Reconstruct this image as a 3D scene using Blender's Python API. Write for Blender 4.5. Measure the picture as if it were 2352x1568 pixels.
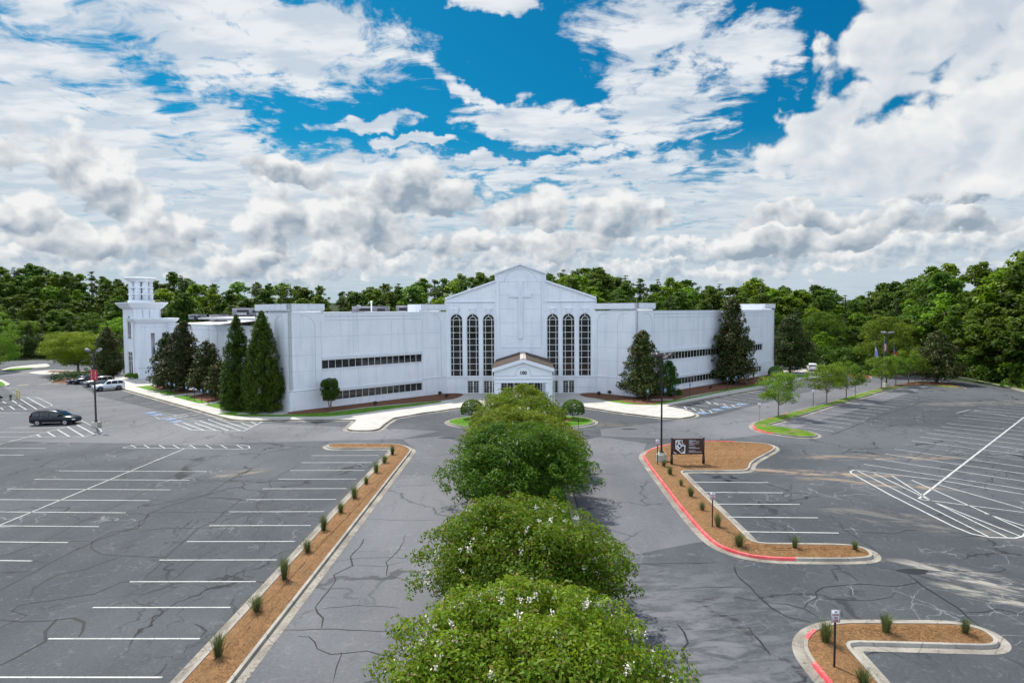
import bpy, bmesh, math, random
import numpy as np
from mathutils import Vector, Matrix
from mathutils.geometry import tessellate_polygon

R = math.radians
for o in list(bpy.data.objects):
    bpy.data.objects.remove(o)
SC = bpy.context.scene
COL = SC.collection

# ------------------------------------------------------------------ camera
FP = 1462.0                     # focal length in units of a 2352 px wide picture
HC = 13.5
PIT = math.atan(71 / FP)
YAW = math.atan(20 / FP * math.cos(PIT))
ROLL = R(0.32)
cd = bpy.data.cameras.new('camera')
cam = bpy.data.objects.new('camera', cd)
COL.objects.link(cam)
cd.sensor_width = 36
cd.lens = 36 * FP / 2352
cd.clip_start = 0.2
cd.clip_end = 9000
cam.location = (0, 0, HC)
cam.rotation_mode = 'QUATERNION'
cam.rotation_quaternion = (Matrix.Rotation(YAW, 3, 'Z') @ Matrix.Rotation(R(90) - PIT, 3, 'X')
                           @ Matrix.Rotation(-ROLL, 3, 'Z')).to_quaternion()
SC.camera = cam


def ray(px, py):
    u = (px - 1176) / FP
    v = -(py - 784) / FP
    c, s = math.cos(ROLL), math.sin(ROLL)
    u, v = u * c + v * s, -u * s + v * c
    x, y, z = u, math.cos(PIT) + v * math.sin(PIT), -math.sin(PIT) + v * math.cos(PIT)
    c, s = math.cos(YAW), math.sin(YAW)
    return (x * c - y * s, x * s + y * c, z)


def G(px, py, z=0.0):           # survey: a point seen at (px, py) that lies on the ground
    d = ray(px, py)
    t = (z - HC) / d[2]
    return (d[0] * t, d[1] * t)


def az_el(px, py):
    d = ray(px, py)
    return math.degrees(math.atan2(d[0], d[1])), math.degrees(math.atan2(d[2], math.hypot(d[0], d[1])))


# zoomed survey sheets -> picture coordinates
z1 = lambda x, y: (x * .28125, y * .28125 + 588)
z2 = lambda x, y: (x * .28125 + 551.25, y * .28125 + 588)
z4 = lambda x, y: (x * .28125 + 1286.25, y * .28125 + 588)
z5 = lambda x, y: (x * .28125 + 1690.5, y * .28125 + 514.5)
a1 = lambda x, y: (x * .42969, y * .42969 + 955.5)
a2 = lambda x, y: (x * .44937 + 882, y * .44937 + 863.6)
a3 = lambda x, y: (x * .3908 + 1433.25, y * .3908 + 955.5)
b1 = lambda x, y: (x * .12891, y * .12891 + 826.9)
b2 = lambda x, y: (x * .14063 + 1488.4, y * .14063 + 973.9)
b4 = lambda x, y: (x * .16406 + 1764, y * .16406 + 771.75)
b6 = lambda x, y: (x * .14063 + 1819.1, y * .14063 + 1359.8)
c2 = lambda x, y: (x * .08203 + 1561.9, y * .08203 + 845.25)
c4 = lambda x, y: (x * .13281 + 312.4, y * .13281 + 882)

# ------------------------------------------------------------------ node helpers


class NT:
    def __init__(s, tree):
        s.t = tree
        tree.nodes.clear()

    def node(s, typ, **kw):
        n = s.t.nodes.new(typ)
        for k, v in kw.items():
            setattr(n, k, v)
        return n

    def put(s, sock, v):
        if isinstance(v, bpy.types.NodeSocket):
            s.t.links.new(v, sock)
        elif v is not None:
            sock.default_value = v

    def m(s, op, a, b=None, c=None, clamp=False):
        n = s.node('ShaderNodeMath', operation=op, use_clamp=clamp)
        s.put(n.inputs[0], a)
        if b is not None:
            s.put(n.inputs[1], b)
        if c is not None:
            s.put(n.inputs[2], c)
        return n.outputs[0]

    def mr(s, v, a, b, c=0.0, d=1.0, smooth=True):
        n = s.node('ShaderNodeMapRange', interpolation_type='SMOOTHSTEP' if smooth else 'LINEAR')
        for i, x in enumerate((v, a, b, c, d)):
            s.put(n.inputs[i], x)
        return n.outputs[0]

    dim = '3D'

    def noise(s, vec, scale, detail=4, rough=.5, dist=0.0, lac=2.0):
        n = s.node('ShaderNodeTexNoise', noise_dimensions=s.dim)
        s.put(n.inputs['Vector'], vec)
        n.inputs['Scale'].default_value = scale
        n.inputs['Detail'].default_value = detail
        n.inputs['Roughness'].default_value = rough
        n.inputs['Distortion'].default_value = dist
        n.inputs['Lacunarity'].default_value = lac
        return n.outputs['Fac']

    def vor(s, vec, scale, feature='DISTANCE_TO_EDGE', detail=0.0, out=0):
        n = s.node('ShaderNodeTexVoronoi', feature=feature, voronoi_dimensions=s.dim)
        s.put(n.inputs['Vector'], vec)
        n.inputs['Scale'].default_value = scale
        if detail:
            n.inputs['Detail'].default_value = detail
        return n.outputs[out]

    def mix(s, f, a, b, mode='MIX'):
        n = s.node('ShaderNodeMix', data_type='RGBA', blend_type=mode)
        s.put(n.inputs[0], f)
        for sock, v in ((n.inputs[6], a), (n.inputs[7], b)):
            if isinstance(v, tuple):
                v = (*v, 1.0) if len(v) == 3 else v
            s.put(sock, v)
        return n.outputs[2]

    def xyz(s, x, y, z):
        n = s.node('ShaderNodeCombineXYZ')
        for i, v in enumerate((x, y, z)):
            s.put(n.inputs[i], v)
        return n.outputs[0]

    def sep(s, v):
        n = s.node('ShaderNodeSeparateXYZ')
        s.put(n.inputs[0], v)
        return n.outputs

    def scale(s, v, sc):
        n = s.node('ShaderNodeVectorMath', operation='MULTIPLY')
        s.put(n.inputs[0], v)
        n.inputs[1].default_value = sc
        return n.outputs[0]

    def add(s, a, b):
        n = s.node('ShaderNodeVectorMath', operation='ADD')
        s.put(n.inputs[0], a)
        s.put(n.inputs[1], b)
        return n.outputs[0]


# ------------------------------------------------------------------ sun and sky
SUN_AZ, SUN_EL = -37.0, 56.0
w = bpy.data.worlds.new('World')
SC.world = w
w.use_nodes = True


def build_sky():
    T = NT(w.node_tree)
    T.dim = '2D'
    tc = T.node('ShaderNodeTexCoord')
    dirv = tc.outputs['Generated']
    x, y, z = T.sep(dirv)[0:3]
    sky = T.node('ShaderNodeTexSky', sky_type='NISHITA')
    sky.sun_disc = False
    sky.sun_elevation = R(SUN_EL)
    sky.sun_rotation = R(SUN_AZ)
    sky.ozone_density = 3.0
    sky.air_density = 1.0
    hs = T.node('ShaderNodeHueSaturation')
    hs.inputs['Hue'].default_value = .485
    hs.inputs['Saturation'].default_value = 1.45
    hs.inputs['Value'].default_value = 1.0
    T.put(hs.inputs['Color'], sky.outputs[0])
    blue = T.mix(1.0, hs.outputs[0], (SKYM * .06, SKYM * .74, SKYM * .86), 'MULTIPLY')
    az = T.m('MULTIPLY', T.m('ARCTAN2', x, y), 57.2958)
    el = T.m('MULTIPLY', T.m('ARCSINE', z), 57.2958)
    ae = T.xyz(az, el, 0.0)
    az0, el0 = az, el
    wb_ = T.node('ShaderNodeTexNoise', noise_dimensions='2D')
    T.put(wb_.inputs['Vector'], ae)
    wb_.inputs['Scale'].default_value = .22
    wb_.inputs['Detail'].default_value = 4
    wb_.inputs['Roughness'].default_value = .55
    ws = T.sep(wb_.outputs['Color'])
    az = T.m('MULTIPLY_ADD', T.m('SUBTRACT', ws[0], .5), 7.0, az0)
    el = T.m('MULTIPLY_ADD', T.m('SUBTRACT', ws[1], .5), 4.0, el0)

    def field(blobs, flat=False):
        M = None
        Gr = None
        for (px, py, rx, ry, *rot) in blobs:
            a0, e0 = az_el(px, py)
            kx = abs(az_el(px + 20, py)[0] - az_el(px - 20, py)[0]) / 40
            ky = abs(az_el(px, py + 20)[1] - az_el(px, py - 20)[1]) / 40
            wx, wy = rx * kx, ry * ky
            th = R(rot[0]) if rot else 0.0
            da = T.m('SUBTRACT', az, a0)
            de = T.m('SUBTRACT', el, e0)
            if th:
                c, s_ = math.cos(th), math.sin(th)
                p = T.m('MULTIPLY_ADD', da, c / wx, T.m('MULTIPLY', de, s_ / wx))
                q = T.m('MULTIPLY_ADD', da, -s_ / wy, T.m('MULTIPLY', de, c / wy))
            else:
                p = T.m('MULTIPLY', da, 1 / wx)
                q = T.m('MULTIPLY', de, 1 / wy)
            if flat:                               # flat base: squeeze the lower half
                q2 = T.m('MULTIPLY', T.m('MAXIMUM', q, T.m('MULTIPLY', q, -1.55)), 1.0)
            else:
                q2 = q
            mm = T.m('SUBTRACT', 1.0, T.m('MULTIPLY_ADD', p, p, T.m('MULTIPLY', q2, q2)))
            if M is None:
                M, Gr = mm, q
            else:
                if flat:
                    f = T.mr(T.m('SUBTRACT', mm, M), -.35, .35)
                    Gr = T.m('MULTIPLY_ADD', f, T.m('SUBTRACT', q, Gr), Gr)
                M = T.m('SMOOTH_MAX', M, mm, .35)
        return M, Gr

    # ---- high thin sheets and mackerel patches (on a plane far above)
    zz = T.m('ADD', T.m('MAXIMUM', z, 0.0), 0.10)
    pl = T.xyz(T.m('DIVIDE', x, zz), T.m('DIVIDE', y, zz), 0.0)
    hi = [(330, 20, 780, 150, -4), (20, 110, 300, 130), (60, 330, 640, 200, -14), (480, 350, 520, 120, -12), (780, 420, 330, 90),
          (1480, 60, 200, 120), (1530, 250, 180, 110, 10), (1470, 150, 110, 80), (1740, 120, 120, 110), (1240, 285, 200, 56, -8),
          (1080, 205, 170, 24, -26), (840, 288, 135, 24, 6), (960, 330, 120, 14), (1250, 365, 300, 18, 4), (1300, 395, 420, 34), (1650, 450, 520, 60),
          (1150, 8, 110, 30), (1900, 480, 620, 140), (600, 540, 900, 150), (1600, 590, 1200, 120), (2200, 480, 500, 170)]
    Mh, _ = field(hi)
    far = T.m('LESS_THAN', y, -0.05)               # rest of the sky dome: broken cover as well
    Mo = T.m('MULTIPLY_ADD', T.noise(pl, .5, 1), 1.6, -0.25)
    side = T.mr(T.m('ABSOLUTE', az0), 44, 60)
    up = T.mr(el0, 30, 42)
    out = T.m('MAXIMUM', side, up)
    Mh = T.m('MAXIMUM', Mh, T.m('MULTIPLY_ADD', out, T.m('ADD', Mo, 3.0), -3.0))
    warp = T.node('ShaderNodeTexNoise', noise_dimensions='2D')
    T.put(warp.inputs['Vector'], pl)
    warp.inputs['Scale'].default_value = 1.6
    warp.inputs['Detail'].default_value = 3
    wv = T.node('ShaderNodeVectorMath', operation='MULTIPLY_ADD')
    T.put(wv.inputs[0], warp.outputs['Color'])
    wv.inputs[1].default_value = (.5, .28, .3)
    T.put(wv.inputs[2], pl)
    n1 = T.noise(wv.outputs[0], 1.5, 7, .62)
    n2 = T.noise(T.scale(wv.outputs[0], (1.0, 1.15, 1.0)), 8.5, 6, .64)
    dens = T.m('ADD', T.m('MULTIPLY', T.m('MINIMUM', T.m('MAXIMUM', Mh, -1.0), .85), 1.0),
               T.m('ADD', T.m('MULTIPLY', T.m('SUBTRACT', n1, .5), 2.3), T.m('MULTIPLY', T.m('SUBTRACT', n2, .5), 2.1)))
    ah = T.m('MULTIPLY', T.mr(dens, -.12, .66), .97)
    hcol = T.mix(T.mr(T.noise(T.scale(pl, (1.0, 1.9, 1.0)), 3.2, 4, .55), .36, .66), (.52, .59, .67), (.74, .765, .79))
    col = T.mix(ah, blue, T.mix(1.0, hcol, (CLM, CLM, CLM), 'MULTIPLY'))
    # ---- pale air near the horizon
    hz = T.m('MULTIPLY', T.mr(el0, 15, 2.0), .90)
    col = T.mix(hz, col, (.47 * CLM, .55 * CLM, .62 * CLM))

    # ---- heaped clouds: far row, middle row, big near heap
    def heap(col, blobs, sc, amp, lo, hi_, dark, soft, seed, dk):
        M, q = field(blobs, True)
        wn = T.node('ShaderNodeTexNoise', noise_dimensions='2D')
        T.put(wn.inputs['Vector'], T.add(ae, (seed, seed * .7, 0)))
        wn.inputs['Scale'].default_value = sc * 1.4
        wn.inputs['Detail'].default_value = 2
        wa = T.node('ShaderNodeVectorMath', operation='MULTIPLY_ADD')
        T.put(wa.inputs[0], wn.outputs['Color'])
        wa.inputs[1].default_value = (.9 / sc * .5, .6 / sc * .5, 0)
        T.put(wa.inputs[2], T.add(T.scale(ae, (1.0, 1.25, 1)), (seed, seed, 0)))
        v0 = wa.outputs[0]

        def bil(vec, full=True):
            a = T.vor(vec, sc, 'F1', 2.0 if full else 1.0)
            b = T.noise(vec, sc * .9, 7 if full else 4, .56)
            return T.m('ADD', T.m('MULTIPLY', T.m('SUBTRACT', .5, a), .75), T.m('MULTIPLY', T.m('SUBTRACT', b, .5), 1.5))
        b0 = bil(v0)
        b1_ = bil(T.add(v0, (-.22 / sc, .30 / sc, 0)))
        rel = T.m('SUBTRACT', b0, b1_)
        d = T.m('MULTIPLY_ADD', b0, amp, M)
        al = T.mr(d, lo - .06, hi_ + .16)
        t = T.m('ADD', T.m('MULTIPLY', q, .72), T.m('MULTIPLY', rel, 1.15))
        t = T.m('MULTIPLY_ADD', T.m('SUBTRACT', .55, T.m('MINIMUM', d, 1.3)), soft, t)
        big = T.noise(T.add(ae, (seed * 3, 5, 0)), sc * .22, 3)
        t = T.m('MULTIPLY_ADD', T.m('SUBTRACT', big, .5), 1.1, t)
        c = T.mix(T.mr(t, -.50, .72, smooth=False), dark, (.80 * CLM, .80 * CLM, .79 * CLM))
        return T.mix(T.m('MULTIPLY', al, dk), col, c)

    k = CLM
    # distant low row
    col = heap(col, [(100, 600, 260, 46), (420, 600, 220, 52), (760, 610, 260, 48), (1080, 600, 190, 50), (1300, 590, 220, 52),
                     (1560, 585, 180, 46), (1800, 590, 220, 56), (2080, 590, 240, 60), (330, 585, 140, 40), (2300, 560, 140, 60), (600, 630, 300, 30), (1500, 632, 500, 26)],
               .55, 1.25, -.16, .20, (.36 * k, .44 * k, .52 * k), .35, 11.3, .90)
    # middle row
    col = heap(col, [(170, 380, 100, 95, -25), (285, 470, 100, 95, -30), (10, 350, 110, 70), (60, 500, 120, 70), (150, 560, 170, 72), (400, 555, 105, 72),
                     (640, 530, 150, 105), (850, 535, 160, 100), (590, 610, 95, 46), (750, 590, 120, 52), (1060, 570, 90, 50),
                     (960, 450, 200, 64), (1190, 490, 130, 66), (1440, 520, 135, 88), (1280, 565, 240, 42), (1750, 570, 160, 50),
                     (1850, 505, 200, 46), (2210, 430, 150, 62), (700, 400, 120, 42), (1980, 545, 150, 44), (2150, 520, 240, 50)],
               .30, 1.15, -.12, .17, (.26 * k, .325 * k, .40 * k), .32, 4.7, .94)
    # big heap on the right
    col = heap(col, [(2270, 40, 400, 300, 15), (2060, 180, 240, 180, 30), (1850, 315, 165, 85, 20), (2280, 330, 330, 190), (2000, 350, 190, 100), (2080, 60, 200, 150),
                     (2150, 380, 300, 130)],
               0.22, 1.15, -.05, .16, (.52 * k, .58 * k, .65 * k), .34, 23.1, .97)
    # unseen sky behind the camera, brightened to add light on the facade
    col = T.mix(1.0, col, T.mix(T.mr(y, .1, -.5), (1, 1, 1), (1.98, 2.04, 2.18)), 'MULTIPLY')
    # below the horizon: dull ground tone, never seen past the terrain
    col = T.mix(T.mr(el0, 0.0, -2.0), col, (.10, .12, .10))
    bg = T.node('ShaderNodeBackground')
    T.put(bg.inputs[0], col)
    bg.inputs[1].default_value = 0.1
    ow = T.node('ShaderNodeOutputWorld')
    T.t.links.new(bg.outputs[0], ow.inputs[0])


SKYM = 0.62        # multiplies the physical sky colour
CLM = 7.6        # cloud luminance before the 0.1 background strength
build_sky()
w.cycles.sampling_method = 'MANUAL'
w.cycles.sample_map_resolution = 512

sd = bpy.data.lights.new('sun', 'SUN')
sun = bpy.data.objects.new('sun', sd)
COL.objects.link(sun)
sd.energy = 3.7
sd.angle = R(1.2)
sd.color = (1.0, .95, .87)
sdir = Vector((math.sin(R(SUN_AZ)) * math.cos(R(SUN_EL)), math.cos(R(SUN_AZ)) * math.cos(R(SUN_EL)), math.sin(R(SUN_EL))))
sun.rotation_mode = 'QUATERNION'
sun.rotation_quaternion = sdir.to_track_quat('Z', 'Y')
sun.location = sdir * 300

SC.view_settings.view_transform = 'Standard'
SC.view_settings.look = 'None'
SC.view_settings.exposure = 0.58
SC.view_settings.gamma = 1.0
SC.render.engine = 'CYCLES'
SC.cycles.use_denoising = True
SC.cycles.use_adaptive_sampling = True
SC.cycles.adaptive_threshold = 0.03
SC.cycles.max_bounces = 5
SC.cycles.diffuse_bounces = 2
SC.cycles.transparent_max_bounces = 4
SC.cycles.caustics_reflective = False
SC.cycles.caustics_refractive = False

# ------------------------------------------------------------------ materials


def new_mat(name):
    m_ = bpy.data.materials.new(name)
    m_.use_nodes = True
    return m_, NT(m_.node_tree)


def finish(T, col, rough=.7, bump=None, bstr=.3, bdist=.02, spec=.4, metal=0.0, normal=None, coat=0.0):
    p = T.node('ShaderNodeBsdfPrincipled')
    if isinstance(col, tuple) and len(col) == 3:
        col = (*col, 1)
    T.put(p.inputs['Base Color'], col)
    T.put(p.inputs['Roughness'], rough)
    T.put(p.inputs['Specular IOR Level'], spec)
    p.inputs['Metallic'].default_value = metal
    p.inputs['Coat Weight'].default_value = coat
    if bump is not None:
        b = T.node('ShaderNodeBump')
        b.inputs['Strength'].default_value = bstr
        b.inputs['Distance'].default_value = bdist
        T.put(b.inputs['Height'], bump)
        T.t.links.new(b.outputs[0], p.inputs['Normal'])
    o = T.node('ShaderNodeOutputMaterial')
    T.t.links.new(p.outputs[0], o.inputs[0])
    return p


def plain(name, col, rough=.6, spec=.4, metal=0.0, var=.12, sc=3.0, coat=0.0):
    m_, T = new_mat(name)
    tc = T.node('ShaderNodeTexCoord').outputs['Object']
    n = T.noise(tc, sc, 4, .6)
    c = T.mix(n, tuple(v * (1 - var) for v in col), tuple(min(1, v * (1 + var)) for v in col))
    finish(T, c, rough, spec=spec, metal=metal, coat=coat)
    return m_


def asphalt(name, dark, light, patch, crack):
    m_, T = new_mat(name)
    p = T.node('ShaderNodeNewGeometry').outputs['Position']
    big = T.noise(p, .045, 4, .55, .6)
    mid = T.noise(p, .35, 5, .6, .4)
    streak = T.noise(T.scale(p, (.5, .05, 1)), 1.0, 4, .6)
    fine = T.noise(p, 30, 3, .7)
    f = T.m('ADD', T.mr(big, .38, .66), T.m('MULTIPLY', T.m('SUBTRACT', mid, .5), .9))
    f = T.m('MULTIPLY_ADD', T.m('SUBTRACT', streak, .5), .8, f)
    c = T.mix(T.m('MULTIPLY', f, 1.0, clamp=True), dark, light)
    c = T.mix(T.mr(fine, .3, .7, .0, .38, False), c, tuple(v * .45 for v in dark))
    gr = T.noise(p, 7.0, 5, .75)
    c = T.mix(T.mr(gr, .50, .72, .0, .42, False), c, light)
    c = T.mix(T.mr(gr, .50, .32, .0, .40, False), c, tuple(v * .62 for v in dark))
    # worn pale spots
    c = T.mix(T.m('MULTIPLY', T.mr(T.noise(p, 1.1, 7, .75, 1.8), .55, .72), .60), c, patch)
    # fine weathered cracks
    wn = T.node('ShaderNodeTexNoise')
    T.put(wn.inputs['Vector'], p)
    wn.inputs['Scale'].default_value = .5
    wn.inputs['Detail'].default_value = 5
    wv = T.node('ShaderNodeVectorMath', operation='MULTIPLY_ADD')
    T.put(wv.inputs[0], wn.outputs['Color'])
    wv.inputs[1].default_value = (3.2, 3.2, 0)
    T.put(wv.inputs[2], p)
    wp = T.scale(wv.outputs[0], (1, 1, 0))
    e1 = T.vor(wp, .115)
    e2 = T.vor(wp, .5)
    hair = T.m('MULTIPLY', T.mr(e1, .012, .004), crack)
    c = T.mix(T.m('MULTIPLY', hair, T.mr(T.noise(p, .12, 2), .42, .56)), c, (.018, .019, .022))
    h2 = T.m('MULTIPLY', T.mr(e2, .022, .006), T.mr(T.noise(p, .16, 3), .52, .66))
    c = T.mix(T.m('MULTIPLY', h2, .75 * crack), c, (.20, .205, .21))
    e3 = T.vor(T.scale(wv.outputs[0], (1.7, .6, 0)), .34)
    h3 = T.m('MULTIPLY', T.mr(e3, .016, .005), T.mr(T.noise(p, .09, 3), .50, .60))
    c = T.mix(T.m('MULTIPLY', h3, .8 * crack), c, (.022, .023, .026))
    oil = T.m('MULTIPLY', T.mr(T.noise(p, .55, 3, .6), .64, .74), .35)
    c = T.mix(oil, c, tuple(v * .5 for v in dark))
    # sandy wash marks in the far right of the car park
    x, y, _ = T.sep(p)[0:3]
    for (gx, gy, rx, ry, rot, colr, st) in STAINS:
        th = R(rot)
        dx = T.m('SUBTRACT', x, gx)
        dy = T.m('SUBTRACT', y, gy)
        a = T.m('MULTIPLY_ADD', dx, math.cos(th) / rx, T.m('MULTIPLY', dy, math.sin(th) / rx))
        b = T.m('MULTIPLY_ADD', dx, -math.sin(th) / ry, T.m('MULTIPLY', dy, math.cos(th) / ry))
        r2 = T.m('MULTIPLY_ADD', a, a, T.m('MULTIPLY', b, b))
        nz = T.noise(T.xyz(T.m('MULTIPLY', a, rx * .3), T.m('MULTIPLY', b, ry * .9), 0.0), 1.6, 6, .68, .8)
        msk = T.m('MULTIPLY', T.mr(r2, 1.0, .25), T.mr(nz, .43, .62))
        c = T.mix(T.m('MULTIPLY', msk, st), c, colr)
    rough = T.mr(mid, .3, .7, .78, .92, False)
    finish(T, c, rough, T.m('ADD', fine, T.m('MULTIPLY', hair, -3.0)), .25, .01, spec=.35)
    return m_


tan = (.33, .24, .155)
STAINS = []
for (q, rx, ry, rot, colr, st) in [(G(1850, 1085), 8.5, 1.3, -8, tan, .75), (G(2010, 1110), 6.5, 1.1, -18, tan, .6),
                                   (G(2010, 1050), 9, 1.6, 0, tan, .5), (G(2230, 1325), 4.2, 1.5, -35, (.30, .28, .25), .95),
                                   (G(2300, 1370), 3.2, 1.1, -30, (.30, .28, .24), .8), (G(2290, 925), 16, 2.6, 6, (.24, .22, .19), .55),
                                   (G(560, 1085), 3.0, 1.2, 40, tan, .45), (G(2120, 1200), 7, 2.2, -30, (.18, .165, .14), .55),
                                   (G(1110, 960), 4, 1.6, 0, tan, .45), (G(1400, 975), 4, 1.5, 0, tan, .35),
                                   ((6.8, 17.0), 4.2, 21, 3, (.15, .152, .165), .85), ((9.5, 26.0), 4.5, 8, 10, (.13, .133, .145), .6)]:
    STAINS.append((q[0], q[1], rx, ry, rot, colr, st))

M = {}
M['lot'] = asphalt('lot_asphalt', (.048, .054, .063), (.102, .110, .122), (.155, .16, .168), 1.0)
M['lane'] = asphalt('lane_asphalt', (.105, .108, .120), (.175, .177, .190), (.22, .22, .224), .6)


def concrete(name, a, b, joint=None):
    m_, T = new_mat(name)
    p = T.node('ShaderNodeNewGeometry').outputs['Position']
    c = T.mix(T.mr(T.noise(p, .5, 6, .65), .35, .65), a, b)
    c = T.mix(T.m('MULTIPLY', T.mr(T.noise(p, 2.7, 6, .7, .8), .55, .75), .5), c, tuple(v * .55 for v in a))
    fine = T.noise(p, 25, 3, .7)
    c = T.mix(T.mr(fine, .4, .75, 0, .25), c, tuple(v * .6 for v in a))
    if joint:
        x, y, _ = T.sep(p)[0:3]
        for e in ((.7071, .7071), (-.7071, .7071)):
            u = T.m('MULTIPLY_ADD', x, e[0] / joint, T.m('MULTIPLY', y, e[1] / joint))
            fr = T.m('FRACT', T.m('ADD', u, 100))
            ln = T.m('LESS_THAN', T.m('MINIMUM', fr, T.m('SUBTRACT', 1, fr)), .012)
            c = T.mix(T.m('MULTIPLY', ln, .45), c, tuple(v * .35 for v in a))
    finish(T, c, .85, fine, .2, .01, spec=.3)
    return m_


M['walk'] = concrete('walk_concrete', (.43, .41, .375), (.53, .51, .47), 2.4)
M['gutter'] = concrete('gutter_concrete', (.19, .175, .15), (.34, .315, .27), 2.13)
M['kerb'] = concrete('kerb_concrete', (.26, .24, .21), (.38, .355, .31), 2.13)
M['kerb_dirty'] = concrete('weathered_kerb', (.16, .145, .125), (.30, .28, .24), 2.13)


def red_paint():
    m_, T = new_mat('red_kerb_paint')
    p = T.node('ShaderNodeNewGeometry').outputs['Position']
    c = T.mix(T.mr(T.noise(p, 1.0, 5, .6), .35, .65), (.62, .060, .075), (.74, .14, .14))
    c = T.mix(T.mr(T.noise(p, 4, 7, .8), .55, .66), c, (.40, .31, .27))
    finish(T, c, .6, spec=.35)
    return m_


M['red'] = red_paint()


def mulch(name, a, b, d):
    m_, T = new_mat(name)
    p = T.node('ShaderNodeNewGeometry').outputs['Position']
    wn = T.node('ShaderNodeTexNoise')
    T.put(wn.inputs['Vector'], p)
    wn.inputs['Scale'].default_value = 1.6
    wn.inputs['Detail'].default_value = 3
    wv = T.node('ShaderNodeVectorMath', operation='MULTIPLY_ADD')
    T.put(wv.inputs[0], wn.outputs['Color'])
    wv.inputs[1].default_value = (1.4, 1.4, 0)
    T.put(wv.inputs[2], p)
    s1 = T.noise(T.scale(wv.outputs[0], (30, 5, 1)), 1.0, 4, .65)
    s2 = T.noise(T.scale(wv.outputs[0], (6, 28, 1)), 1.0, 4, .65)
    st = T.m('MULTIPLY', T.m('ADD', s1, s2), .5)
    c = T.mix(T.mr(st, .36, .62), a, b)
    c = T.mix(T.mr(T.noise(p, .9, 5, .6), .5, .72, 0, .6), c, d)
    c = T.mix(T.mr(T.noise(p, 9, 4, .75), .54, .68, 0, .75), c, tuple(v * .35 for v in a))
    c = T.mix(T.mr(T.noise(p, 4, 5, .75), .58, .72, 0, .5), c, tuple(min(1, v * 1.35) for v in b))
    finish(T, c, .9, st, 1.0, .08, spec=.2)
    return m_


M['straw'] = mulch('pine_straw', (.120, .058, .026), (.33, .185, .082), (.21, .125, .062))
M['mulch'] = mulch('brown_mulch', (.095, .042, .024), (.215, .10, .058), (.15, .075, .045))


def grass_mat(name, a, b, bare=None):
    m_, T = new_mat(name)
    p = T.node('ShaderNodeNewGeometry').outputs['Position']
    c = T.mix(T.mr(T.noise(p, .7, 5, .6), .35, .65), a, b)
    f = T.noise(p, 22, 4, .8)
    c = T.mix(T.mr(f, .42, .66, 0, .75), c, tuple(v * .45 for v in a))
    if bare:
        c = T.mix(T.mr(T.noise(p, .5, 5, .7), .53, .62, 0, .85), c, bare)
    finish(T, c, .85, f, .8, .06, spec=.15)
    return m_


M['grass'] = grass_mat('lawn_grass', (.075, .19, .012), (.125, .27, .022))
M['grass_dry'] = grass_mat('thin_grass', (.085, .18, .012), (.15, .25, .025), (.25, .17, .11))
M['floor'] = grass_mat('wood_floor', (.018, .032, .010), (.035, .055, .016))


def stucco():
    m_, T = new_mat('painted_stucco')
    p = T.node('ShaderNodeNewGeometry').outputs['Position']
    c = T.mix(T.mr(T.noise(p, .35, 5, .6), .3, .7), (.76, .78, .825), (.82, .835, .865))
    st = T.noise(T.scale(p, (1.4, 1.4, .12)), 1.0, 5, .65)
    c = T.mix(T.mr(st, .46, .72, 0, .50), c, (.56, .60, .68))
    bl = T.noise(T.scale(p, (2.5, 2.5, 7)), 1.0, 4, .75)
    c = T.mix(T.mr(bl, .45, .7, 0, .20), c, (.60, .65, .745))
    c = T.mix(T.mr(T.noise(p, 9, 4, .8), .45, .8, 0, .30), c, (.56, .60, .69))
    finish(T, c, .75, T.noise(p, 14, 4, .7), .25, .02, spec=.3)
    return m_


M['stucco'] = stucco()
M['trim'] = plain('white_trim', (.76, .79, .84), .6, sc=1.2, var=.05)
M['joint'] = plain('joint_and_edge_shade', (.46, .49, .55), .9, var=.2)  # grey of the joints; also stands in for shade along relief edges


def worn(name, col, keep):
    m_, T = new_mat(name)
    p = T.node('ShaderNodeNewGeometry').outputs['Position']
    n = T.noise(p, 6, 6, .8)
    c = T.mix(T.mr(n, keep - .06, keep + .06, 0, .85), col, (.09, .095, .105))
    c = T.mix(T.mr(T.noise(p, .6, 4, .6), .45, .7, 0, .35), c, (.20, .205, .21))
    finish(T, c, .75, spec=.3)
    return m_


M['roof_white'] = plain('white_membrane_roof', (.60, .60, .60), .7, sc=.5, var=.15)
M['frame'] = plain('white_window_frame', (.72, .72, .70), .45)
M['black'] = plain('black_metal', (.014, .014, .016), .45)
M['dark_bronze'] = plain('dark_bronze_metal', (.045, .035, .034), .45)
M['green_post'] = plain('dark_green_post', (.02, .035, .03), .5)
M['grey_metal'] = plain('grey_metal', (.32, .33, .34), .4, metal=.6)
M['hvac'] = plain('weathered_grey_cabinet', (.20, .20, .23), .6, var=.35, sc=1.5)
M['hvac_dark'] = plain('dark_fan_grille', (.03, .03, .035), .7)
M['concrete_base'] = plain('cast_concrete', (.42, .42, .36), .85, var=.25, sc=5)
M['paint'] = worn('white_road_paint', (.49, .50, .49), .60)
M['paint_old'] = worn('worn_road_paint', (.33, .34, .34), .50)
M['blue_paint'] = worn('blue_road_paint', (.09, .18, .34), .58)
M['crack'] = plain('crack_sealant', (.010, .011, .013), .75, var=.5, sc=2.0)
M['brown'] = plain('brown_sign_panel', (.060, .022, .012), .5, var=.2)
M['signwhite'] = plain('white_sign_face', (.72, .75, .80), .4, var=.04)
M['signred'] = plain('dark_red_lettering', (.30, .03, .04), .5)
M['bannerred'] = plain('red_banner_cloth', (.50, .035, .045), .7, var=.15)
M['bannerblue'] = plain('blue_banner_cloth', (.06, .09, .50), .7, var=.15)
M['flagred'] = plain('red_flag_cloth', (.55, .03, .05), .7)
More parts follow.
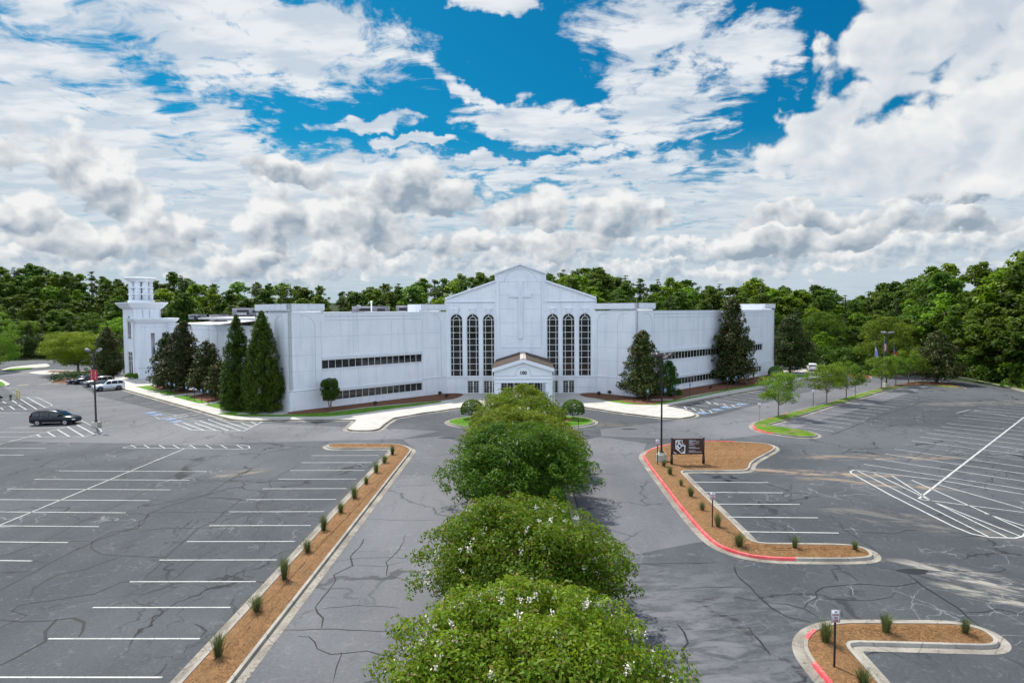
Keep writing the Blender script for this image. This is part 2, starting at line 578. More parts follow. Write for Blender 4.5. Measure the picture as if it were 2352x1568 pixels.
M['flagblue'] = plain('blue_flag_cloth', (.03, .06, .28), .7)
M['flagwhite'] = plain('white_flag_cloth', (.75, .75, .78), .7)
M['flaglilac'] = plain('pale_blue_flag_cloth', (.30, .34, .68), .7)
M['tile_rust'] = plain('rust_kerb', (.45, .05, .05), .7)
M['yellow'] = plain('cream_bollard', (.58, .48, .25), .6)
M['hydrant'] = plain('dull_hydrant', (.10, .12, .10), .5)
M['rubber'] = plain('tyre_rubber', (.012, .012, .013), .8)
M['alloy'] = plain('alloy_rim', (.50, .50, .52), .3, metal=.8)
M['darkrim'] = plain('dark_rim', (.06, .06, .065), .35, metal=.7)
M['chrome'] = plain('chrome', (.75, .75, .76), .15, metal=1.0, var=.02)
M['plastic'] = plain('black_plastic', (.02, .02, .022), .6)
M['lamp_glass'] = plain('clear_lamp', (.62, .63, .66), .15, spec=.8)
M['tail_red'] = plain('red_tail_lamp', (.45, .02, .02), .2, spec=.7)
M['bark'] = plain('grey_bark', (.11, .085, .065), .9, var=.4, sc=6)
M['bark_pale'] = plain('pale_bark', (.26, .20, .155), .9, var=.3, sc=6)
M['petal'] = plain('white_petals', (.74, .70, .60), .7, var=.08)
M['pink'] = plain('pink_petals', (.45, .12, .14), .7, var=.2)


def glass_mat(name, base, rough=.06):
    m_, T = new_mat(name)
    p = T.node('ShaderNodeNewGeometry').outputs['Position']
    n = T.noise(p, .9, 5, .75)
    c = T.mix(T.mr(n, .46, .66), base, tuple(v * 3.0 + .012 for v in base))  # lighter mottling coloured in to imitate reflections
    x, y, z = T.sep(p)[0:3]
    cell = T.xyz(T.m('FLOOR', T.m('MULTIPLY', x, .95)), T.m('FLOOR', T.m('MULTIPLY', y, .95)), T.m('FLOOR', T.m('MULTIPLY', z, .99)))
    wn_ = T.node('ShaderNodeTexWhiteNoise')
    T.put(wn_.inputs[0], cell)
    c = T.mix(T.m('MULTIPLY', wn_.outputs[0], .8), c, (.028, .030, .026))  # tone per pane, painted variety of reflections
    finish(T, c, rough, n, .10, .02, spec=.55)
    return m_


M['glass'] = glass_mat('dark_window_glass', (.006, .007, .009))
M['blind'] = glass_mat('window_glass_with_blind', (.045, .045, .042), .15)
M['autoglass'] = glass_mat('car_glass', (.010, .013, .016), .04)


def brick_shingle():
    m_, T = new_mat('brown_shingle_roof')
    p = T.node('ShaderNodeNewGeometry').outputs['Position']
    b = T.node('ShaderNodeTexBrick')
    x, y, z = T.sep(p)[0:3]
    T.put(b.inputs['Vector'], T.xyz(y, T.m('MULTIPLY', x, 1.0), 0.0))
    b.inputs['Scale'].default_value = 3.0
    b.inputs['Color1'].default_value = (.085, .062, .048, 1)
    b.inputs['Color2'].default_value = (.055, .040, .033, 1)
    b.inputs['Mortar'].default_value = (.03, .023, .02, 1)
    b.inputs['Mortar Size'].default_value = .012
    c = T.mix(T.mr(T.noise(p, 1.2, 5, .7), .4, .7, 0, .5), b.outputs[0], (.11, .085, .068))
    finish(T, c, .9, T.noise(p, 8, 3), .3, .02, spec=.2)
    return m_


M['shingle'] = brick_shingle()
M['flashing'] = plain('pale_ridge_sheet', (.42, .36, .33), .7, var=.2)


def car_paint(name, col, rough=.25, metal=.0):
    m_, T = new_mat(name)
    tc = T.node('ShaderNodeTexCoord').outputs['Object']
    n = T.noise(tc, 1.5, 4, .6)
    c = T.mix(n, tuple(v * .9 for v in col), tuple(min(1, v * 1.1) for v in col))
    finish(T, c, rough, spec=.4, metal=metal, coat=.0 if col[0] < .05 else .25)
    return m_


def leaf_mat(name, dark, mid, light, trans=.42, brown=None):
    """colour varies from leaf to leaf (attribute tint) and from tree to tree"""
    m_, T = new_mat(name)
    at = T.node('ShaderNodeAttribute', attribute_name='tint')
    oi = T.node('ShaderNodeObjectInfo')
    t = at.outputs['Fac']
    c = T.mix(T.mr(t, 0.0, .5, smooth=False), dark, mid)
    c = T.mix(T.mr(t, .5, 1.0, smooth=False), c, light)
    if brown:
        c = T.mix(T.mr(t, .80, .84), c, brown)
    hs = T.node('ShaderNodeHueSaturation')
    T.put(hs.inputs['Hue'], T.m('MULTIPLY_ADD', oi.outputs['Random'], .045, .478))
    T.put(hs.inputs['Value'], T.m('MULTIPLY_ADD', T.m('FRACT', T.m('MULTIPLY', oi.outputs['Random'], 7.3)), .55, .74))
    hs.inputs['Saturation'].default_value = 1.0
    T.put(hs.inputs['Color'], c)
    d = T.node('ShaderNodeBsdfPrincipled')
    T.put(d.inputs['Base Color'], hs.outputs[0])
    d.inputs['Roughness'].default_value = .55
    d.inputs['Specular IOR Level'].default_value = .25
    tr = T.node('ShaderNodeBsdfTranslucent')
    T.put(tr.inputs['Color'], T.mix(.5, hs.outputs[0], light))
    mx = T.node('ShaderNodeMixShader')
    mx.inputs[0].default_value = trans
    T.t.links.new(d.outputs[0], mx.inputs[1])
    T.t.links.new(tr.outputs[0], mx.inputs[2])
    o = T.node('ShaderNodeOutputMaterial')
    T.t.links.new(mx.outputs[0], o.inputs[0])
    return m_


L = {}
L['crape'] = leaf_mat('crape_leaves', (0.044, 0.088, 0.003), (0.108, 0.178, 0.006), (0.235, 0.295, 0.012), brown=(.17, .13, .03))
L['crape_dark'] = leaf_mat('deep_green_leaves', (0.03, 0.074, 0.004), (0.074, 0.142, 0.008), (0.165, 0.25, 0.014))
L['forest'] = leaf_mat('broadleaf', (0.032, 0.07, 0.008), (0.074, 0.134, 0.012), (0.15, 0.24, 0.02))
L['forest_light'] = leaf_mat('bright_broadleaf', (0.065, 0.13, 0.005), (0.145, 0.24, 0.01), (0.24, 0.38, 0.018))
L['pine'] = leaf_mat('pine_needles', (0.03, 0.056, 0.014), (0.056, 0.098, 0.022), (0.1, 0.16, 0.034))
L['magnolia'] = leaf_mat('magnolia_leaves', (0.016, 0.034, 0.008), (0.042, 0.068, 0.013), (0.1, 0.125, 0.022), .12, brown=(.12, .065, .028))
L['cypress'] = leaf_mat('cypress_sprays', (0.022, 0.06, 0.005), (0.052, 0.108, 0.008), (0.1, 0.18, 0.012), .2)
L['maple'] = leaf_mat('yellow_green_leaves', (.075, .14, .006), (.16, .27, .010), (.27, .40, .018))
L['young'] = leaf_mat('young_leaves', (0.055, 0.12, 0.007), (0.115, 0.205, 0.012), (0.22, 0.34, 0.022))
L['box'] = leaf_mat('boxwood_leaves', (0.024, 0.07, 0.008), (0.06, 0.145, 0.012), (0.15, 0.27, 0.02))
L['reed'] = leaf_mat('reed_blades', (.045, .065, .025), (.11, .15, .045), (.24, .27, .10), .3)

# ------------------------------------------------------------------ mesh helpers


def wloc(o):
    v = Vector((0, 0, 0))
    while o is not None:
        v += o.location
        o = o.parent
    return v


def empty(name, loc=(0, 0, 0), rz=0.0):
    o = bpy.data.objects.new(name, None)
    o.empty_display_size = .5
    o.location = loc
    o.rotation_euler = (0, 0, rz)
    COL.objects.link(o)
    return o


def tag(o, label=None, cat=None, group=None, kind=None):
    if label:
        o['label'] = label
    if cat:
        o['category'] = cat
    if group:
        o['group'] = group
    if kind:
        o['kind'] = kind
    return o


class MB:
    def __init__(s):
        s.v = []
        s.f = []

    def addm(s, vs, fs):
        k = len(s.v)
        s.v += [tuple(p) for p in vs]
        s.f += [tuple(i + k for i in f) for f in fs]
        return s

    def box(s, c, size, rz=0.0, taper=1.0):
        x, y, z = size[0] / 2, size[1] / 2, size[2] / 2
        cs, sn = math.cos(rz), math.sin(rz)
        vs = []
        for dz in (-1, 1):
            k = taper if dz > 0 else 1.0
            for dx, dy in ((-1, -1), (1, -1), (1, 1), (-1, 1)):
                px, py = dx * x * k, dy * y * k
                vs.append((c[0] + px * cs - py * sn, c[1] + px * sn + py * cs, c[2] + dz * z))
        return s.addm(vs, [(3, 2, 1, 0), (4, 5, 6, 7), (0, 1, 5, 4), (1, 2, 6, 5), (2, 3, 7, 6), (3, 0, 4, 7)])

    def wbox(s, W, s0, s1, za, zb, d0, d1):
        """box in wall coordinates: along, height, depth outward"""
        vs = [W.p(a, z, d) for z in (za, zb) for a, d in ((s0, d0), (s1, d0), (s1, d1), (s0, d1))]
        fs = [(0, 1, 2, 3), (4, 7, 6, 5), (0, 4, 5, 1), (1, 5, 6, 2), (2, 6, 7, 3), (3, 7, 4, 0)]
        return s.addm(vs, fs)

    def tube(s, pts, rad, n=8, cap=True):
        pts = [Vector(p) for p in pts]
        if not isinstance(rad, (list, tuple)):
            rad = [rad] * len(pts)
        k = len(s.v)
        ref = None
        for i, p in enumerate(pts):
            t = (pts[min(i + 1, len(pts) - 1)] - pts[max(i - 1, 0)]).normalized()
            if ref is None:
                ref = Vector((1, 0, 0)) if abs(t.x) < .9 else Vector((0, 1, 0))
            a = (ref - t * ref.dot(t)).normalized()
            ref = a
            b = t.cross(a)
            for j in range(n):
                th = 2 * math.pi * j / n
                s.v.append(tuple(p + (a * math.cos(th) + b * math.sin(th)) * rad[i]))
        for i in range(len(pts) - 1):
            for j in range(n):
                j2 = (j + 1) % n
                s.f.append((k + i * n + j, k + i * n + j2, k + (i + 1) * n + j2, k + (i + 1) * n + j))
        if cap:
            s.f.append(tuple(k + j for j in reversed(range(n))))
            s.f.append(tuple(k + (len(pts) - 1) * n + j for j in range(n)))
        return s

    def lathe(s, c, prof, n=24, a0=0.0, squash=1.0):
        k = len(s.v)
        for (r, z) in prof:
            for j in range(n):
                th = a0 + 2 * math.pi * j / n
                s.v.append((c[0] + r * math.cos(th), c[1] + r * math.sin(th) * squash, c[2] + z))
        for i in range(len(prof) - 1):
            for j in range(n):
                j2 = (j + 1) % n
                s.f.append((k + i * n + j, k + i * n + j2, k + (i + 1) * n + j2, k + (i + 1) * n + j))
        s.f.append(tuple(k + j for j in reversed(range(n))))
        s.f.append(tuple(k + (len(prof) - 1) * n + j for j in range(n)))
        return s

    def prism(s, poly, za, zb):
        """poly: list of (x,y); filled top and bottom, walls"""
        n = len(poly)
        k = len(s.v)
        s.v += [(p[0], p[1], za) for p in poly] + [(p[0], p[1], zb) for p in poly]
        tris = tessellate_polygon([[Vector((p[0], p[1], 0)) for p in poly]])
        for t in tris:
            a, b, c = (Vector((*poly[i], 0)) for i in t)
            if (b - a).cross(c - a).z < 0:
                t = (t[0], t[2], t[1])
            s.f.append(tuple(k + n + i for i in t))
            s.f.append(tuple(k + i for i in reversed(t)))
        area = sum(poly[i][0] * poly[(i + 1) % n][1] - poly[(i + 1) % n][0] * poly[i][1] for i in range(n))
        for i in range(n):
            j = (i + 1) % n
            f = (k + i, k + j, k + n + j, k + n + i)
            s.f.append(f if area > 0 else tuple(reversed(f)))
        return s

    def wallpanel(s, W, outline, holes, d0, d1):
        """flat wall with openings, in wall coordinates; d1 = outer face"""
        loops = [outline] + holes
        allp = [p for lp in loops for p in lp]
        tris = tessellate_polygon([[Vector((p[0], p[1], 0)) for p in lp] for lp in loops])
        k = len(s.v)
        s.v += [W.p(p[0], p[1], d1) for p in allp]
        nrm = Vector((*W.n, 0))
        for t in tris:
            a, b, c = (Vector(s.v[k + i]) for i in t)
            if (b - a).cross(c - a).dot(nrm) < 0:
                t = (t[0], t[2], t[1])
            s.f.append(tuple(k + i for i in t))
        for li, lp in enumerate(loops):
            n = len(lp)
            k = len(s.v)
            s.v += [W.p(p[0], p[1], d1) for p in lp] + [W.p(p[0], p[1], d0) for p in lp]
            for i in range(n):
                j = (i + 1) % n
                s.f.append((k + i, k + j, k + n + j, k + n + i))
        return s

    def build(s, name, mat, parent=None, world=True, smooth=False, bevel=0.0):
        off = wloc(parent) if (parent is not None and world) else Vector((0, 0, 0))
        me = bpy.data.meshes.new(name)
        vs = np.array(s.v, dtype=np.float64) - np.array(off)
        me.from_pydata(vs.tolist(), [], s.f)
        me.validate()
        if smooth or bevel:
            if bevel:
                bm = bmesh.new()
                bm.from_mesh(me)
                bmesh.ops.remove_doubles(bm, verts=bm.verts, dist=1e-4)
                ed = [e for e in bm.edges if len(e.link_faces) == 2 and e.calc_face_angle(0) > .5]
                bmesh.ops.bevel(bm, geom=ed, offset=bevel, segments=2, affect='EDGES')
                bm.to_mesh(me)
                bm.free()
            for p in me.polygons:
                p.use_smooth = True
        ms = mat if isinstance(mat, (list, tuple)) else [mat]
        for q in ms:
            me.materials.append(q)
        o = bpy.data.objects.new(name, me)
        COL.objects.link(o)
        if parent is not None:
            o.parent = parent
        return o


class Wall:
    def __init__(s, A, B):
        s.A, s.B = A, B
        s.len = math.hypot(B[0] - A[0], B[1] - A[1])
        s.e = ((B[0] - A[0]) / s.len, (B[1] - A[1]) / s.len)
        s.n = (s.e[1], -s.e[0])         # outward = right-hand side when walking A -> B

    def p(s, a, z, d=0.0):
        return (s.A[0] + s.e[0] * a + s.n[0] * d, s.A[1] + s.e[1] * a + s.n[1] * d, z)


def copy_tree(o, parent=None):
    c = o.copy()
    COL.objects.link(c)
    c.parent = parent
    for ch in [x for x in o.children]:
        copy_tree(ch, c)
    return c


def text_obj(name, body, size, mat, parent, loc, rot, width=None, thick=.01, bold=0.0, spacing=1.0, world=True):
    cu = bpy.data.curves.new(name, 'FONT')
    cu.body = body
    cu.size = size
    cu.align_x = 'CENTER'
    cu.align_y = 'CENTER'
    cu.extrude = thick
    cu.offset = bold
    cu.space_line = spacing
    to = bpy.data.objects.new('tmp_text', cu)
    COL.objects.link(to)
    dg = bpy.context.evaluated_depsgraph_get()
    dg.update()
    me = bpy.data.meshes.new_from_object(to.evaluated_get(dg))
    bpy.data.objects.remove(to)
    bpy.data.curves.remove(cu)
    me.name = name
    if width:
        xs = [v.co.x for v in me.vertices]
        k = width / (max(xs) - min(xs))
        for v in me.vertices:
            v.co.x *= k
    me.materials.clear()
    me.materials.append(mat)
    o = bpy.data.objects.new(name, me)
    COL.objects.link(o)
    o.rotation_euler = rot
    o.location = Vector(loc) - (wloc(parent) if (parent and world) else Vector((0, 0, 0)))
    if parent:
        o.parent = parent
    return o


# ------------------------------------------------------------------ polyline helpers


def off_poly(pts, d, closed=True):
    """offset a polyline to its left by d (mitred)"""
    n = len(pts)
    out = []
    for i in range(n):
        p = Vector(pts[i])
        a = Vector(pts[(i - 1) % n]) if (closed or i > 0) else None
        b = Vector(pts[(i + 1) % n]) if (closed or i < n - 1) else None
        d1 = (p - a).normalized() if a is not None else None
        d2 = (b - p).normalized() if b is not None else None
        if d1 is None:
            d1 = d2
        if d2 is None:
            d2 = d1
        n1 = Vector((-d1.y, d1.x))
        n2 = Vector((-d2.y, d2.x))
        m_ = (n1 + n2)
        if m_.length < 1e-4:
            m_ = n1
        m_.normalize()
        k = d / max(.45, m_.dot(n1))
        out.append((p.x + m_.x * k, p.y + m_.y * k))
    return out


def smooth_poly(pts, it=2, closed=True, keep=2.5):
    for _ in range(it):
        out = []
        n = len(pts)
        rng_ = range(n) if closed else range(n - 1)
        if not closed:
            out.append(pts[0])
        for i in rng_:
            a, b = Vector(pts[i]), Vector(pts[(i + 1) % n])
            ln = (b - a).length
            t = min(.25, keep * .25 / max(ln, 1e-3))
            out.append(tuple(a.lerp(b, t)))
            out.append(tuple(a.lerp(b, 1 - t)))
        if not closed:
            out.append(pts[-1])
        pts = out
    return pts


def ccw(pts):
    a = sum(pts[i][0] * pts[(i + 1) % len(pts)][1] - pts[(i + 1) % len(pts)][0] * pts[i][1] for i in range(len(pts)))
    return pts if a > 0 else list(reversed(pts))


def strip(mb, pa, pb, za, zb=None):
    """quads between two polylines"""
    zb = za if zb is None else zb
    k = len(mb.v)
    n = len(pa)
    mb.v += [(p[0], p[1], za) for p in pa] + [(p[0], p[1], zb) for p in pb]
    for i in range(n - 1):
        mb.f.append((k + i, k + i + 1, k + n + i + 1, k + n + i))


def struct(o):
    o['kind'] = 'structure'
    return o


def heaped(name, poly, mat, z0=.13, h=.10, step=.42, rough_=.045, seed=1, inner=()):
    """bedding with a slightly domed, uneven surface that fills poly (ccw)"""
    rs = random.Random(seed)
    bm = bmesh.new()
    vs = [bm.verts.new((p[0], p[1], 0)) for p in poly]
    tris = tessellate_polygon([[Vector((p[0], p[1], 0)) for p in poly]])
    for t in tris:
        a, b, c = (Vector((*poly[i], 0)) for i in t)
        if (b - a).cross(c - a).z < 0:
            t = (t[0], t[2], t[1])
        try:
            bm.faces.new([vs[i] for i in t])
        except ValueError:
            pass
    for _ in range(6):
        ed = [e for e in bm.edges if e.calc_length() > step]
        if not ed or len(bm.verts) > 9000:
            break
        bmesh.ops.subdivide_edges(bm, edges=ed, cuts=1)
        bmesh.ops.triangulate(bm, faces=[f for f in bm.faces if len(f.verts) > 3])
    segs = [(Vector(poly[i]), Vector(poly[(i + 1) % len(poly)])) for i in range(len(poly))]
    from mathutils.geometry import intersect_point_line
    for v in bm.verts:
        p = Vector((v.co.x, v.co.y))
        dmin = 9
        for a, b in segs:
            ab = b - a
            L2 = ab.length_squared
            t = 0 if L2 < 1e-9 else max(0, min(1, (p - a).dot(ab) / L2))
            dmin = min(dmin, (p - (a + ab * t)).length)
        k = min(1, dmin / .9)
        v.co.z = z0 + h * (1 - (1 - k) ** 2) + rs.uniform(-1, 1) * rough_ * k
    me = bpy.data.meshes.new(name)
    bm.to_mesh(me)
    bm.free()
    for p in me.polygons:
        p.use_smooth = True
    me.materials.append(mat)
    o = bpy.data.objects.new(name, me)
    COL.objects.link(o)
    return struct(o)


def island(pts, fill, red=None, gutter=.43, h=.15, sm=2, dirty=False, heap=.10, seed=1, keep=2.5):
    """raised traffic island: concrete gutter apron, kerb ring, bedding. red = fn(x,y)->bool painted part"""
    P_ = ccw(smooth_poly(ccw(pts), sm, True, keep))
    outer = off_poly(P_, -gutter)
    inner = off_poly(P_, .15)
    low = off_poly(P_, -.03)
    g = MB()
    strip(g, outer + outer[:1], P_ + P_[:1], .008, .012)
    struct(g.build('gutter', M['gutter']))
    ring = list(range(len(P_))) + [0]
    segs = {True: MB(), False: MB()}
    for i in range(len(P_)):
        j = (i + 1) % len(P_)
        mx, my = (P_[i][0] + P_[j][0]) / 2, (P_[i][1] + P_[j][1]) / 2
        r_ = bool(red and red(mx, my))
        mb = segs[r_]
        strip(mb, [low[i], low[j]], [P_[i], P_[j]], 0.0, h)
        strip(mb, [P_[i], P_[j]], [inner[i], inner[j]], h, h)
        strip(mb, [inner[i], inner[j]], [inner[i], inner[j]], h, .02)
    if segs[False].v:
        struct(segs[False].build('kerb', M['kerb_dirty' if dirty else 'kerb']))
    if segs[True].v:
        struct(segs[True].build('kerb', M['red']))
    heaped({'straw': 'mulch_bed', 'mulch': 'mulch_bed'}.get(fill, 'lawn'), inner, M[fill], h - .03, heap, seed=seed)
    return P_

# ------------------------------------------------------------------ terrain
def terrain_h(x, y):
    """level inside the site, wooded slopes beyond"""
    r = 0.0
    # slope on the far left
    d = (-x * .62 + y * .78) - 232
    if d > 0:
        r += min(14.0, d * .16) * max(0.0, min(1.0, (-x - 20) / 90))
    d = y - 205
    if d > 0:
        r += min(5.0, d * .05)
    d = (x - 84) + max(0, (y - 140) * .1)
    if d > 0 and y < 200:
        r += min(3.0, d * .05)
    return r


def build_terrain():
    bm = bmesh.new()
    xs = [-3000, -1500, -800, -500] + list(range(-400, 401, 20)) + [500, 800, 1500, 3000]
    ys = [-1500, -600, -300] + list(range(-160, 521, 20)) + [700, 1100, 2000, 4500]
    g = [[bm.verts.new((x, y, terrain_h(x, y) - .06)) for x in xs] for y in ys]
    for j in range(len(ys) - 1):
        for i in range(len(xs) - 1):
            bm.faces.new((g[j][i], g[j][i + 1], g[j + 1][i + 1], g[j + 1][i]))
    me = bpy.data.meshes.new('ground')
    bm.to_mesh(me)
    bm.free()
    for p in me.polygons:
        p.use_smooth = True
    me.materials.append(M['floor'])
    o = bpy.data.objects.new('ground', me)
    COL.objects.link(o)
    struct(o)


build_terrain()


def sheet(name, poly, z, mat):
    mb = MB()
    P_ = ccw(poly)
    tris = tessellate_polygon([[Vector((p[0], p[1], 0)) for p in P_]])
    mb.v = [(p[0], p[1], z) for p in P_]
    for t in tris:
        a, b, c = (Vector((*P_[i], 0)) for i in t)
        if (b - a).cross(c - a).z < 0:
            t = (t[0], t[2], t[1])
        mb.f.append(tuple(t))
    return struct(mb.build(name, mat))


edge_r = [G(*z5(2352, 1372)), G(*z5(2200, 1335)), G(*z5(2000, 1295)), G(*z5(1850, 1262)), G(*z5(1690, 1243))]
sheet('parking_lot', [(-175, -60), (88, -60), (86, 60), (edge_r[0][0] + 4, 85)] + edge_r +
      [(84, 150), (80, 205), (-60, 205), (-120, 215), (-185, 205), (-190, 100)], 0.0, M['lot'])

# lighter, more recent surface of the entrance drive and of the cross road
Lk = -3.85
sheet('road', [(-10.0, -40), (-3.9, -40), (-3.9, 62), (-8.6, 68), (-12.5, 66.5), (-10.2, 61.0)], .004, M['lane'])
kl_ = [G(*a3(*p)) for p in ((110, 240), (150, 300), (240, 420), (330, 540), (430, 660), (500, 730))]
sheet('road', [(3.9, 33.6)] + [(x - .1, y) for (x, y) in reversed(kl_)] + [(kl_[0][0] + 1.5, 64), (8.4, 67.5), (3.9, 63)], .004, M['lane'])
sheet('road', [(-150, 63.6), (-60, 66.3), (-34, 64.2), (-12.6, 66.7), (-9.2, 71), (-30, 76), (-37, 76), (-70, 103), (-110, 150),
               (-125, 145), (-80, 100), (-64, 86), (-150, 86)], .004, M['lane'])
sheet('road', [(8.6, 67.8), (20, 65.5), (29, 70), (52, 92), (90, 130), (72, 130), (45, 102), (27, 83), (24, 80), (9, 71.8)], .004, M['lane'])

# thin grass verge along the right edge and dark wood floor are part of the terrain; kerb on the far right
er = smooth_poly(edge_r, 2, False)
mb = MB()
strip(mb, er, off_poly(er, -.5, False), .015)
strip(mb, off_poly(er, -.5, False), off_poly(er, -.5, False), .015, .15)
strip(mb, off_poly(er, -.5, False), off_poly(er, -.7, False), .15)
struct(mb.build('kerb', M['kerb']))
mb = MB()
strip(mb, off_poly(er, -.7, False), off_poly(er, -3.2, False), .13)
struct(mb.build('lawn', M['grass_dry']))

# ------------------------------------------------------------------ islands
# left long bed with an arm at its far end
arm = [a1(2178, 185), a1(2165, 163), a1(2120, 153), a1(1785, 152), a1(1752, 158), a1(1745, 168), a1(1770, 176)]
armw = [G(*p) for p in arm]
yin = armw[-1][1] - .1
left_isl = island([(-10.55, 6), (-10.55, armw[0][1])] + armw[1:-1] + [(armw[-1][0], yin), (-12.45, yin), (-12.45, 6)],
                  'straw', seed=3, sm=2, keep=1.6)

# right bed with the sign
isl1 = [(330, 327), (700, 328), (740, 316), (745, 285), (775, 262), (885, 203), (888, 186), (860, 172), (800, 163), (600, 152), (470, 152), (320, 158),
        (200, 185), (130, 215), (110, 240), (150, 300), (240, 420), (330, 540), (430, 660), (500, 730), (560, 775), (700, 825),
        (850, 845), (980, 850), (1300, 852), (1430, 846), (1465, 832), (1450, 805), (1400, 782), (1340, 768), (1250, 762), (762, 757), (700, 690), (430, 430)]
P_ = [G(*a3(*p)) for p in isl1]
RB = [G(*a3(*p)) for p in [(110, 240), (980, 850)]]
KL = [G(*a3(*p)) for p in ((110, 240), (150, 300), (240, 420), (330, 540), (430, 660), (500, 730), (560, 775), (700, 825), (850, 845), (970, 850))]
KT = [G(*a3(*p)) for p in ((120, 222), (130, 215), (200, 185), (320, 158), (470, 152), (560, 152), (640, 154))]


def near_path(path, d=.45):
    pv = [Vector(p) for p in path]

    def f(x, y):
        p = Vector((x, y))
        for a, b in zip(pv, pv[1:]):
            ab = b - a
            t = max(0, min(1, (p - a).dot(ab) / max(1e-6, ab.length_squared)))
            if (p - (a + ab * t)).length < d:
                return True
        return False
    return f


nl, nt = near_path(KL, .6), near_path(KT, .35)
island(P_, 'straw', red=lambda x, y: nl(x, y) or nt(x, y), seed=5, keep=1.8)
# front right bed
isl2 = [(1305, 1345), (1700, 1355), (2150, 1368), (2200, 1352), (2195, 1320), (2120, 1268), (2010, 1238), (1900, 1226), (1300, 1222), (1180, 1238),
        (1100, 1272), (1052, 1330), (1062, 1400), (1110, 1470), (1190, 1568), (1270, 1680), (1690, 1800), (1500, 1568)]
P2_ = [G(*a3(*p)) for p in isl2]
island(P2_, 'straw', red=lambda x, y: x < 12.6 and y < 26.2 and (x < 11.0 or y > 25.4), seed=8, keep=1.0)

# grassy island with young trees on the right
gi = [z4(1690, 1385), b4(300, 1170), b4(860, 990), b4(1200, 900), b4(1600, 780), b4(1900, 715), b4(2100, 690), z5(1500, 1312), z5(1700, 1336), z5(1868, 1342),
      z5(1850, 1330), z5(1700, 1305), z5(1500, 1288), b4(2000, 655), b4(1850, 682), b4(1600, 728), b4(1300, 805), b4(1100, 865), b4(800, 955), b4(200, 1105),
      b4(0, 1165), z4(1700, 1330), z4(1600, 1362), z4(1568, 1388), z4(1590, 1418), z4(1650, 1440), z4(1750, 1455), z4(1950, 1482), z4(2070, 1484), z4(2105, 1470),
      z4(2090, 1452), z4(1980, 1425), z4(1800, 1400)]
P3_ = [G(*p) for p in gi]
e3 = G(*z4(1750, 1455))
island(P3_, 'grass_dry', red=lambda x, y: (x < e3[0] - .2 and y < 73.8) or (x - y < -47.6 and x < 62 and y > 78 and math.sin(x * 1.7) > -.3), seed=9, keep=2.0, dirty=True, heap=.05)
# mulched tip of that island and tree mulch rings
heaped('mulch_bed', ccw([G(*b4(1560, 752)), G(*b4(1950, 700)), G(*z5(1560, 1316)), G(*z5(1860, 1340)), G(*z5(1700, 1308)), G(*z5(1500, 1292)), G(*b4(1850, 686))]),
       M['mulch'], .17, .10, .8, seed=21)

# central bed: long strip, then the round head in front of the entrance
strip_isl = island([(3.35, 2), (3.35, 69.5), (-3.35, 69.5), (-3.35, 2)], 'grass', seed=11, sm=1, keep=1.2)
heaped('mulch_bed', [(1.7, 4), (2.1, 20), (1.9, 40), (2.2, 55), (1.8, 69), (-1.8, 69), (-2.1, 50), (-1.8, 30), (-2.2, 12), (-1.7, 4)], M['straw'], .19, .06, .8, seed=31)
el_pts = [(8.9 * math.cos(t), 76.6 + 5.0 * math.sin(t)) for t in [2 * math.pi * i / 40 for i in range(40)]]
island(el_pts, 'grass', seed=12, sm=0, heap=.12)
heaped('mulch_bed', ccw([(6.4 * math.cos(t), 77.0 + 3.6 * math.sin(t)) for t in [2 * math.pi * i / 28 for i in range(28)]]), M['straw'], .24, .08, .8, seed=32)

# ------------------------------------------------------------------ pavements round the building (0.15 m above the asphalt)
P_L = (-30.66, 83.84)
C_R = (17.64, 96.86)
left_front = [z2(1815, 1234), z2(1500, 1277), z2(1260, 1318), z2(1190, 1362), z2(1145, 1404), z2(1090, 1420), z2(930, 1421), z2(868, 1410), z2(885, 1390),
              z2(945, 1340), z2(940, 1334), z2(400, 1334), z1(2150, 1340), z1(1960, 1337), z1(1880, 1330), z1(1760, 1297), z1(1600, 1250), z1(1400, 1195), z1(1000, 1080)]
LF = [G(*p, .15) for p in left_front]
LF[-1] = (LF[-2][0] - 21, LF[-2][1] + 20)
right_front = [z4(175, 1226), z4(500, 1276), z4(850, 1318), z4(980, 1324), z4(1080, 1308), z4(1110, 1293), z4(1090, 1276), z4(1000, 1245), z4(870, 1224),
               z4(1200, 1162), z4(1590, 1093), z4(1800, 1050), z4(2030, 1002)]
RF = [G(*p, .15) for p in right_front]
FRONT = list(reversed(LF)) + [(-6, 88.2), (0, 88.9), (6.5, 88.0)] + RF
FRONT = smooth_poly(FRONT, 2, False, 1.4)
poly = FRONT + [(74, 140), (60, 146), (53, 134), (C_R[0] + .6, 98.5), (12, 104), (-12, 104), (-31, 86), (-60, 116), (-74, 134), (-88, 136)]
mb = MB()
mb.prism(ccw(poly), -.05, .15)
struct(mb.build('pavement', M['walk']))
mb = MB()                                   # kerb face and gutter
fo = off_poly(FRONT, -.02, False)
strip(mb, fo, fo, .0, .152)
strip(mb, fo, off_poly(FRONT, .15, False), .154)
struct(mb.build('kerb', M['kerb_dirty']))
mb = MB()
strip(mb, off_poly(FRONT, -.5, False), fo, .009)
struct(mb.build('gutter', M['gutter']))

# lawns and beds on the pavement level
U = lambda p, z=.2: G(*p, z)


def bed(name, pts, mat, z, seed, h=.06, sm=1):
    heaped(name, ccw(smooth_poly([tuple(q) for q in pts], sm, True, 2)), M[mat], z, h, 1.0, .02, seed)


cr = G(*z4(625, 1145))
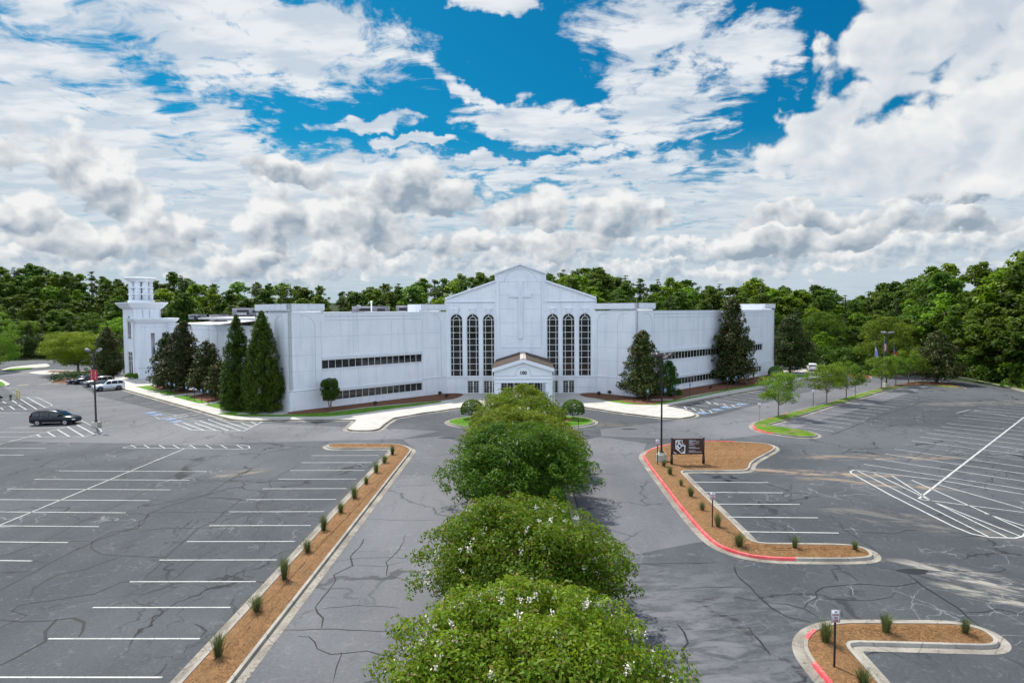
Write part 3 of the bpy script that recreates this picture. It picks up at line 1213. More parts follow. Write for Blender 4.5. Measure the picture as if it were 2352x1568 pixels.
# left wing: mulch against the wall, lawn towards the walk
bed('lawn', [U(z2(-60, 1288)), U(z2(400, 1292)), U(z2(760, 1270)), U(z2(1000, 1238)), U(z2(1640, 1178)), U(z2(1655, 1188)), U(z2(1200, 1248)), U(z2(900, 1290)),
             U(z2(700, 1307)), U(z2(0, 1305)), U(z2(-200, 1285)), (-38.5, 84.6), (-36.5, 88)], 'grass', .165, 41)
W_ = lambda s, d: (P_L[0] + .7071 * s + .7071 * d, P_L[1] + .7071 * s - .7071 * d)
bed('mulch_bed', [W_(-.4, -.3), W_(-.6, .8), U(z2(330, 1290)), U(z2(600, 1283)), U(z2(780, 1264)), U(z2(1000, 1232)), U(z2(1300, 1205)), U(z2(1640, 1177)), U(z2(1760, 1160)),
                  U(z2(1826, 1134)), (-9.6, 102.4), (-12.2, 102.4)], 'mulch', .18, 42, .1)
# right pavilion and right wing
bed('lawn', [U(z4(285, 1163)), U(z4(560, 1207)), U(z4(700, 1212)), U(z4(800, 1212)), U(z4(960, 1180)), U(z4(1370, 1098)), U(z4(1600, 1060)), U(z4(1900, 1005)), U(z4(1900, 985)),
             U(z4(1500, 1060)), U(z4(960, 1168)), U(z4(600, 1180)), U(z4(430, 1172))], 'grass', .165, 43)
bed('mulch_bed', [U(z4(155, 1128)), U(z4(200, 1146)), U(z4(400, 1172)), U(z4(600, 1205)), U(z4(750, 1212)), U(z4(870, 1190)), U(z4(1060, 1140)), U(z4(1330, 1092)),
                  U(z4(1600, 1050)), U(z4(1690, 1020)), (53, 131), (52.2, 132), (17.5, 97.2), (12.1, 102.4), (10.2, 102.4)], 'mulch', .18, 44, .1)
# beds along the left side, cut by paths
sdr = ((-.7237), (.6901))


def side(s, d):     # s along the kerb from the corner, d towards the wall
    return (-36.9 + sdr[0] * s + .69 * d, 79.75 + sdr[1] * s + .7237 * d)


for k, (s0, s1, dd) in enumerate([(2.8, 14.5, 3.6), (16.0, 27.5, 3.0), (29.5, 36.5, 3.2), (38.0, 47, 3.2)]):
    bed('lawn', [side(s0, 1.9), side(s1, 1.9), side(s1, dd + 1.2), side(s0, dd + .6)], 'grass', .165, 50 + k)
    bed('mulch_bed', [side(s0 + .5, dd), side(s1 - 3.5, dd + .1), side(s1 - 1.2, dd + 1.5), side(s1 - .8, 6.9 if k else 6.6), side(s0 + .4, 6.9 if k else 6.6)], 'mulch', .18, 60 + k, .12)

# ------------------------------------------------------------------ far left: islands, paths and road beyond
hedge_isl = [G(*b1(975, 410)), G(*b1(1040, 360)), G(*b1(1250, 255)), G(*b1(1750, 235)), G(*b1(2150, 250)), G(*b1(2200, 330)), G(*b1(1700, 325)), G(*b1(1300, 430)), G(*b1(1100, 435))]
hc = Vector(G(*b1(1030, 405)))
island([(hc.x - .8, hc.y - 1.2), (hc.x + 3.5, hc.y - 2.2), (hc.x + 6.5, hc.y + .5), (hc.x + 3, hc.y + 12), (hc.x - 3, hc.y + 16), (hc.x - 4, hc.y + 5)], 'mulch', seed=15)
wi = [(500, 240), (560, 218), (850, 185), (1750, 205), (1750, 255), (1200, 262), (700, 262)]
mb = MB()
mb.prism(ccw(smooth_poly([G(*b1(*p)) for p in wi], 2, True, 3)), -.03, .15)
struct(mb.build('pavement', M['walk']))
bed('mulch_bed', [U(b1(830, 208)), U(b1(900, 182)), U(b1(1300, 190)), U(b1(1740, 200)), U(b1(1740, 220)), U(b1(1200, 222))], 'mulch', .165, 71)
for pts, gr in (([(0, 185), (180, 133), (560, 92), (830, 70), (900, 110), (820, 135), (640, 145), (160, 185)], [(60, 178), (200, 143), (450, 130), (620, 130), (520, 150), (150, 182)]),
                ([(-200, 440), (0, 350), (60, 372), (185, 440), (120, 468), (0, 480), (-200, 480)], [(-200, 440), (0, 372), (40, 382), (105, 438), (60, 458), (-200, 470)])):
    mb = MB()
    mb.prism(ccw(smooth_poly([G(*b1(*p)) for p in pts], 2, True, 3)), -.03, .15)
    struct(mb.build('pavement', M['walk']))
    bed('lawn', [U(b1(*p)) for p in gr], 'grass', .165, 72)
zz1 = lambda x, y: (x * .14063, y * .14063 + 606.4)
bed('lawn', [U(zz1(190, 1497)), U(zz1(190, 1487)), U(zz1(420, 1462)), U(zz1(680, 1455)), U(zz1(900, 1452)), U(zz1(900, 1480)), U(zz1(450, 1497))], 'grass', .05, 75)
bed('lawn', [(-190, 186), (-60, 192), (60, 176), (90, 160), (95, 170), (60, 200), (-190, 206)], 'grass', .0, 76)

# far right, behind the wing: lawn strips, hedge island
bed('lawn', [U(b4(120, 420)), U(b4(560, 440)), U(b4(560, 475)), U(b4(300, 478)), U(b4(130, 458)), U(b4(90, 440))], 'grass', .05, 81)
bed('lawn', [U(b4(180, 560)), U(b4(560, 575)), U(b4(560, 540)), U(b4(200, 530))], 'grass', .165, 82)
ki = [G(*b4(x, y)) for x, y in ((1150, 560), (1260, 590), (1420, 592), (1420, 560), (1200, 520), (1100, 520))]
island(ki, 'mulch', red=lambda x, y: True, seed=85, sm=1)

# ------------------------------------------------------------------ painted markings
WL = MB()
OL = MB()
ZM = .012


def line(pts, w_=.10, mb=None, z=ZM, world=False):
    mb = WL if mb is None else mb
    P0 = [p if world else G(*p) for p in pts]
    a, b = off_poly(P0, w_ / 2, False), off_poly(P0, -w_ / 2, False)
    strip(mb, b, a, z)


rnd = random.Random(4)
# left row next to the long bed
for k in range(-6, 13):
    y = 25.55 + 2.783 * k
    line([(-19.75 + rnd.uniform(-.08, .08), y), (-13.35, y + .02)], world=True)
# double row
yk = 53.35
for k in range(0, 16):
    y = yk + 2.76 - 2.76 * k if k else yk + 2.4
    if k == 0:
        continue
    line([(-39.65, y + .1), (-26.75, y - .25)], world=True)
line([G(*a1(990, 172)), (-33.2, 8)], world=True)
cap = [(655, 168), (735, 152), (1280, 152), (1330, 160), (1335, 172), (1300, 176), (850, 171), (655, 169)]
line([a1(*p) for p in cap])
for x in (700, 770, 850, 925, 1015, 1100, 1180, 1265):
    line([a1(x - 0, 154), a1(x + 32, 171)])
# row with the dark van, hatched ends
for p in (((172, 1202), (1150, 1196)), ((-400, 1280), (770, 1280)), ((-700, 1372), (1505, 1362)), ((-900, 1467), (1185, 1463)), ((-100, 935), (370, 938)), ((-100, 1003), (70, 1003))):
    line([b1(*q) for q in p])
for p in (((-300, 140), (353, 140)), ((-300, 172), (245, 172)), ((-300, 208), (128, 208))):
    line([a1(*q) for q in p])
line([b1(-500, 1650), b1(0, 1495), b1(850, 1275), b1(1210, 1180)])
line([b1(1380, 1040), b1(1600, 1150), b1(1790, 1235), b1(1812, 1265), b1(1770, 1290), b1(1505, 1362)])
for q in (((650, 1325), (725, 1365)), ((845, 1278), (985, 1365)), ((1015, 1230), (1245, 1365)), ((1195, 1182), (1500, 1362)), ((1370, 1150), (1670, 1312))):
    line([b1(*p) for p in q], .15)
line([b1(60, 695), b1(170, 680), b1(380, 660), b1(640, 658), b1(700, 680), b1(920, 790), b1(925, 815), b1(810, 845), b1(640, 882), b1(-100, 880)])
line([b1(-100, 765), b1(410, 775)])
line([b1(-100, 860), b1(410, 775)])
for q in (((45, 735), (110, 768)), ((215, 715), (300, 770)), ((350, 685), (665, 880)), ((480, 660), (810, 845)), ((10, 850), (60, 880)), ((175, 820), (260, 880)), ((325, 795), (470, 880))):
    line([b1(*p) for p in q], .15)
line([b1(1800, 1230), b1(2050, 1165), b1(2300, 1185)], .1, OL)
line([b1(1810, 1240), b1(2060, 1248), b1(2352, 1180)], .1, OL)
line([c4(0, 700), c4(400, 600)], .1, OL)
line([c4(0, 640), c4(330, 565)], .1, OL)
line([c4(160, 605), c4(390, 605)], .1, OL)
line([c4(110, 640), c4(280, 640)], .1, OL)
# row at 45 degrees along the left side of the building
for (p, q) in (((1410, 585), (945, 650)), ((1290, 550), (830, 605)), ((1140, 515), (700, 570)), ((1050, 483), (500, 560)), ((910, 450), (490, 500)),
               ((800, 408), (360, 462)), ((690, 376), (200, 425)), ((570, 347), (0, 405)), ((400, 312), (-40, 365)), ((430, 300), (-40, 340))):
    line([c4(*p), c4(*q)], .1, OL if p[1] < 500 else WL)
for k in range(9):
    a = side(24 + 2.9 * k, -.9)
    b = side(24 + 2.9 * k, -6.2)
    line([a, b], .1, OL, world=True)
line([c4(665, 680), c4(860, 750), c4(960, 790), c4(1150, 800), c4(1870, 806), c4(2235, 625)], .13)
for q in (((815, 665), (1180, 800)), ((1015, 670), (1400, 803)), ((1090, 628), (1610, 805)), ((1245, 612), (1810, 805)), ((1390, 595), (1935, 775)), ((1820, 670), (2015, 738)),
          ((1990, 655), (2085, 692)), ((2120, 640), (2170, 655))):
    line([c4(*p) for p in q], .15)
for q in (((1110, 510), (610, 600)), ((1050, 480), (420, 600)), ((980, 500), (640, 525)), ((900, 540), (640, 530)), ((760, 560), (400, 605)), ((325, 565), (410, 600), (420, 600))):
    line([c4(*p) for p in q], .12)
# right side row with accessible bays
for q in (((0, 1125), (870, 1255), (1050, 1210)), ((140, 1080), (880, 1190)), ((230, 1000), (800, 1085)), ((500, 955), (1560, 1095), (1710, 1055)), ((630, 920), (1690, 1062)),
          ((930, 870), (1960, 1005))):
    line([c2(*p) for p in q], .12)
line([c2(870, 1100), c2(1400, 1160)], .1, OL)
for q in (((110, 1080), (200, 1160)), ((315, 1105), (450, 1190)), ((555, 1150), (700, 1230)), ((815, 1185), (905, 1245)), ((570, 935), (640, 970)), ((730, 935), (860, 1000)),
          ((950, 965), (1075, 1030)), ((1200, 1000), (1330, 1065)), ((1430, 1020), (1560, 1095))):
    line([c2(*p) for p in q], .17)
a0 = Vector(G(*c2(930, 870)))
b0 = Vector(G(*c2(1960, 1005)))
for k in range(1, 15):
    o_ = Vector((.7071, .7071)) * 2.78 * k
    if k in (9,):
        continue
    line([tuple(a0 + o_), tuple(a0 + (b0 - a0) * .98 + o_)], .11, OL if k > 5 else WL, world=True)
# row beside the grassy island
a0 = Vector(G(*b4(200, 1240)))
b0 = Vector(G(*b4(920, 1333)))
a9 = Vector(G(*b4(1060, 965)))
st = (a9 - a0) / 7
for k in range(0, 17):
    o_ = st * k
    line([tuple(a0 + o_), tuple(b0 + o_)], .11, OL if k in (9, 10, 13, 14) else WL, world=True)
# big double row on the far right
c0 = Vector(G(2110, 1145))
cdir = Vector((.7071, .7071))
line([tuple(c0), tuple(c0 + cdir * 48)], .16, world=True)
ends = [(1410, 282), (1475, 252), (1533, 222), (1590, 195), (1640, 168), (1687, 145), (1735, 120), (1780, 97), (1820, 75), (1860, 57), (1897, 38), (1930, 22), (1965, 8)]
p0 = Vector(G(*a3(*ends[0])))
p1 = Vector(G(*a3(*ends[-1])))
st = (p1 - p0) / (len(ends) - 1)
perp = Vector((st.y, -st.x)).normalized()
for k in range(0, 21):
    a = p0 + st * k
    line([tuple(a), tuple(a + perp * 13.2)], .11, OL if k in (4, 11, 14, 17) else WL, world=True)
line([tuple(c0 + cdir * 47), tuple(c0 + cdir * 50 - perp * 6), tuple(c0 + cdir * 46 - perp * 6.6)], .11, world=True)
line([a3(1330, 325), a3(1350, 316), a3(1600, 345), a3(1850, 375), a3(2352, 460)], .12)
line([a3(1330, 325), a3(1335, 335), a3(1560, 460), a3(1930, 645), a3(2040, 690), a3(2150, 712), a3(2300, 716), a3(2345, 705), a3(2400, 640)], .14)
for q in (((1375, 322), (2140, 706)), ((1470, 335), (2255, 714)), ((1575, 350), (1810, 500), (2330, 705)), ((1690, 375), (2360, 672)), ((1740, 488), (2352, 565)),
          ((1840, 400), (2352, 545)), ((2120, 570), (2352, 645))):
    line([a3(*p) for p in q], .11)
# short row between the right beds
for (p, q) in (((410, 387), (845, 390)), ((465, 447), (935, 450)), ((540, 516), (1033, 518)), ((605, 592), (1140, 597)), ((690, 678), (1262, 686))):
    line([a3(*p), a3(*q)], .12)
line([G(*b4(1500, 715)), G(*z5(2160, 1382))], .1, OL, world=True)
struct(WL.build('road_marking', M['paint']))
struct(OL.build('road_marking', M['paint_old']))
# accessible bay symbols: blue square with a white wheelchair figure
BL = MB()
WS = MB()


def wheelchair(cx, cy, ux, uy, s):
    """u = direction of 'up' of the figure on the ground"""
    rx, ry = uy, -ux
    q = lambda a, b: (cx + rx * a * s + ux * b * s, cy + ry * a * s + uy * b * s)
    sq = [q(-.75, -.75), q(.75, -.75), q(.75, .75), q(-.75, .75)]
    k = len(BL.v)
    BL.v += [(p[0], p[1], .016) for p in sq]
    BL.f.append((k, k + 1, k + 2, k + 3))
    arc = [q(-.1 + .33 * math.cos(t), -.2 + .33 * math.sin(t)) for t in [R(100 + 26 * i) for i in range(11)]]
    for pl in (arc, [q(-.15, .32), q(-.1, -.02), q(.22, -.05), (q(.42, -.5))], [q(-.13, .18), q(.15, .16)]):
        strip(WS, off_poly(pl, -.055 * s, False), off_poly(pl, .055 * s, False), .020)
    hd = [q(-.16 + .1 * math.cos(t), .48 + .1 * math.sin(t)) for t in [R(45 * i) for i in range(8)]]
    k = len(WS.v)
    WS.v += [(p[0], p[1], .020) for p in hd]
    WS.f.append(tuple(range(k, k + 8)))


for (x, y) in ((255, 495), (365, 530), (590, 605), (700, 645)):
    c = G(*c4(x, y))
    wheelchair(c[0], c[1], -.69, -.7237, .92)
for (x, y) in ((610, 1258), (1040, 1165), (1300, 1100), (1715, 1013)):
    c = G(*c2(x, y))
    wheelchair(c[0], c[1], .7071, -.7071, 1.0)
struct(BL.build('road_marking', M['blue_paint']))
struct(WS.build('road_marking', M['paint']))

# ------------------------------------------------------------------ sealed cracks traced on the asphalt
CK = MB()


def crack(pts, w_=.10, f=a1):
    P0 = [G(*f(*p)) for p in pts]
    P1 = []
    rs = random.Random(int(pts[0][0] * 7 + pts[0][1]))
    for i in range(len(P0) - 1):
        a, b = Vector(P0[i]), Vector(P0[i + 1])
        n = max(1, int((b - a).length / .55))
        nm = Vector((-(b - a).y, (b - a).x)).normalized()
        for j in range(n):
            P1.append(tuple(a.lerp(b, j / n) + nm * rs.uniform(-.07, .07) * (0 if (i == 0 and j == 0) else 1)))
    P1.append(P0[-1])
    if len(P1) < 2:
        return
    o1, o2, ws = [], [], []
    for i in range(len(P1)):
        ww = w_ * rs.uniform(.55, 1.15) * (.4 if i in (0, len(P1) - 1) else 1) / 2
        o1.append(off_poly(P1, ww, False)[i])
        o2.append(off_poly(P1, -ww, False)[i])
    strip(CK, o2, o1, .008)


for pts, w_ in [
    ([(0, 930), (150, 850), (300, 765), (480, 680), (640, 620), (760, 580), (790, 520), (900, 480), (1080, 430), (1240, 335), (1400, 250)], .11),
    ([(150, 970), (180, 920), (300, 850), (450, 820), (640, 750)], .09),
    ([(640, 745), (540, 735), (480, 700), (490, 670), (600, 615), (740, 600), (750, 560), (800, 530), (740, 520), (600, 515)], .10),
    ([(640, 745), (760, 750), (880, 755), (980, 665), (1060, 600), (1150, 560), (1200, 510), (1290, 445), (1090, 432)], .12),
    ([(770, 870), (880, 760)], .09), ([(930, 870), (1050, 765), (1150, 710)], .07), ([(1155, 655), (1230, 585)], .07),
    ([(750, 615), (900, 597), (1060, 600)], .09), ([(1060, 600), (1300, 580), (1340, 595), (1500, 580)], .04),
    ([(1310, 575), (1330, 540), (1390, 500), (1370, 480), (1450, 385), (1440, 345), (1600, 260)], .08),
    ([(1345, 655), (1380, 610), (1380, 595)], .06),
    ([(0, 1330), (250, 1200), (240, 1150), (300, 1090), (400, 1075), (455, 1100), (440, 1150), (420, 1180)], .13),
    ([(0, 1088), (180, 1100), (300, 1090)], .10), ([(130, 1075), (140, 1065), (65, 1040), (100, 1010), (300, 980), (500, 950), (640, 890), (720, 880)], .08),
    ([(0, 1130), (60, 1105), (130, 1075)], .05), ([(0, 750), (100, 715), (190, 690), (290, 640), (460, 550), (640, 470), (830, 370), (960, 300), (1180, 200)], .06),
    ([(0, 835), (180, 830)], .05), ([(170, 770), (260, 785)], .05), ([(380, 665), (490, 665)], .07), ([(390, 690), (415, 710), (450, 675)], .05),
    ([(790, 515), (1250, 510)], .06), ([(1340, 510), (1720, 505)], .03), ([(810, 440), (940, 460)], .04), ([(1090, 432), (1300, 443)], .05),
    ([(1180, 345), (1440, 342), (1500, 340)], .05), ([(700, 385), (705, 360), (760, 345), (860, 375), (1180, 345)], .05),
    ([(1070, 1180), (1095, 1150), (1080, 1120), (1040, 1108)], .11), ([(810, 1395), (860, 1370), (895, 1320)], .09),
    ([(1700, 430), (1750, 415), (1820, 410), (1840, 385)], .05), ([(0, 440), (80, 410), (200, 340), (420, 215), (560, 150)], .04),
    ([(510, 180), (520, 190), (700, 190)], .03), ([(450, 205), (465, 240), (520, 270)], .05), ([(10, 360), (15, 345)], .04),
    ([(1000, 130), (900, 180), (750, 250), (600, 320)], .04), ([(1330, 120), (1180, 200)], .03), ([(0, 290), (300, 290)], .03),
    # left drive lane
    ([(1780, 1426), (1800, 1340), (1825, 1270), (1820, 1260)], .05), ([(1590, 1175), (1650, 1180), (1700, 1240), (1770, 1268), (1830, 1268), (1960, 1255), (2110, 1285)], .07),
    ([(1510, 1142), (1720, 1135), (2090, 1150)], .06), ([(1720, 1130), (1720, 1080), (1680, 1020), (1730, 965), (1800, 880), (1790, 850), (1880, 800), (1880, 750), (1920, 700), (1945, 655)], .09),
    ([(1700, 1030), (1900, 1010), (2140, 1025)], .05), ([(1615, 1055), (1700, 1030)], .04), ([(1780, 780), (1880, 760), (2090, 755), (2250, 760)], .05),
    ([(1900, 725), (2020, 722)], .04), ([(1880, 797), (2060, 803), (2180, 770)], .04), ([(2170, 630), (2140, 710), (2070, 780), (2070, 850), (2230, 890)], .06),
    ([(1950, 550), (2130, 555), (2352, 558)], .05), ([(2080, 395), (2230, 388)], .03), ([(2100, 368), (2352, 372)], .035), ([(2130, 308), (2352, 312)], .03),
    ([(1730, 965), (1800, 970)], .04), ([(1740, 905), (1760, 870)], .03)]:
    crack(pts, w_)
for pts, w_ in [
    ([(650, 880), (660, 930), (740, 1000), (830, 1090), (870, 1125), (960, 1180), (1100, 1210)], .09), ([(330, 1008), (560, 1005), (740, 1002)], .035),
    ([(840, 1095), (960, 1105), (1060, 1135), (1150, 1185)], .06), ([(1060, 1125), (1080, 1095), (1140, 1065), (1130, 1035), (1170, 1005), (1300, 990), (1440, 990), (1600, 1000), (1730, 975)], .08),
    ([(1140, 1070), (1280, 1080), (1450, 1085), (1560, 1060), (1600, 1030)], .05), ([(1390, 985), (1340, 940), (1250, 895)], .05),
    ([(1670, 930), (1760, 1000), (1870, 1070), (1960, 1130), (2010, 1175), (2090, 1235)], .12), ([(2010, 1150), (2100, 1148), (2190, 1133), (2352, 1165)], .07),
    ([(1760, 915), (1850, 908), (2000, 912), (2200, 918), (2240, 900), (2170, 860)], .05), ([(310, 1215), (350, 1270), (370, 1330), (345, 1370), (375, 1440), (390, 1490)], .09),
    ([(735, 1240), (800, 1320), (860, 1405)], .09), ([(60, 870), (70, 950)], .10), ([(0, 868), (550, 858)], .05), ([(80, 1260), (100, 1330), (110, 1400)], .06),
    ([(1330, 490), (1355, 525)], .08), ([(1130, 535), (1290, 530)], .05), ([(1400, 680), (1600, 690), (1660, 670), (1830, 670), (1920, 690)], .05),
    ([(930, 560), (1030, 590)], .05), ([(1020, 470), (1080, 450)], .05), ([(1650, 275), (1760, 210), (1850, 150), (1980, 80), (2150, 10)], .05),
    ([(1300, 245), (1430, 215), (1430, 195)], .05), ([(1200, 570), (1290, 660), (1400, 740), (1500, 800)], .06), ([(1480, 60), (1600, 110), (1900, 90)], .03),
    ([(1850, 330), (1870, 290), (1950, 310), (1840, 240), (2050, 205)], .05), ([(1960, 425), (2100, 400), (2200, 350), (2250, 360), (2250, 330)], .05),
    ([(1960, 710), (2100, 705)], .05), ([(870, 440), (890, 425)], .09)]:
    crack(pts, w_, a3)
for pts, w_ in [([(870, 1385), (1160, 1280), (1300, 1220), (1460, 1165), (1600, 1105), (1780, 1045), (1930, 1000), (2050, 960), (2200, 905)], .12),
                ([(1450, 1225), (1490, 1190), (1430, 1160)], .07), ([(1530, 1340), (1650, 1290), (1720, 1250), (2352, 1240)], .05), ([(1800, 1380), (1950, 1360), (1890, 1330), (1950, 1300)], .06),
                ([(2040, 1120), (2050, 1190), (2100, 1220)], .07), ([(1900, 1440), (1950, 1410), (1880, 1390)], .05), ([(400, 1500), (520, 1560)], .05), ([(680, 1500), (740, 1480)], .1)]:
    crack(pts, w_, b4)
for pts, w_ in [([(390, 660), (1100, 780), (1870, 860)], .05), ([(880, 470), (860, 490)], .05), ([(0, 550), (110, 590), (380, 700), (750, 820), (1000, 900), (1300, 960)], .04)]:
    crack(pts, w_, b4) if False else None
for pts, w_ in [([(320, 965), (600, 870), (760, 800)], .06), ([(0, 890), (180, 820), (560, 750)], .05), ([(820, 968), (1180, 810)], .05), ([(160, 385), (520, 520), (760, 600), (1010, 670)], .07)]:
    crack(pts, w_, c4)
struct(CK.build('crack_sealing', M['crack']))
# broken spot and drain holes
pot = MB()
c = G(*a3(1700, 912))
pot.prism([(c[0] + .75 * math.cos(t) * (1 + .2 * math.sin(3 * t)), c[1] + .35 * math.sin(t)) for t in [2 * math.pi * i / 16 for i in range(16)]], 0, .010)
for (x, y, f) in ((320, 315, a2), (1255, 270, a2)):
    c = G(*f(x, y))
    pot.prism([(c[0] + .9 * math.cos(t), c[1] + .35 * math.sin(t)) for t in [2 * math.pi * i / 12 for i in range(12)]], 0, .011)
struct(pot.build('storm_drain', M['crack']))
mh = MB()
for (x, y) in ((415, 445), (785, 430)):
    c = G(*b1(x, y))
    mh.prism([(c[0] + .95 * math.cos(t), c[1] + .95 * math.sin(t)) for t in [2 * math.pi * i / 16 for i in range(16)]], 0, .02)
struct(mh.build('manhole_cover', M['gutter']))

# ------------------------------------------------------------------ the white building
CH = tag(empty('church_building', (0, 102.5, .15)), 'long white stuccoed building with gabled centre, tall arched windows and relief cross', 'building')
FW = Wall((-12, 102.5), (12, 102.5))           # entrance front (outward normal is -Y)
FW.n = (0.0, -1.0)
LW = Wall(P_L, (-12, 102.5))                   # left wing
RP = Wall((12, 102.5), C_R)                    # right pavilion front
RW = Wall(C_R, (C_R[0] + 48.6 * .7071, C_R[1] + 48.6 * .7071))
S1 = (P_L[0] - 7.4, P_L[1] + 7.4)
LS = Wall(S1, P_L)                             # left return of the left pavilion
AN0 = (S1[0] + 2.25, S1[1] + 2.25)
AN1 = (AN0[0] - 37.5, AN0[1] + 37.5)
AN = Wall(AN1, AN0)                            # low annex wall towards the tower
REt = RW.p(48.6, 0)[:2]
RS = Wall(REt, (REt[0] - 35, REt[1] + 35))


def arch(x0, x1, za, zs, n=14):
    """opening: sill za, spring zs, round head"""
    r = (x1 - x0) / 2
    cx = (x0 + x1) / 2
    return [(x0, za), (x1, za)] + [(cx + r * math.cos(t), zs + r * math.sin(t)) for t in [math.pi * i / n for i in range(n + 1)]]


def ribbon(mb, W, pts, w_, d0, d1):
    """raised band along a path in wall coordinates"""
    a, b = off_poly(pts, w_ / 2, False), off_poly(pts, -w_ / 2, False)
    k = len(mb.v)
    n = len(pts)
    mb.v += [W.p(p[0], p[1], d1) for p in a] + [W.p(p[0], p[1], d1) for p in b] + [W.p(p[0], p[1], d0) for p in a] + [W.p(p[0], p[1], d0) for p in b]
    for i in range(n - 1):
        mb.f += [(k + i, k + i + 1, k + n + i + 1, k + n + i), (k + i, k + 2 * n + i, k + 2 * n + i + 1, k + i + 1),
                 (k + n + i, k + n + i + 1, k + 3 * n + i + 1, k + 3 * n + i)]


TH = .35
# --- entrance front
wins = [(-11.37, -9.33), (-8.73, -6.70), (-6.14, -4.20), (4.20, 6.14), (6.70, 8.73), (9.33, 11.37)]
doors = [(-8.73, -6.70), (-6.10, -4.10), (4.10, 6.10), (6.70, 8.73)]
X = lambda x: x + 12
holes = [arch(X(a), X(b), 2.9, 12.0) for a, b in wins]
gable = [(0, 2.75), (24, 2.75), (24, 15.45), (X(4.07), 18.15), (X(4.07), 19.4), (12, 20.85), (X(-4.07), 19.4), (X(-4.07), 18.15), (0, 15.45)]
mb = MB()
mb.wallpanel(FW, gable, holes, -TH, 0)
lower = [(0, .0), (X(-8.73), .0), (X(-8.73), 2.3), (X(-6.7), 2.3), (X(-6.7), .0), (X(-6.1), .0), (X(-6.1), 2.3), (X(-4.1), 2.3), (X(-4.1), .0), (X(-3.4), 0), (X(-3.4), 2.45), (X(3.4), 2.45),
         (X(3.4), 0), (X(4.1), .0), (X(4.1), 2.3), (X(6.1), 2.3), (X(6.1), .0), (X(6.7), .0), (X(6.7), 2.3), (X(8.73), 2.3), (X(8.73), .0), (24, .0), (24, 2.745), (0, 2.745)]
mb.wallpanel(FW, lower, [], -TH, .004)
mb.build('facade_wall', M['stucco'], CH)
tr = MB()
# eaves and cornices
for sg in (-1, 1):
    xa, xb = sg * 12.12, sg * 4.07
    k = len(tr.v)
    n0 = [(xa, 15.35), (xb, 18.05), (xb, 18.35), (xa, 15.62)]
    tr.v += [FW.p(X(p[0]), p[1], d) for d in (-.4, .24) for p in n0]
    tr.f += [(k, k + 1, k + 2, k + 3), (k + 4, k + 7, k + 6, k + 5), (k, k + 4, k + 5, k + 1), (k + 3, k + 2, k + 6, k + 7), (k, k + 3, k + 7, k + 4)]
    tr.wbox(FW, min(X(xa), X(xb)), max(X(xa), X(xb)), 14.86, 14.98, .0, .14)
    tr.wbox(FW, X(sg * 12.12) - .06, X(sg * 12.12) + .06, 14.2, 15.4, .0, .10)
    k = len(tr.v)
    xa, xb = sg * 4.2, 0
    n0 = [(xa, 19.25), (xb, 20.75), (xb, 21.05), (xa, 19.52)]
    tr.v += [FW.p(X(p[0]), p[1], d) for d in (-.4, .28) for p in n0]
    tr.f += [(k, k + 1, k + 2, k + 3), (k + 4, k + 7, k + 6, k + 5), (k, k + 4, k + 5, k + 1), (k + 3, k + 2, k + 6, k + 7), (k, k + 3, k + 7, k + 4)]
    tr.wbox(FW, X(sg * 4.07) - .04, X(sg * 4.07) + .04, 2.9, 19.3, .0, .05)
tr.wbox(FW, .0, 8.7 - .8, 2.75, 2.88, .0, .09)
tr.wbox(FW, 16.1, 24.0, 2.75, 2.88, .0, .09)
tr.wbox(FW, X(-3.3), X(3.3), 7.55, 7.66, .0, .07)
tr.build('cornice', M['trim'], CH)
# recess frame and arch above the cross, edge shade given as grey colour
jb = MB()
ribbon(jb, FW, [(X(-3.33), 7.7), (X(-3.33), 18.06), (X(-2.6), 18.06)] + [(X(2.6 * math.cos(t)), 18.06 + 2.05 * math.sin(t)) for t in [math.pi - math.pi * i / 20 for i in range(21)]]
       + [(X(3.33), 18.06), (X(3.33), 7.7)], .055, -.01, .02)
ribbon(jb, FW, [(X(-2.6), 18.06), (X(2.6), 18.06)], .03, -.01, .012)
for z in (15.95, 13.77, 11.55, 9.35):
    jb.wbox(FW, X(-3.3), X(-.42), z - .02, z + .02, -.01, .010)
    jb.wbox(FW, X(.42), X(3.3), z - .02, z + .02, -.01, .010)
for sg in (-1, 1):
    jb.wbox(FW, X(sg * 8.06) - 3.95, X(sg * 8.06) + 3.9, 14.80, 14.86, -.01, .03)
    jb.wbox(FW, X(sg * 8.06) - 3.95, X(sg * 8.06) + 3.9, 2.71, 2.745, -.01, .03)
    jb.wbox(FW, X(sg * 10.4) - 1.55, X(sg * 10.4) + 1.55, 1.08, 1.11, -.01, .03)
jb.build('joint_and_shade_line', M['joint'], CH)
cr_ = MB()
cr_.wbox(FW, X(-.36), X(.36), 9.0, 18.3, -.02, .16)
cr_.wbox(FW, X(-1.73), X(1.73), 15.62, 16.32, -.02, .157)
cr_.build('cross', M['stucco'], CH)


def glaze(win, W, x0, x1, za, zs, rows, head=True, mat='glass', inset=.22):
    """glass + muntin grid of one opening; win is the frame object's mesh builder"""
    g = MB()
    pts = arch(x0, x1, za, zs) if head else [(x0, za), (x1, za), (x1, zs), (x0, zs)]
    k = len(g.v)
    g.v += [W.p(p[0], p[1], -inset) for p in pts]
    g.f.append(tuple(range(k, k + len(pts))))
    return g


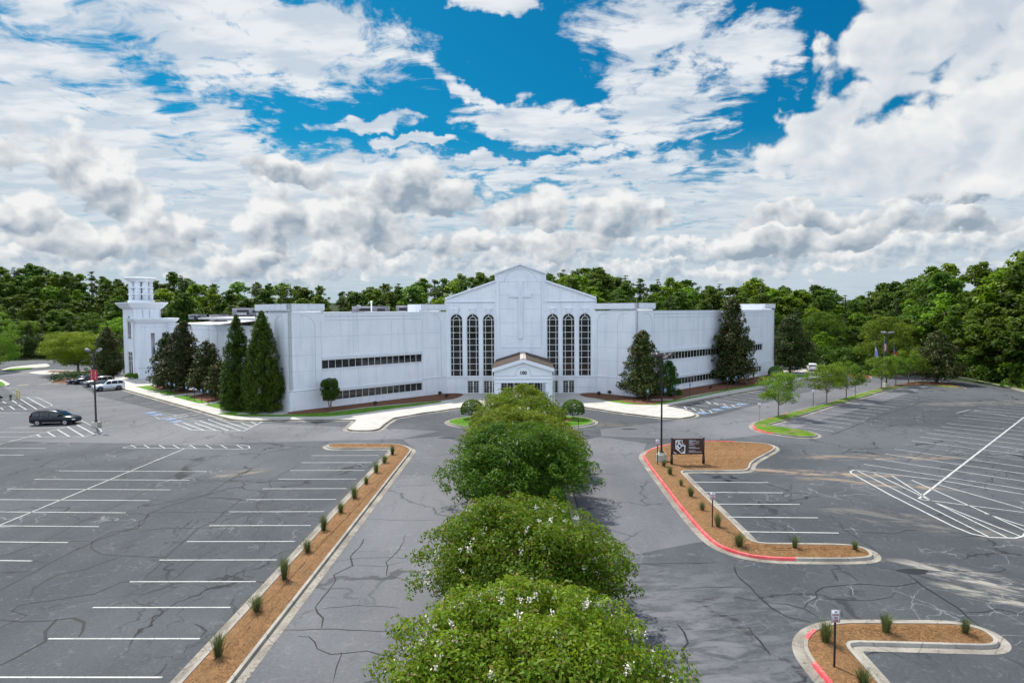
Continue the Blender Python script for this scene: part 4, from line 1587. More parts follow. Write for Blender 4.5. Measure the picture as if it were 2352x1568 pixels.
for (a, b) in wins:
    x0, x1 = X(a), X(b)
    cx, r = (x0 + x1) / 2, (x1 - x0) / 2
    f = MB()
    fr = .045
    ribbon(f, FW, [(x0 + fr, 2.9)] + [(cx + (r - fr) * math.cos(t), 12.0 + (r - fr) * math.sin(t)) for t in [math.pi - math.pi * i / 14 for i in range(15)]] + [(x1 - fr, 2.9)], .09, -.22, -.10)
    f.wbox(FW, x0, x1, 2.9, 2.98, -.22, -.08)
    r2 = r * .52
    for sx in (cx - r2, cx + r2):
        f.wbox(FW, sx - .035, sx + .035, 2.9, 12.0, -.22, -.12)
    for i in range(9):
        z = 12.0 - i * 1.012
        if z > 3.0:
            f.wbox(FW, x0, x1, z - .035, z + .035, -.22, -.121)
    ribbon(f, FW, [(cx + r2 * math.cos(t), 12.0 + r2 * math.sin(t)) for t in [math.pi - math.pi * i / 12 for i in range(13)]], .07, -.22, -.122)
    f.wbox(FW, cx - .035, cx + .035, 12.0 + r2, 12.0 + r, -.22, -.123)
    fo_ = f.build('arched_window', M['frame'], CH)
    glaze(f, FW, x0, x1, 2.9, 12.0, 9).build('pane', M['glass'], fo_)
    ks = MB()
    k = 0
    ks.v = [FW.p(*q) for q in ((cx - .16, 13.05, 0), (cx + .16, 13.05, 0), (cx + .42, 13.75, 0), (cx - .42, 13.75, 0),
                               (cx - .16, 13.05, .16), (cx + .16, 13.05, .16), (cx + .42, 13.75, .20), (cx - .42, 13.75, .20))]
    ks.f = [(4, 5, 6, 7), (0, 4, 7, 3), (1, 2, 6, 5), (3, 7, 6, 2), (0, 1, 5, 4)]
    ks.wbox(FW, cx - .48, cx + .48, 13.75, 13.87, 0, .24)
    ks.build('keystone', M['trim'], CH)


def double_door(W, x0, x1, top, parent=CH, y0=.0, leaves=2, ins=.2):
    f = MB()
    f.wbox(W, x0, x0 + .07, y0, top, -ins - .02, -ins + .12)
    f.wbox(W, x1 - .07, x1, y0, top, -ins - .02, -ins + .12)
    f.wbox(W, x0, x1, top - .09, top, -ins - .02, -ins + .121)
    o = f.build('entrance_door', M['frame'], parent)
    w_ = (x1 - x0 - .14) / leaves
    for i in range(leaves):
        a = x0 + .07 + i * w_
        b = a + w_
        lf = MB()
        for q in ((a, a + .085), (b - .085, b)):
            lf.wbox(W, q[0], q[1], y0 + .02, top - .09, -ins, -ins + .06)
        for q in ((y0 + .02, y0 + .24), (top - .19, top - .09)):
            lf.wbox(W, a, b, q[0], q[1], -ins, -ins + .061)
        mid = (a + b) / 2
        lf.wbox(W, mid - .015, mid + .015, y0 + .2, top - .15, -ins, -ins + .03)
        for j in range(1, 5):
            z = y0 + .24 + (top - .19 - y0 - .24) * j / 5
            lf.wbox(W, a, b, z - .013, z + .013, -ins, -ins + .031)
        lo = lf.build('leaf', M['frame'], o)
        gl = MB()
        k = 0
        gl.v = [W.p(a, y0 + .1, -ins + .01), W.p(b, y0 + .1, -ins + .01), W.p(b, top - .1, -ins + .01), W.p(a, top - .1, -ins + .01)]
        gl.f = [(0, 1, 2, 3)]
        gl.build('pane', M['glass'], o)
        hx = b - .12 if i % 2 == 0 else a + .12
        h = MB()
        h.wbox(W, hx - .05, hx + .05, y0 + .95, y0 + 1.25, -ins + .06, -ins + .12)
        h.build('door_handle', M['black'], o)


for a, b in doors:
    double_door(FW, X(a), X(b), 2.3)
for i in range(3):
    double_door(FW, X(-3.3 + 2.2 * i), X(-3.3 + 2.2 * i + 2.16), 2.4)
fm = MB()
for a, b in doors:
    fm.wbox(FW, X(a), X(b), .0, .03, .15, 1.0)
fm.build('door_mat', M['black'], CH)

# --- wings: body wall, parapets, bands, strip windows


def pav_cap(mb, tr_, W, a, b, zt=14.55, dep=.14, e0=0.0, e1=0.0, back=3.5):
    """raised parapet block of a pavilion"""
    mb.wbox(W, a - e0, b + e1, 13.72, zt, -.35, dep)
    tr_.wbox(W, a - e0, b + e1, 13.60, 13.72, -.2, dep - .07)
    tr_.wbox(W, a, b, 13.28, 13.37, -.02, .05)


def blind_arch(j, W, a, b, zs=11.75, ze=12.95, zb=2.95, right=True, left=True):
    cx, r = (a + b) / 2, (b - a) / 2
    pts = []
    if left:
        pts += [(a, zb), (a, zs)]
    n0, n1 = (math.pi, 0)
    if not right:
        n1 = math.pi * .38
    if not left:
        n0 = math.pi * .62
    pts += [(cx + (r - .12) * math.cos(n0 + (n1 - n0) * i / 14), zs + (ze - zs) * math.sin(n0 + (n1 - n0) * i / 14)) for i in range(15)]
    if right:
        pts += [(b, zs), (b, zb)]
    ribbon(j, W, pts, .05, -.01, .022)  # arch edge in grey, its shade put into the colour


def wing(W, pav, strips, length, base=1.05, mull=1.04, jn=(), zparts=None):
    mb, tr_, j = MB(), MB(), MB()
    zlow = 2.86
    hs = []
    for (a, b, za, zb) in strips:
        hs.append([(a, za), (b, za), (b, zb), (a, zb)])
    up = [(0, 0), (length, 0), (length, 13.35), (0, 13.35)]
    mb.wallpanel(W, up, hs, -TH, 0)
    # plinth
    lo = [h for h in strips if h[2] < 2.5]
    segs = []
    x = 0
    for (a, b, za, zb) in lo:
        segs.append((x, a))
        x = b
    segs.append((x, length))
    for (a, b) in segs:
        mb.wbox(W, a, b, 0, zlow, .0, .055)
        tr_.wbox(W, a, b, zlow, zlow + .10, .0, .11)
        j.wbox(W, a, b, zlow - .05, zlow - .003, .05, .062)
        mb.wbox(W, a, b, 0, base, .05, .085)
    for (a, b, za, zb) in lo:
        mb.wbox(W, a, b, 0, za - .02, .0, .055)
    # parapet bands
    x = 0
    for (a, b) in pav + [(length, length)]:
        if a > x + .3:
            tr_.wbox(W, x, a, 12.86, 12.95, .0, .06)
            j.wbox(W, x, a, 12.80, 12.86, .0, .025)
            tr_.wbox(W, x, a, 12.33, 12.39, .0, .045)
            j.wbox(W, x, a, 12.28, 12.33, .0, .02)
            tr_.wbox(W, x, a, 13.27, 13.36, -.36, .05)
        x = b
    for (a, b) in pav:
        pav_cap(mb, tr_, W, a, b, e0=.14 if a == 0 else 0, e1=.14 if b == length else 0)
    for (a, b, za, zb) in strips:
        tr_.wbox(W, a, b, zb + .12, zb + .20, .0, .07)
        tr_.wbox(W, a, b, zb + .38, zb + .46, .0, .10)
        tr_.wbox(W, a - .05, b + .05, za - .10, za, -.1, .10)
    for (kind, v0, v1, v2) in jn:
        if kind == 'h':
            j.wbox(W, v1, v2, v0 - .017, v0 + .017, -.01, .010)
        elif kind == 'v':
            j.wbox(W, v0 - .017, v0 + .017, v1, v2, -.01, .011)
    mb.build('wing_wall', M['stucco'], CH)
    tr_.build('cornice', M['trim'], CH)
    for (a, b, za, zb) in strips:
        f = MB()
        f.wbox(W, a, b, za, za + .05, -.22, -.12)
        f.wbox(W, a, b, zb - .05, zb, -.22, -.12)
        n = max(1, round((b - a) / mull))
        for i in range(n + 1):
            x = a + (b - a) * i / n
            f.wbox(W, max(a, x - .027), min(b, x + .027), za, zb, -.22, -.15)
        fo_ = f.build('strip_window', M['frame'], CH)
        rs = random.Random(int(a * 10 + za))
        for i in range(n):
            x0, x1 = a + (b - a) * i / n, a + (b - a) * (i + 1) / n
            t_ = MB()
            t_.v += [W.p(x0, za, -.2), W.p(x1, za, -.2), W.p(x1, zb, -.2), W.p(x0, zb, -.2)]
            t_.f.append((0, 1, 2, 3))
            t_.build('pane', M['blind' if rs.random() < .16 else 'glass'], fo_)
    return j


Ln = LW.len
j = wing(LW, [(0, 5.1), (21.4, Ln)], [(4.62, 21.55, 5.58, 6.8), (7.0 - 2.4, 21.55, 1.12, 2.32)], Ln, mull=1.06,
         jn=[('h', 10.04, 0, 21.6), ('h', 7.62, 0, 4.55), ('h', 5.45, 0, 4.55), ('h', 7.62, 21.7, 25.2), ('h', 10.04, 21.7, 25.2), ('v', 10.3, 7.6, 12.28), ('v', 16.0, 7.6, 12.28),
             ('v', 7.4, 2.95, 5.4), ('v', 10.3, 2.95, 5.4), ('v', 13.2, 2.95, 5.4), ('v', 21.7, 1.1, 12.28), ('v', 4.55, 2.95, 12.28)])
blind_arch(j, LW, .55, 3.66, left=False)
blind_arch(j, LW, 22.6, 25.3, left=False)
j.build('joint_and_shade_line', M['joint'], CH)
j = wing(RP, [(0, RP.len)], [], RP.len, jn=[('h', 10.04, 0, RP.len), ('h', 7.62, 0, RP.len), ('h', 5.45, 0, RP.len)])
blind_arch(j, RP, .42, 3.1, right=False)
blind_arch(j, RP, 4.39, 7.1, right=False)
j.build('joint_and_shade_line', M['joint'], CH)
j = wing(RW, [(0, 4.87), (43.9, 48.6)], [(5.3, 43.36, 5.40, 6.6), (5.3, 42.95, 1.1, 2.2)], 48.6, mull=.98,
         jn=[('h', 10.04, 0, 43.8), ('v', 4.75, 7.6, 12.9), ('h', 7.7, 0, 4.8)] + [('v', 5.3 + 6.35 * i, 7.6, 12.28) for i in range(1, 6)])
blind_arch(j, RW, .9, 4.1, left=False)
blind_arch(j, RW, 45.2, 48.0, left=False)
j.build('joint_and_shade_line', M['joint'], CH)
j = wing(LS, [(0, LS.len)], [], LS.len, jn=[('h', 10.04, 0, LS.len), ('h', 7.62, 0, LS.len), ('h', 5.45, 0, LS.len)])
blind_arch(j, LS, 6.2, 9.4, right=False)
blind_arch(j, LS, 1.2, 4.4, right=False)
j.build('joint_and_shade_line', M['joint'], CH)
# far ends and backs of parapets, roofs
mb = MB()
mb.wbox(RS, 0, RS.len, 0, 13.3, -.3, 0)
SW = Wall((S1[0] + 20, S1[1] + 20), S1)
mb.wbox(SW, 0, SW.len, 0, 13.34, -.3, .0)
mb.build('rear_wall', M['stucco'], CH)
# pavilion top blocks: returns so that they are boxes, not screens
mb = MB()


def block(W, a, b, dep, z0=13.3, z1=14.548):
    """parapet ring behind a pavilion front"""
    mb = MB()
    mb.wbox(W, a, a + .3, z0, z1, -dep, -.34)
    mb.wbox(W, b - .3, b, z0, z1, -dep, -.34)
    mb.wbox(W, a, b, z0, z1, -dep - .3, -dep)
    mb.build('parapet', M['stucco'], CH)


block(LW, .35, 5.1, 7.0)
block(LW, 21.4, 25.6, 3.2)
block(RW, .35, 4.87, 5.0)
block(RW, 43.9, 48.3, 5.0)
roofs = MB()
rp = [LW.p(.2, 0, -.3)[:2], LW.p(Ln, 0, -.3)[:2], (12, 102.9), RW.p(.2, 0, -.3)[:2], RW.p(48.3, 0, -.3)[:2], (REt[0] - 35, REt[1] + 34.6), (-18, 176), (-56, 138), (-55.2, 108.3), (S1[0] + .4, S1[1] + .2)]
roofs.prism(ccw(rp), 12.3, 12.6)
roofs.build('roof', M['roof_white'], CH)
roofs = MB()
dA = 26.0
ra = [(*AN.p(0, 0, -.2)[:2], 11.15), (*AN.p(AN.len, 0, -.2)[:2], 11.15), (*AN.p(AN.len, 0, -dA)[:2], 12.15), (*AN.p(0, 0, -dA)[:2], 12.15)]
roofs.addm(ra + [(p[0], p[1], p[2] - .4) for p in ra], [(0, 1, 2, 3), (7, 6, 5, 4)])
for s_ in (9.0, 22.0, 34.0):            # low membrane seams
    k = len(roofs.v)
    q0, q1 = AN.p(s_, 11.17, -.5), AN.p(s_, 12.15, -dA)
    roofs.v += [q0, AN.p(s_ + .5, 11.17, -.5), AN.p(s_ + .5, 12.15, -dA), q1]
    roofs.v += [(p[0], p[1], p[2] + .08) for p in roofs.v[k:k + 4]]
    roofs.f += [(k + 4, k + 5, k + 6, k + 7), (k, k + 1, k + 5, k + 4), (k + 1, k + 2, k + 6, k + 5), (k + 3, k, k + 4, k + 7)]
roofs.wbox(AN, -4, AN.len, 10.5, 13.45, -dA - .3, -dA)
roofs.build('roof', M['roof_white'], CH)
# nave behind the gable
mb = MB()
for sg in (-1, 1):
    k = len(mb.v)
    q = [(sg * 12, 15.3), (sg * 4.0, 18.1), (sg * 4.0, 19.3), (0, 20.8)]
    for i in range(3):
        k = len(mb.v)
        mb.v += [(q[i][0], 102.8, q[i][1]), (q[i + 1][0], 102.8, q[i + 1][1]), (q[i + 1][0], 136, q[i + 1][1]), (q[i][0], 136, q[i][1])]
        mb.f.append((k, k + 1, k + 2, k + 3))
    k = len(mb.v)
    mb.v += [(sg * 12, 102.8, 12.5), (sg * 12, 136, 12.5), (sg * 12, 136, 15.3), (sg * 12, 102.8, 15.3)]
    mb.f.append((k, k + 1, k + 2, k + 3))
k = len(mb.v)
mb.v += [(-12, 136, 12.5), (12, 136, 12.5), (12, 136, 15.3), (4, 136, 18.1), (4, 136, 19.3), (0, 136, 20.8), (-4, 136, 19.3), (-4, 136, 18.1), (-12, 136, 15.3)]
mb.f.append(tuple(range(k, k + 9)))
mb.build('gable_roof', M['roof_white'], CH)

# --- annex wall with pilasters
mb, tr_, j = MB(), MB(), MB()
ah = [[(s, 5.9), (s + 1.1, 5.9), (s + 1.1, 7.5), (s, 7.5)] for s in (AN.len - 14.6, AN.len - 22.6)]
mb.wallpanel(AN, [(0, 0), (AN.len, 0), (AN.len, 11.2), (0, 11.2)], ah, -.3, 0)
tr_.wbox(AN, 0, AN.len, 11.15, 11.3, -.35, .12)
tr_.wbox(AN, 0, AN.len, 2.6, 2.7, 0, .08)
for k in range(1, 8):
    s = AN.len - 4.1 * k
    mb.wbox(AN, s - .16, s + .16, 0, 10.3, 0, .06)
    j.wbox(AN, s - .2, s - .165, 0, 11.1, -.01, .015)
j.wbox(AN, 0, AN.len, 10.3, 10.34, -.01, .02)
mb.build('annex_wall', M['stucco'], CH)
tr_.build('cornice', M['trim'], CH)
j.build('joint_and_shade_line', M['joint'], CH)
for s in (AN.len - 14.6, AN.len - 22.6):
    f = MB()
    f.wbox(AN, s, s + 1.1, 5.9, 5.97, -.2, -.05)
    f.wbox(AN, s, s + .06, 5.9, 7.5, -.2, -.05)
    fo_ = f.build('window', M['frame'], CH)
    g = MB()
    g.v = [AN.p(s, 5.9, -.15), AN.p(s + 1.1, 5.9, -.15), AN.p(s + 1.1, 7.5, -.15), AN.p(s, 7.5, -.15)]
    g.f = [(0, 1, 2, 3)]
    g.build('pane', M['glass'], fo_)

# --- tower at the left end
K = (-78.3, 127.7)
e1, e2 = (.7071, .7071), (-.7071, .7071)
TR = Wall(K, (K[0] + 5.1 * e1[0], K[1] + 5.1 * e1[1]))            # face towards the entrance side
TL = Wall((K[0] + 8.0 * e2[0], K[1] + 8.0 * e2[1]), K)            # face towards the left car park
mb, tr_, j = MB(), MB(), MB()
mb.wallpanel(TR, [(0, 0), (5.1, 0), (5.1, 14.4), (0, 14.4)], [], -.3, 0)
cx = 8.0 - 3.3
holes = [arch(cx - 1.3, cx + 1.3, 8.0, 11.6), [(cx - 1.75, 1.0), (cx + 1.75, 1.0), (cx + 1.75, 5.45), (cx - 1.75, 5.45)]]
mb.wallpanel(TL, [(0, 0), (8, 0), (8, 14.4), (0, 14.4)], holes, -.3, 0)
TRb = Wall((K[0] + 5.1 * e1[0], K[1] + 5.1 * e1[1]), (K[0] + 5.1 * e1[0] + 8 * e2[0], K[1] + 5.1 * e1[1] + 8 * e2[1]))
mb.wbox(TRb, 0, 8, 0, 14.4, -.3, 0)
TBk = Wall((K[0] + 5.1 * e1[0] + 8 * e2[0], K[1] + 5.1 * e1[1] + 8 * e2[1]), (K[0] + 8 * e2[0], K[1] + 8 * e2[1]))
mb.wbox(TBk, 0, 5.1, 0, 14.4, -.3, 0)
tower = mb.build('tower', M['stucco'], CH)
# flared cornice
tcx, tcy = K[0] + 2.55 * e1[0] + 4 * e2[0], K[1] + 2.55 * e1[1] + 4 * e2[1]


def flare(mbx, hx, hy, z0, z1, out, c=(tcx, tcy)):
    k = len(mbx.v)
    prof = [(0.0, z0), (.08, z0), (out * .45, z0 + (z1 - z0) * .28), (out, z0 + (z1 - z0) * .86), (out, z1), (.2, z1 + .02)]
    for (o_, z) in prof:
        for sx, sy in ((-1, -1), (1, -1), (1, 1), (-1, 1)):
            u, v = sx * (hx + o_), sy * (hy + o_)
            mbx.v.append((c[0] + e1[0] * u + e2[0] * v, c[1] + e1[1] * u + e2[1] * v, z))
    for i in range(len(prof) - 1):
        for q in range(4):
            q2 = (q + 1) % 4
            mbx.f.append((k + i * 4 + q, k + i * 4 + q2, k + (i + 1) * 4 + q2, k + (i + 1) * 4 + q))
    mbx.f.append(tuple(k + (len(prof) - 1) * 4 + q for q in range(4)))


fl = MB()
flare(fl, 2.55, 4.0, 14.2, 15.6, 1.15)
fl.build('cornice', M['trim'], tower)
for s in (1.75, 3.0):
    j.wbox(TR, s - .04, s + .04, 12.4, 14.0, 0, .12)
j.wbox(TL, 0, 8, 11.5, 11.54, -.01, .012)
j.wbox(TL, 0, 8, 2.0, 2.03, -.01, .012)
j.build('joint_and_shade_line', M['joint'], tower)
f = MB()
ribbon(f, TL, arch(cx - 1.25, cx + 1.25, 8.0, 11.6)[1:-1], .1, -.2, -.05)
f.wbox(TL, cx - .05, cx + .05, 8.0, 12.9, -.2, -.06)
for z in (8.04, 8.8, 11.5):
    f.wbox(TL, cx - 1.3, cx + 1.3, z - .04, z + .04, -.2, -.07)
fo_ = f.build('arched_window', M['frame'], tower)
glaze(f, TL, cx - 1.3, cx + 1.3, 8.0, 11.6, 1, inset=.18).build('pane', M['glass'], fo_)
f = MB()
f.wbox(TL, cx - .05, cx + .05, 1.0, 5.45, -.2, -.06)
for z in (1.04, 3.55, 4.55, 5.41):
    f.wbox(TL, cx - 1.75, cx + 1.75, z - .04, z + .04, -.2, -.07)
for x in (cx - 1.71, cx + 1.71):
    f.wbox(TL, x - .04, x + .04, 1.0, 5.45, -.2, -.08)
fo_ = f.build('window', M['frame'], tower)
glaze(f, TL, cx - 1.75, cx + 1.75, 1.0, 5.45, 1, head=False, inset=.18).build('pane', M['glass'], fo_)
# open round lantern
lan = MB()
lc = (tcx, tcy, 0)
ZL = lambda z: 15.55 + (z - 15.55) * .79
lan.lathe(lc, [(2.45, 15.5), (2.45, 16.0), (2.2, 16.1)], 28)
for z in (ZL(17.75), ZL(19.45)):
    lan.lathe(lc, [(2.15, z - .12), (2.42, z - .10), (2.42, z + .12), (2.15, z + .14)], 28)
lan.lathe(lc, [(2.1, ZL(20.9)), (2.3, ZL(21.0)), (2.6, ZL(21.5)), (3.0, ZL(21.85)), (3.1, ZL(22.0)), (2.9, ZL(22.1)), (.5, ZL(22.15))], 28)
lant = lan.build('lantern', M['trim'], tower, smooth=False)
for k in range(8):
    t = 2 * math.pi * (k + .25) / 8
    c_ = MB()
    c_.lathe((tcx + 1.72 * math.cos(t), tcy + 1.72 * math.sin(t), 0), [(.60, 16.0), (.60, ZL(21.1))], 12)
    c_.build('column', M['trim'], lant, smooth=True)
# lower block in front of the tower, with its own flared cornice
Kb = (K[0] + 1.2 * e1[0] - .5 * e2[0], K[1] + 1.2 * e1[1] - .5 * e2[1])
BR = Wall(Kb, (Kb[0] + 6.1 * e1[0], Kb[1] + 6.1 * e1[1]))
mb, j = MB(), MB()
bh = [[(1.6, 1.9), (2.35, 1.9), (2.35, 9.3), (1.6, 9.3)], [(3.7, 7.4), (4.5, 7.4), (4.5, 9.3), (3.7, 9.3)]]
mb.wallpanel(BR, [(-.9, 0), (6.1, 0), (6.1, 11.4), (-.9, 11.4)], bh, -.45, .7)
mb.wbox(BR, -.9, 6.1, 0, 11.39, -4.0, -.45)
low = mb.build('stair_block', M['stucco'], CH)
fl = MB()
bc = BR.p(2.6, 0, -1.65)[:2]
flare(fl, 3.5, 2.35, 11.3, 12.35, .75, bc)
fl.build('cornice', M['trim'], low)
j.wbox(BR, -.9, 6.1, 10.5, 10.54, .69, .715)
j.wbox(BR, -.9, 6.1, 2.2, 2.3, .69, .76)
j.build('joint_and_shade_line', M['joint'], low)
for q in ((2.1, 4.6, 6.4, 2.35), (3.95, 7.4, 9.3, 4.5)):
    g = MB()
    k = 0
    g.v += [BR.p(q[0], q[1], .35), BR.p(q[3], q[1], .35), BR.p(q[3], q[2], .35), BR.p(q[0], q[2], .35)]
    g.f.append((k, k + 1, k + 2, k + 3))
    g.build('pane', M['glass'], low)

# --- entrance canopy
PC = .32
yF, yB = 86.7, 102.45
mb = MB()
PW = Wall((PC - 4.0, yF), (PC + 4.0, yF))
PW.n = (0.0, -1.0)
Z = lambda z: z
mb.wallpanel(PW, [(0, 0), (.95, 0), (.95, 3.68), (7.05, 3.68), (7.05, 0), (8, 0), (8, 5.35), (4, 6.6), (0, 5.35)], [], -.6, 0)
for x in (0, 7.4):
    mb.wbox(PW, x, x + .6, 3.68, 5.2, -15.7, -.6)
    for yy in (5.0, 10.0):
        mb.wbox(PW, x, x + .6, 0, 3.68, -yy - .6, -yy)
mb.wbox(PW, .6, 7.4, 3.9, 4.1, -15.7, -.6)
can = mb.build('entrance_canopy', M['trim'], CH)
tr_, j = MB(), MB()
for sg in (-1, 1):
    k = len(tr_.v)
    q = [(4 + sg * 4.25, 5.10), (4, 6.42), (4, 6.93), (4 + sg * 4.25, 5.62)]
    tr_.v += [PW.p(p[0], p[1], d) for d in (-.1, .3) for p in q]
    tr_.f += [(k, k + 1, k + 2, k + 3), (k + 4, k + 7, k + 6, k + 5), (k, k + 4, k + 5, k + 1), (k + 3, k + 2, k + 6, k + 7), (k, k + 3, k + 7, k + 4)]
tr_.wbox(PW, -.05, 8.05, 3.62, 3.74, -.02, .07)
tr_.wbox(PW, -.05, 8.05, 4.13, 4.22, -.02, .06)
tr_.build('cornice', M['trim'], can)
ribbon(j, PW, [(.1, 4.58), (2.95, 4.58), (3.0, 4.75)] + [(4 + 1.05 * math.cos(t), 4.75 + 1.05 * math.sin(t)) for t in [math.pi - math.pi * i / 16 for i in range(17)]] + [(5.05, 4.58), (7.9, 4.58)], .05, -.01, .03)
j.wbox(PW, .0, 8.0, 4.06, 4.125, -.01, .03)
j.build('joint_and_shade_line', M['joint'], can)
rf = MB()
for sg in (-1, 1):
    k = len(rf.v)
    x0, x1 = PC, PC + sg * 4.3
    rf.v += [(x0, yF - .28, 6.95), (x1, yF - .28, 5.64), (x1, yB, 5.64), (x0, yB, 6.95), (x0, yF - .28, 6.85), (x1, yF - .28, 5.54), (x1, yB, 5.54), (x0, yB, 6.85)]
    rf.f += [(k, k + 1, k + 2, k + 3), (k + 7, k + 6, k + 5, k + 4), (k, k + 4, k + 5, k + 1), (k + 1, k + 5, k + 6, k + 2)]
rf.build('roof', M['shingle'], can)
rr = MB()
for sg in (-1, 1):
    k = len(rr.v)
    rr.v += [(PC, yF - .2, 6.985), (PC + sg * .42, yF - .2, 6.86), (PC + sg * .42, yB, 6.86), (PC, yB, 6.985)]
    rr.f.append((k, k + 1, k + 2, k + 3))
rr.build('ridge_cap', M['flashing'], can)
dp = MB()
for x in (PC - 4.22, PC + 4.2):
    dp.tube([(x, yF + .1, 5.5), (x, yF - .12, 5.2), (x, yF - .12, .15)], .055, 6)
    dp.box((x, yF - .12, .4), (.16, .16, .5))
dp.build('downpipe', M['frame'], can)
text_obj('house_number', '100', .66, M['black'], can, (PC, yF - .03, 4.98), (R(90), 0, 0), width=.86, thick=.02, bold=.015)

# ------------------------------------------------------------------ roof plant


def hvac(loc, size, rz, label, fans=1, group=None):
    o = tag(empty('rooftop_air_conditioner', loc, rz), label, 'air conditioner', group)
    L_, W_2, H_ = size
    b = MB()
    b.box((0, 0, H_ / 2 + .15), (L_, W_2, H_))
    b.box((0, 0, .075), (L_ * .9, W_2 * .8, .15))
    b.build('cabinet', M['hvac'], o, world=False, bevel=.03)
    g = MB()
    g.box((-L_ * .12, -W_2 / 2 - .02, H_ * .5 + .15), (L_ * .42, .04, H_ * .55))
    g.box((L_ * .33, -W_2 / 2 - .02, H_ * .55 + .15), (L_ * .22, .04, H_ * .35))
    g.build('grille', M['hvac_dark'], o, world=False)
    h = MB()
    h.box((-L_ * .12, -W_2 / 2 - .35, H_ * .42 + .15), (L_ * .36, .6, .1))
    h.box((-L_ * .12, -W_2 / 2 - .6, H_ * .28 + .15), (L_ * .36, .06, .5))
    h.build('intake_hood', M['grey_metal'], o, world=False)
    for i in range(fans):
        f_ = MB()
        f_.lathe((L_ * (.28 - .5 * i), 0, H_ + .15), [(.5, 0), (.5, .2), (.42, .22), (.1, .2)], 14)
        f_.build('fan', M['hvac_dark'], o, world=False)
    return o


def at(px, py, z):
    g_ = G(px, py, z)
    return (g_[0], g_[1], z)



def on_annex(px, py):
    d_ = 10.0
    for _ in range(30):
        z_ = 11.15 + d_ / dA
        g_ = G(px, py, z_)
        d_ = d_ * .5 + .5 * max(1.5, min(dA - 2, (g_[0] + g_[1] - AN0[0] - AN0[1]) / 1.4142))
    return (g_[0], g_[1], 11.17 + d_ / dA)


hvac(on_annex(*z1(1614, 521)), (3.6, 2.0, 1.15), R(-8), 'grey air conditioner on the flat white roof nearest the tower', 2)
hvac(on_annex(*z1(1790, 534)), (3.3, 2.0, 1.25), R(-8), 'grey air conditioner on the flat white roof, second from the tower', 2)
hvac(on_annex(*z1(1905, 520)), (1.6, 1.4, .85), R(-8), 'small dark condenser unit on the flat white roof beside the cypress tip', 1)
hvac((-52.6, 123, 12.6), (5.5, 3.0, 1.5), R(0), 'wide pale roof unit just left of the left pavilion parapet', 2)
hvac((-29.9, 127, 12.6), (7.0, 2.4, 1.75), R(0), 'long grey air conditioner behind the left wing parapet below the thin white vent pipe', 2)
hvac((-22.8, 127, 12.6), (3.7, 2.4, 1.85), R(0), 'grey air conditioner behind the left wing parapet closest to the central gable', 1)
v = MB()
v.tube([(-29.2, 124.5, 12.5), (-29.2, 124.5, 15.3)], .16, 10)
v.lathe((-29.2, 124.5, 15.25), [(.22, 0), (.22, .25), (.05, .3)], 10)
tag(v.build('vent_pipe', M['trim'], None), 'thin white vent pipe rising above the left wing roof', 'vent pipe')
sdh = tag(empty('satellite_dish', (-31.6, 124.0, 12.6)), 'small grey satellite dish on the roof of the left wing', 'satellite dish')
v = MB()
v.tube([(0, 0, 0), (0, 0, 1.6)], .05, 6)
v.build('mast', M['grey_metal'], sdh, world=False)
v = MB()
v.lathe((0, 0, 0), [(.02, 0), (.3, .05), (.5, .16), (.5, .18), (.3, .08), (.02, .03)], 14)
dsh = v.build('dish', M['grey_metal'], sdh, world=False)
dsh.rotation_euler = (R(65), 0, R(20))
dsh.location = (0, -.1, 1.7)

# ------------------------------------------------------------------ vegetation


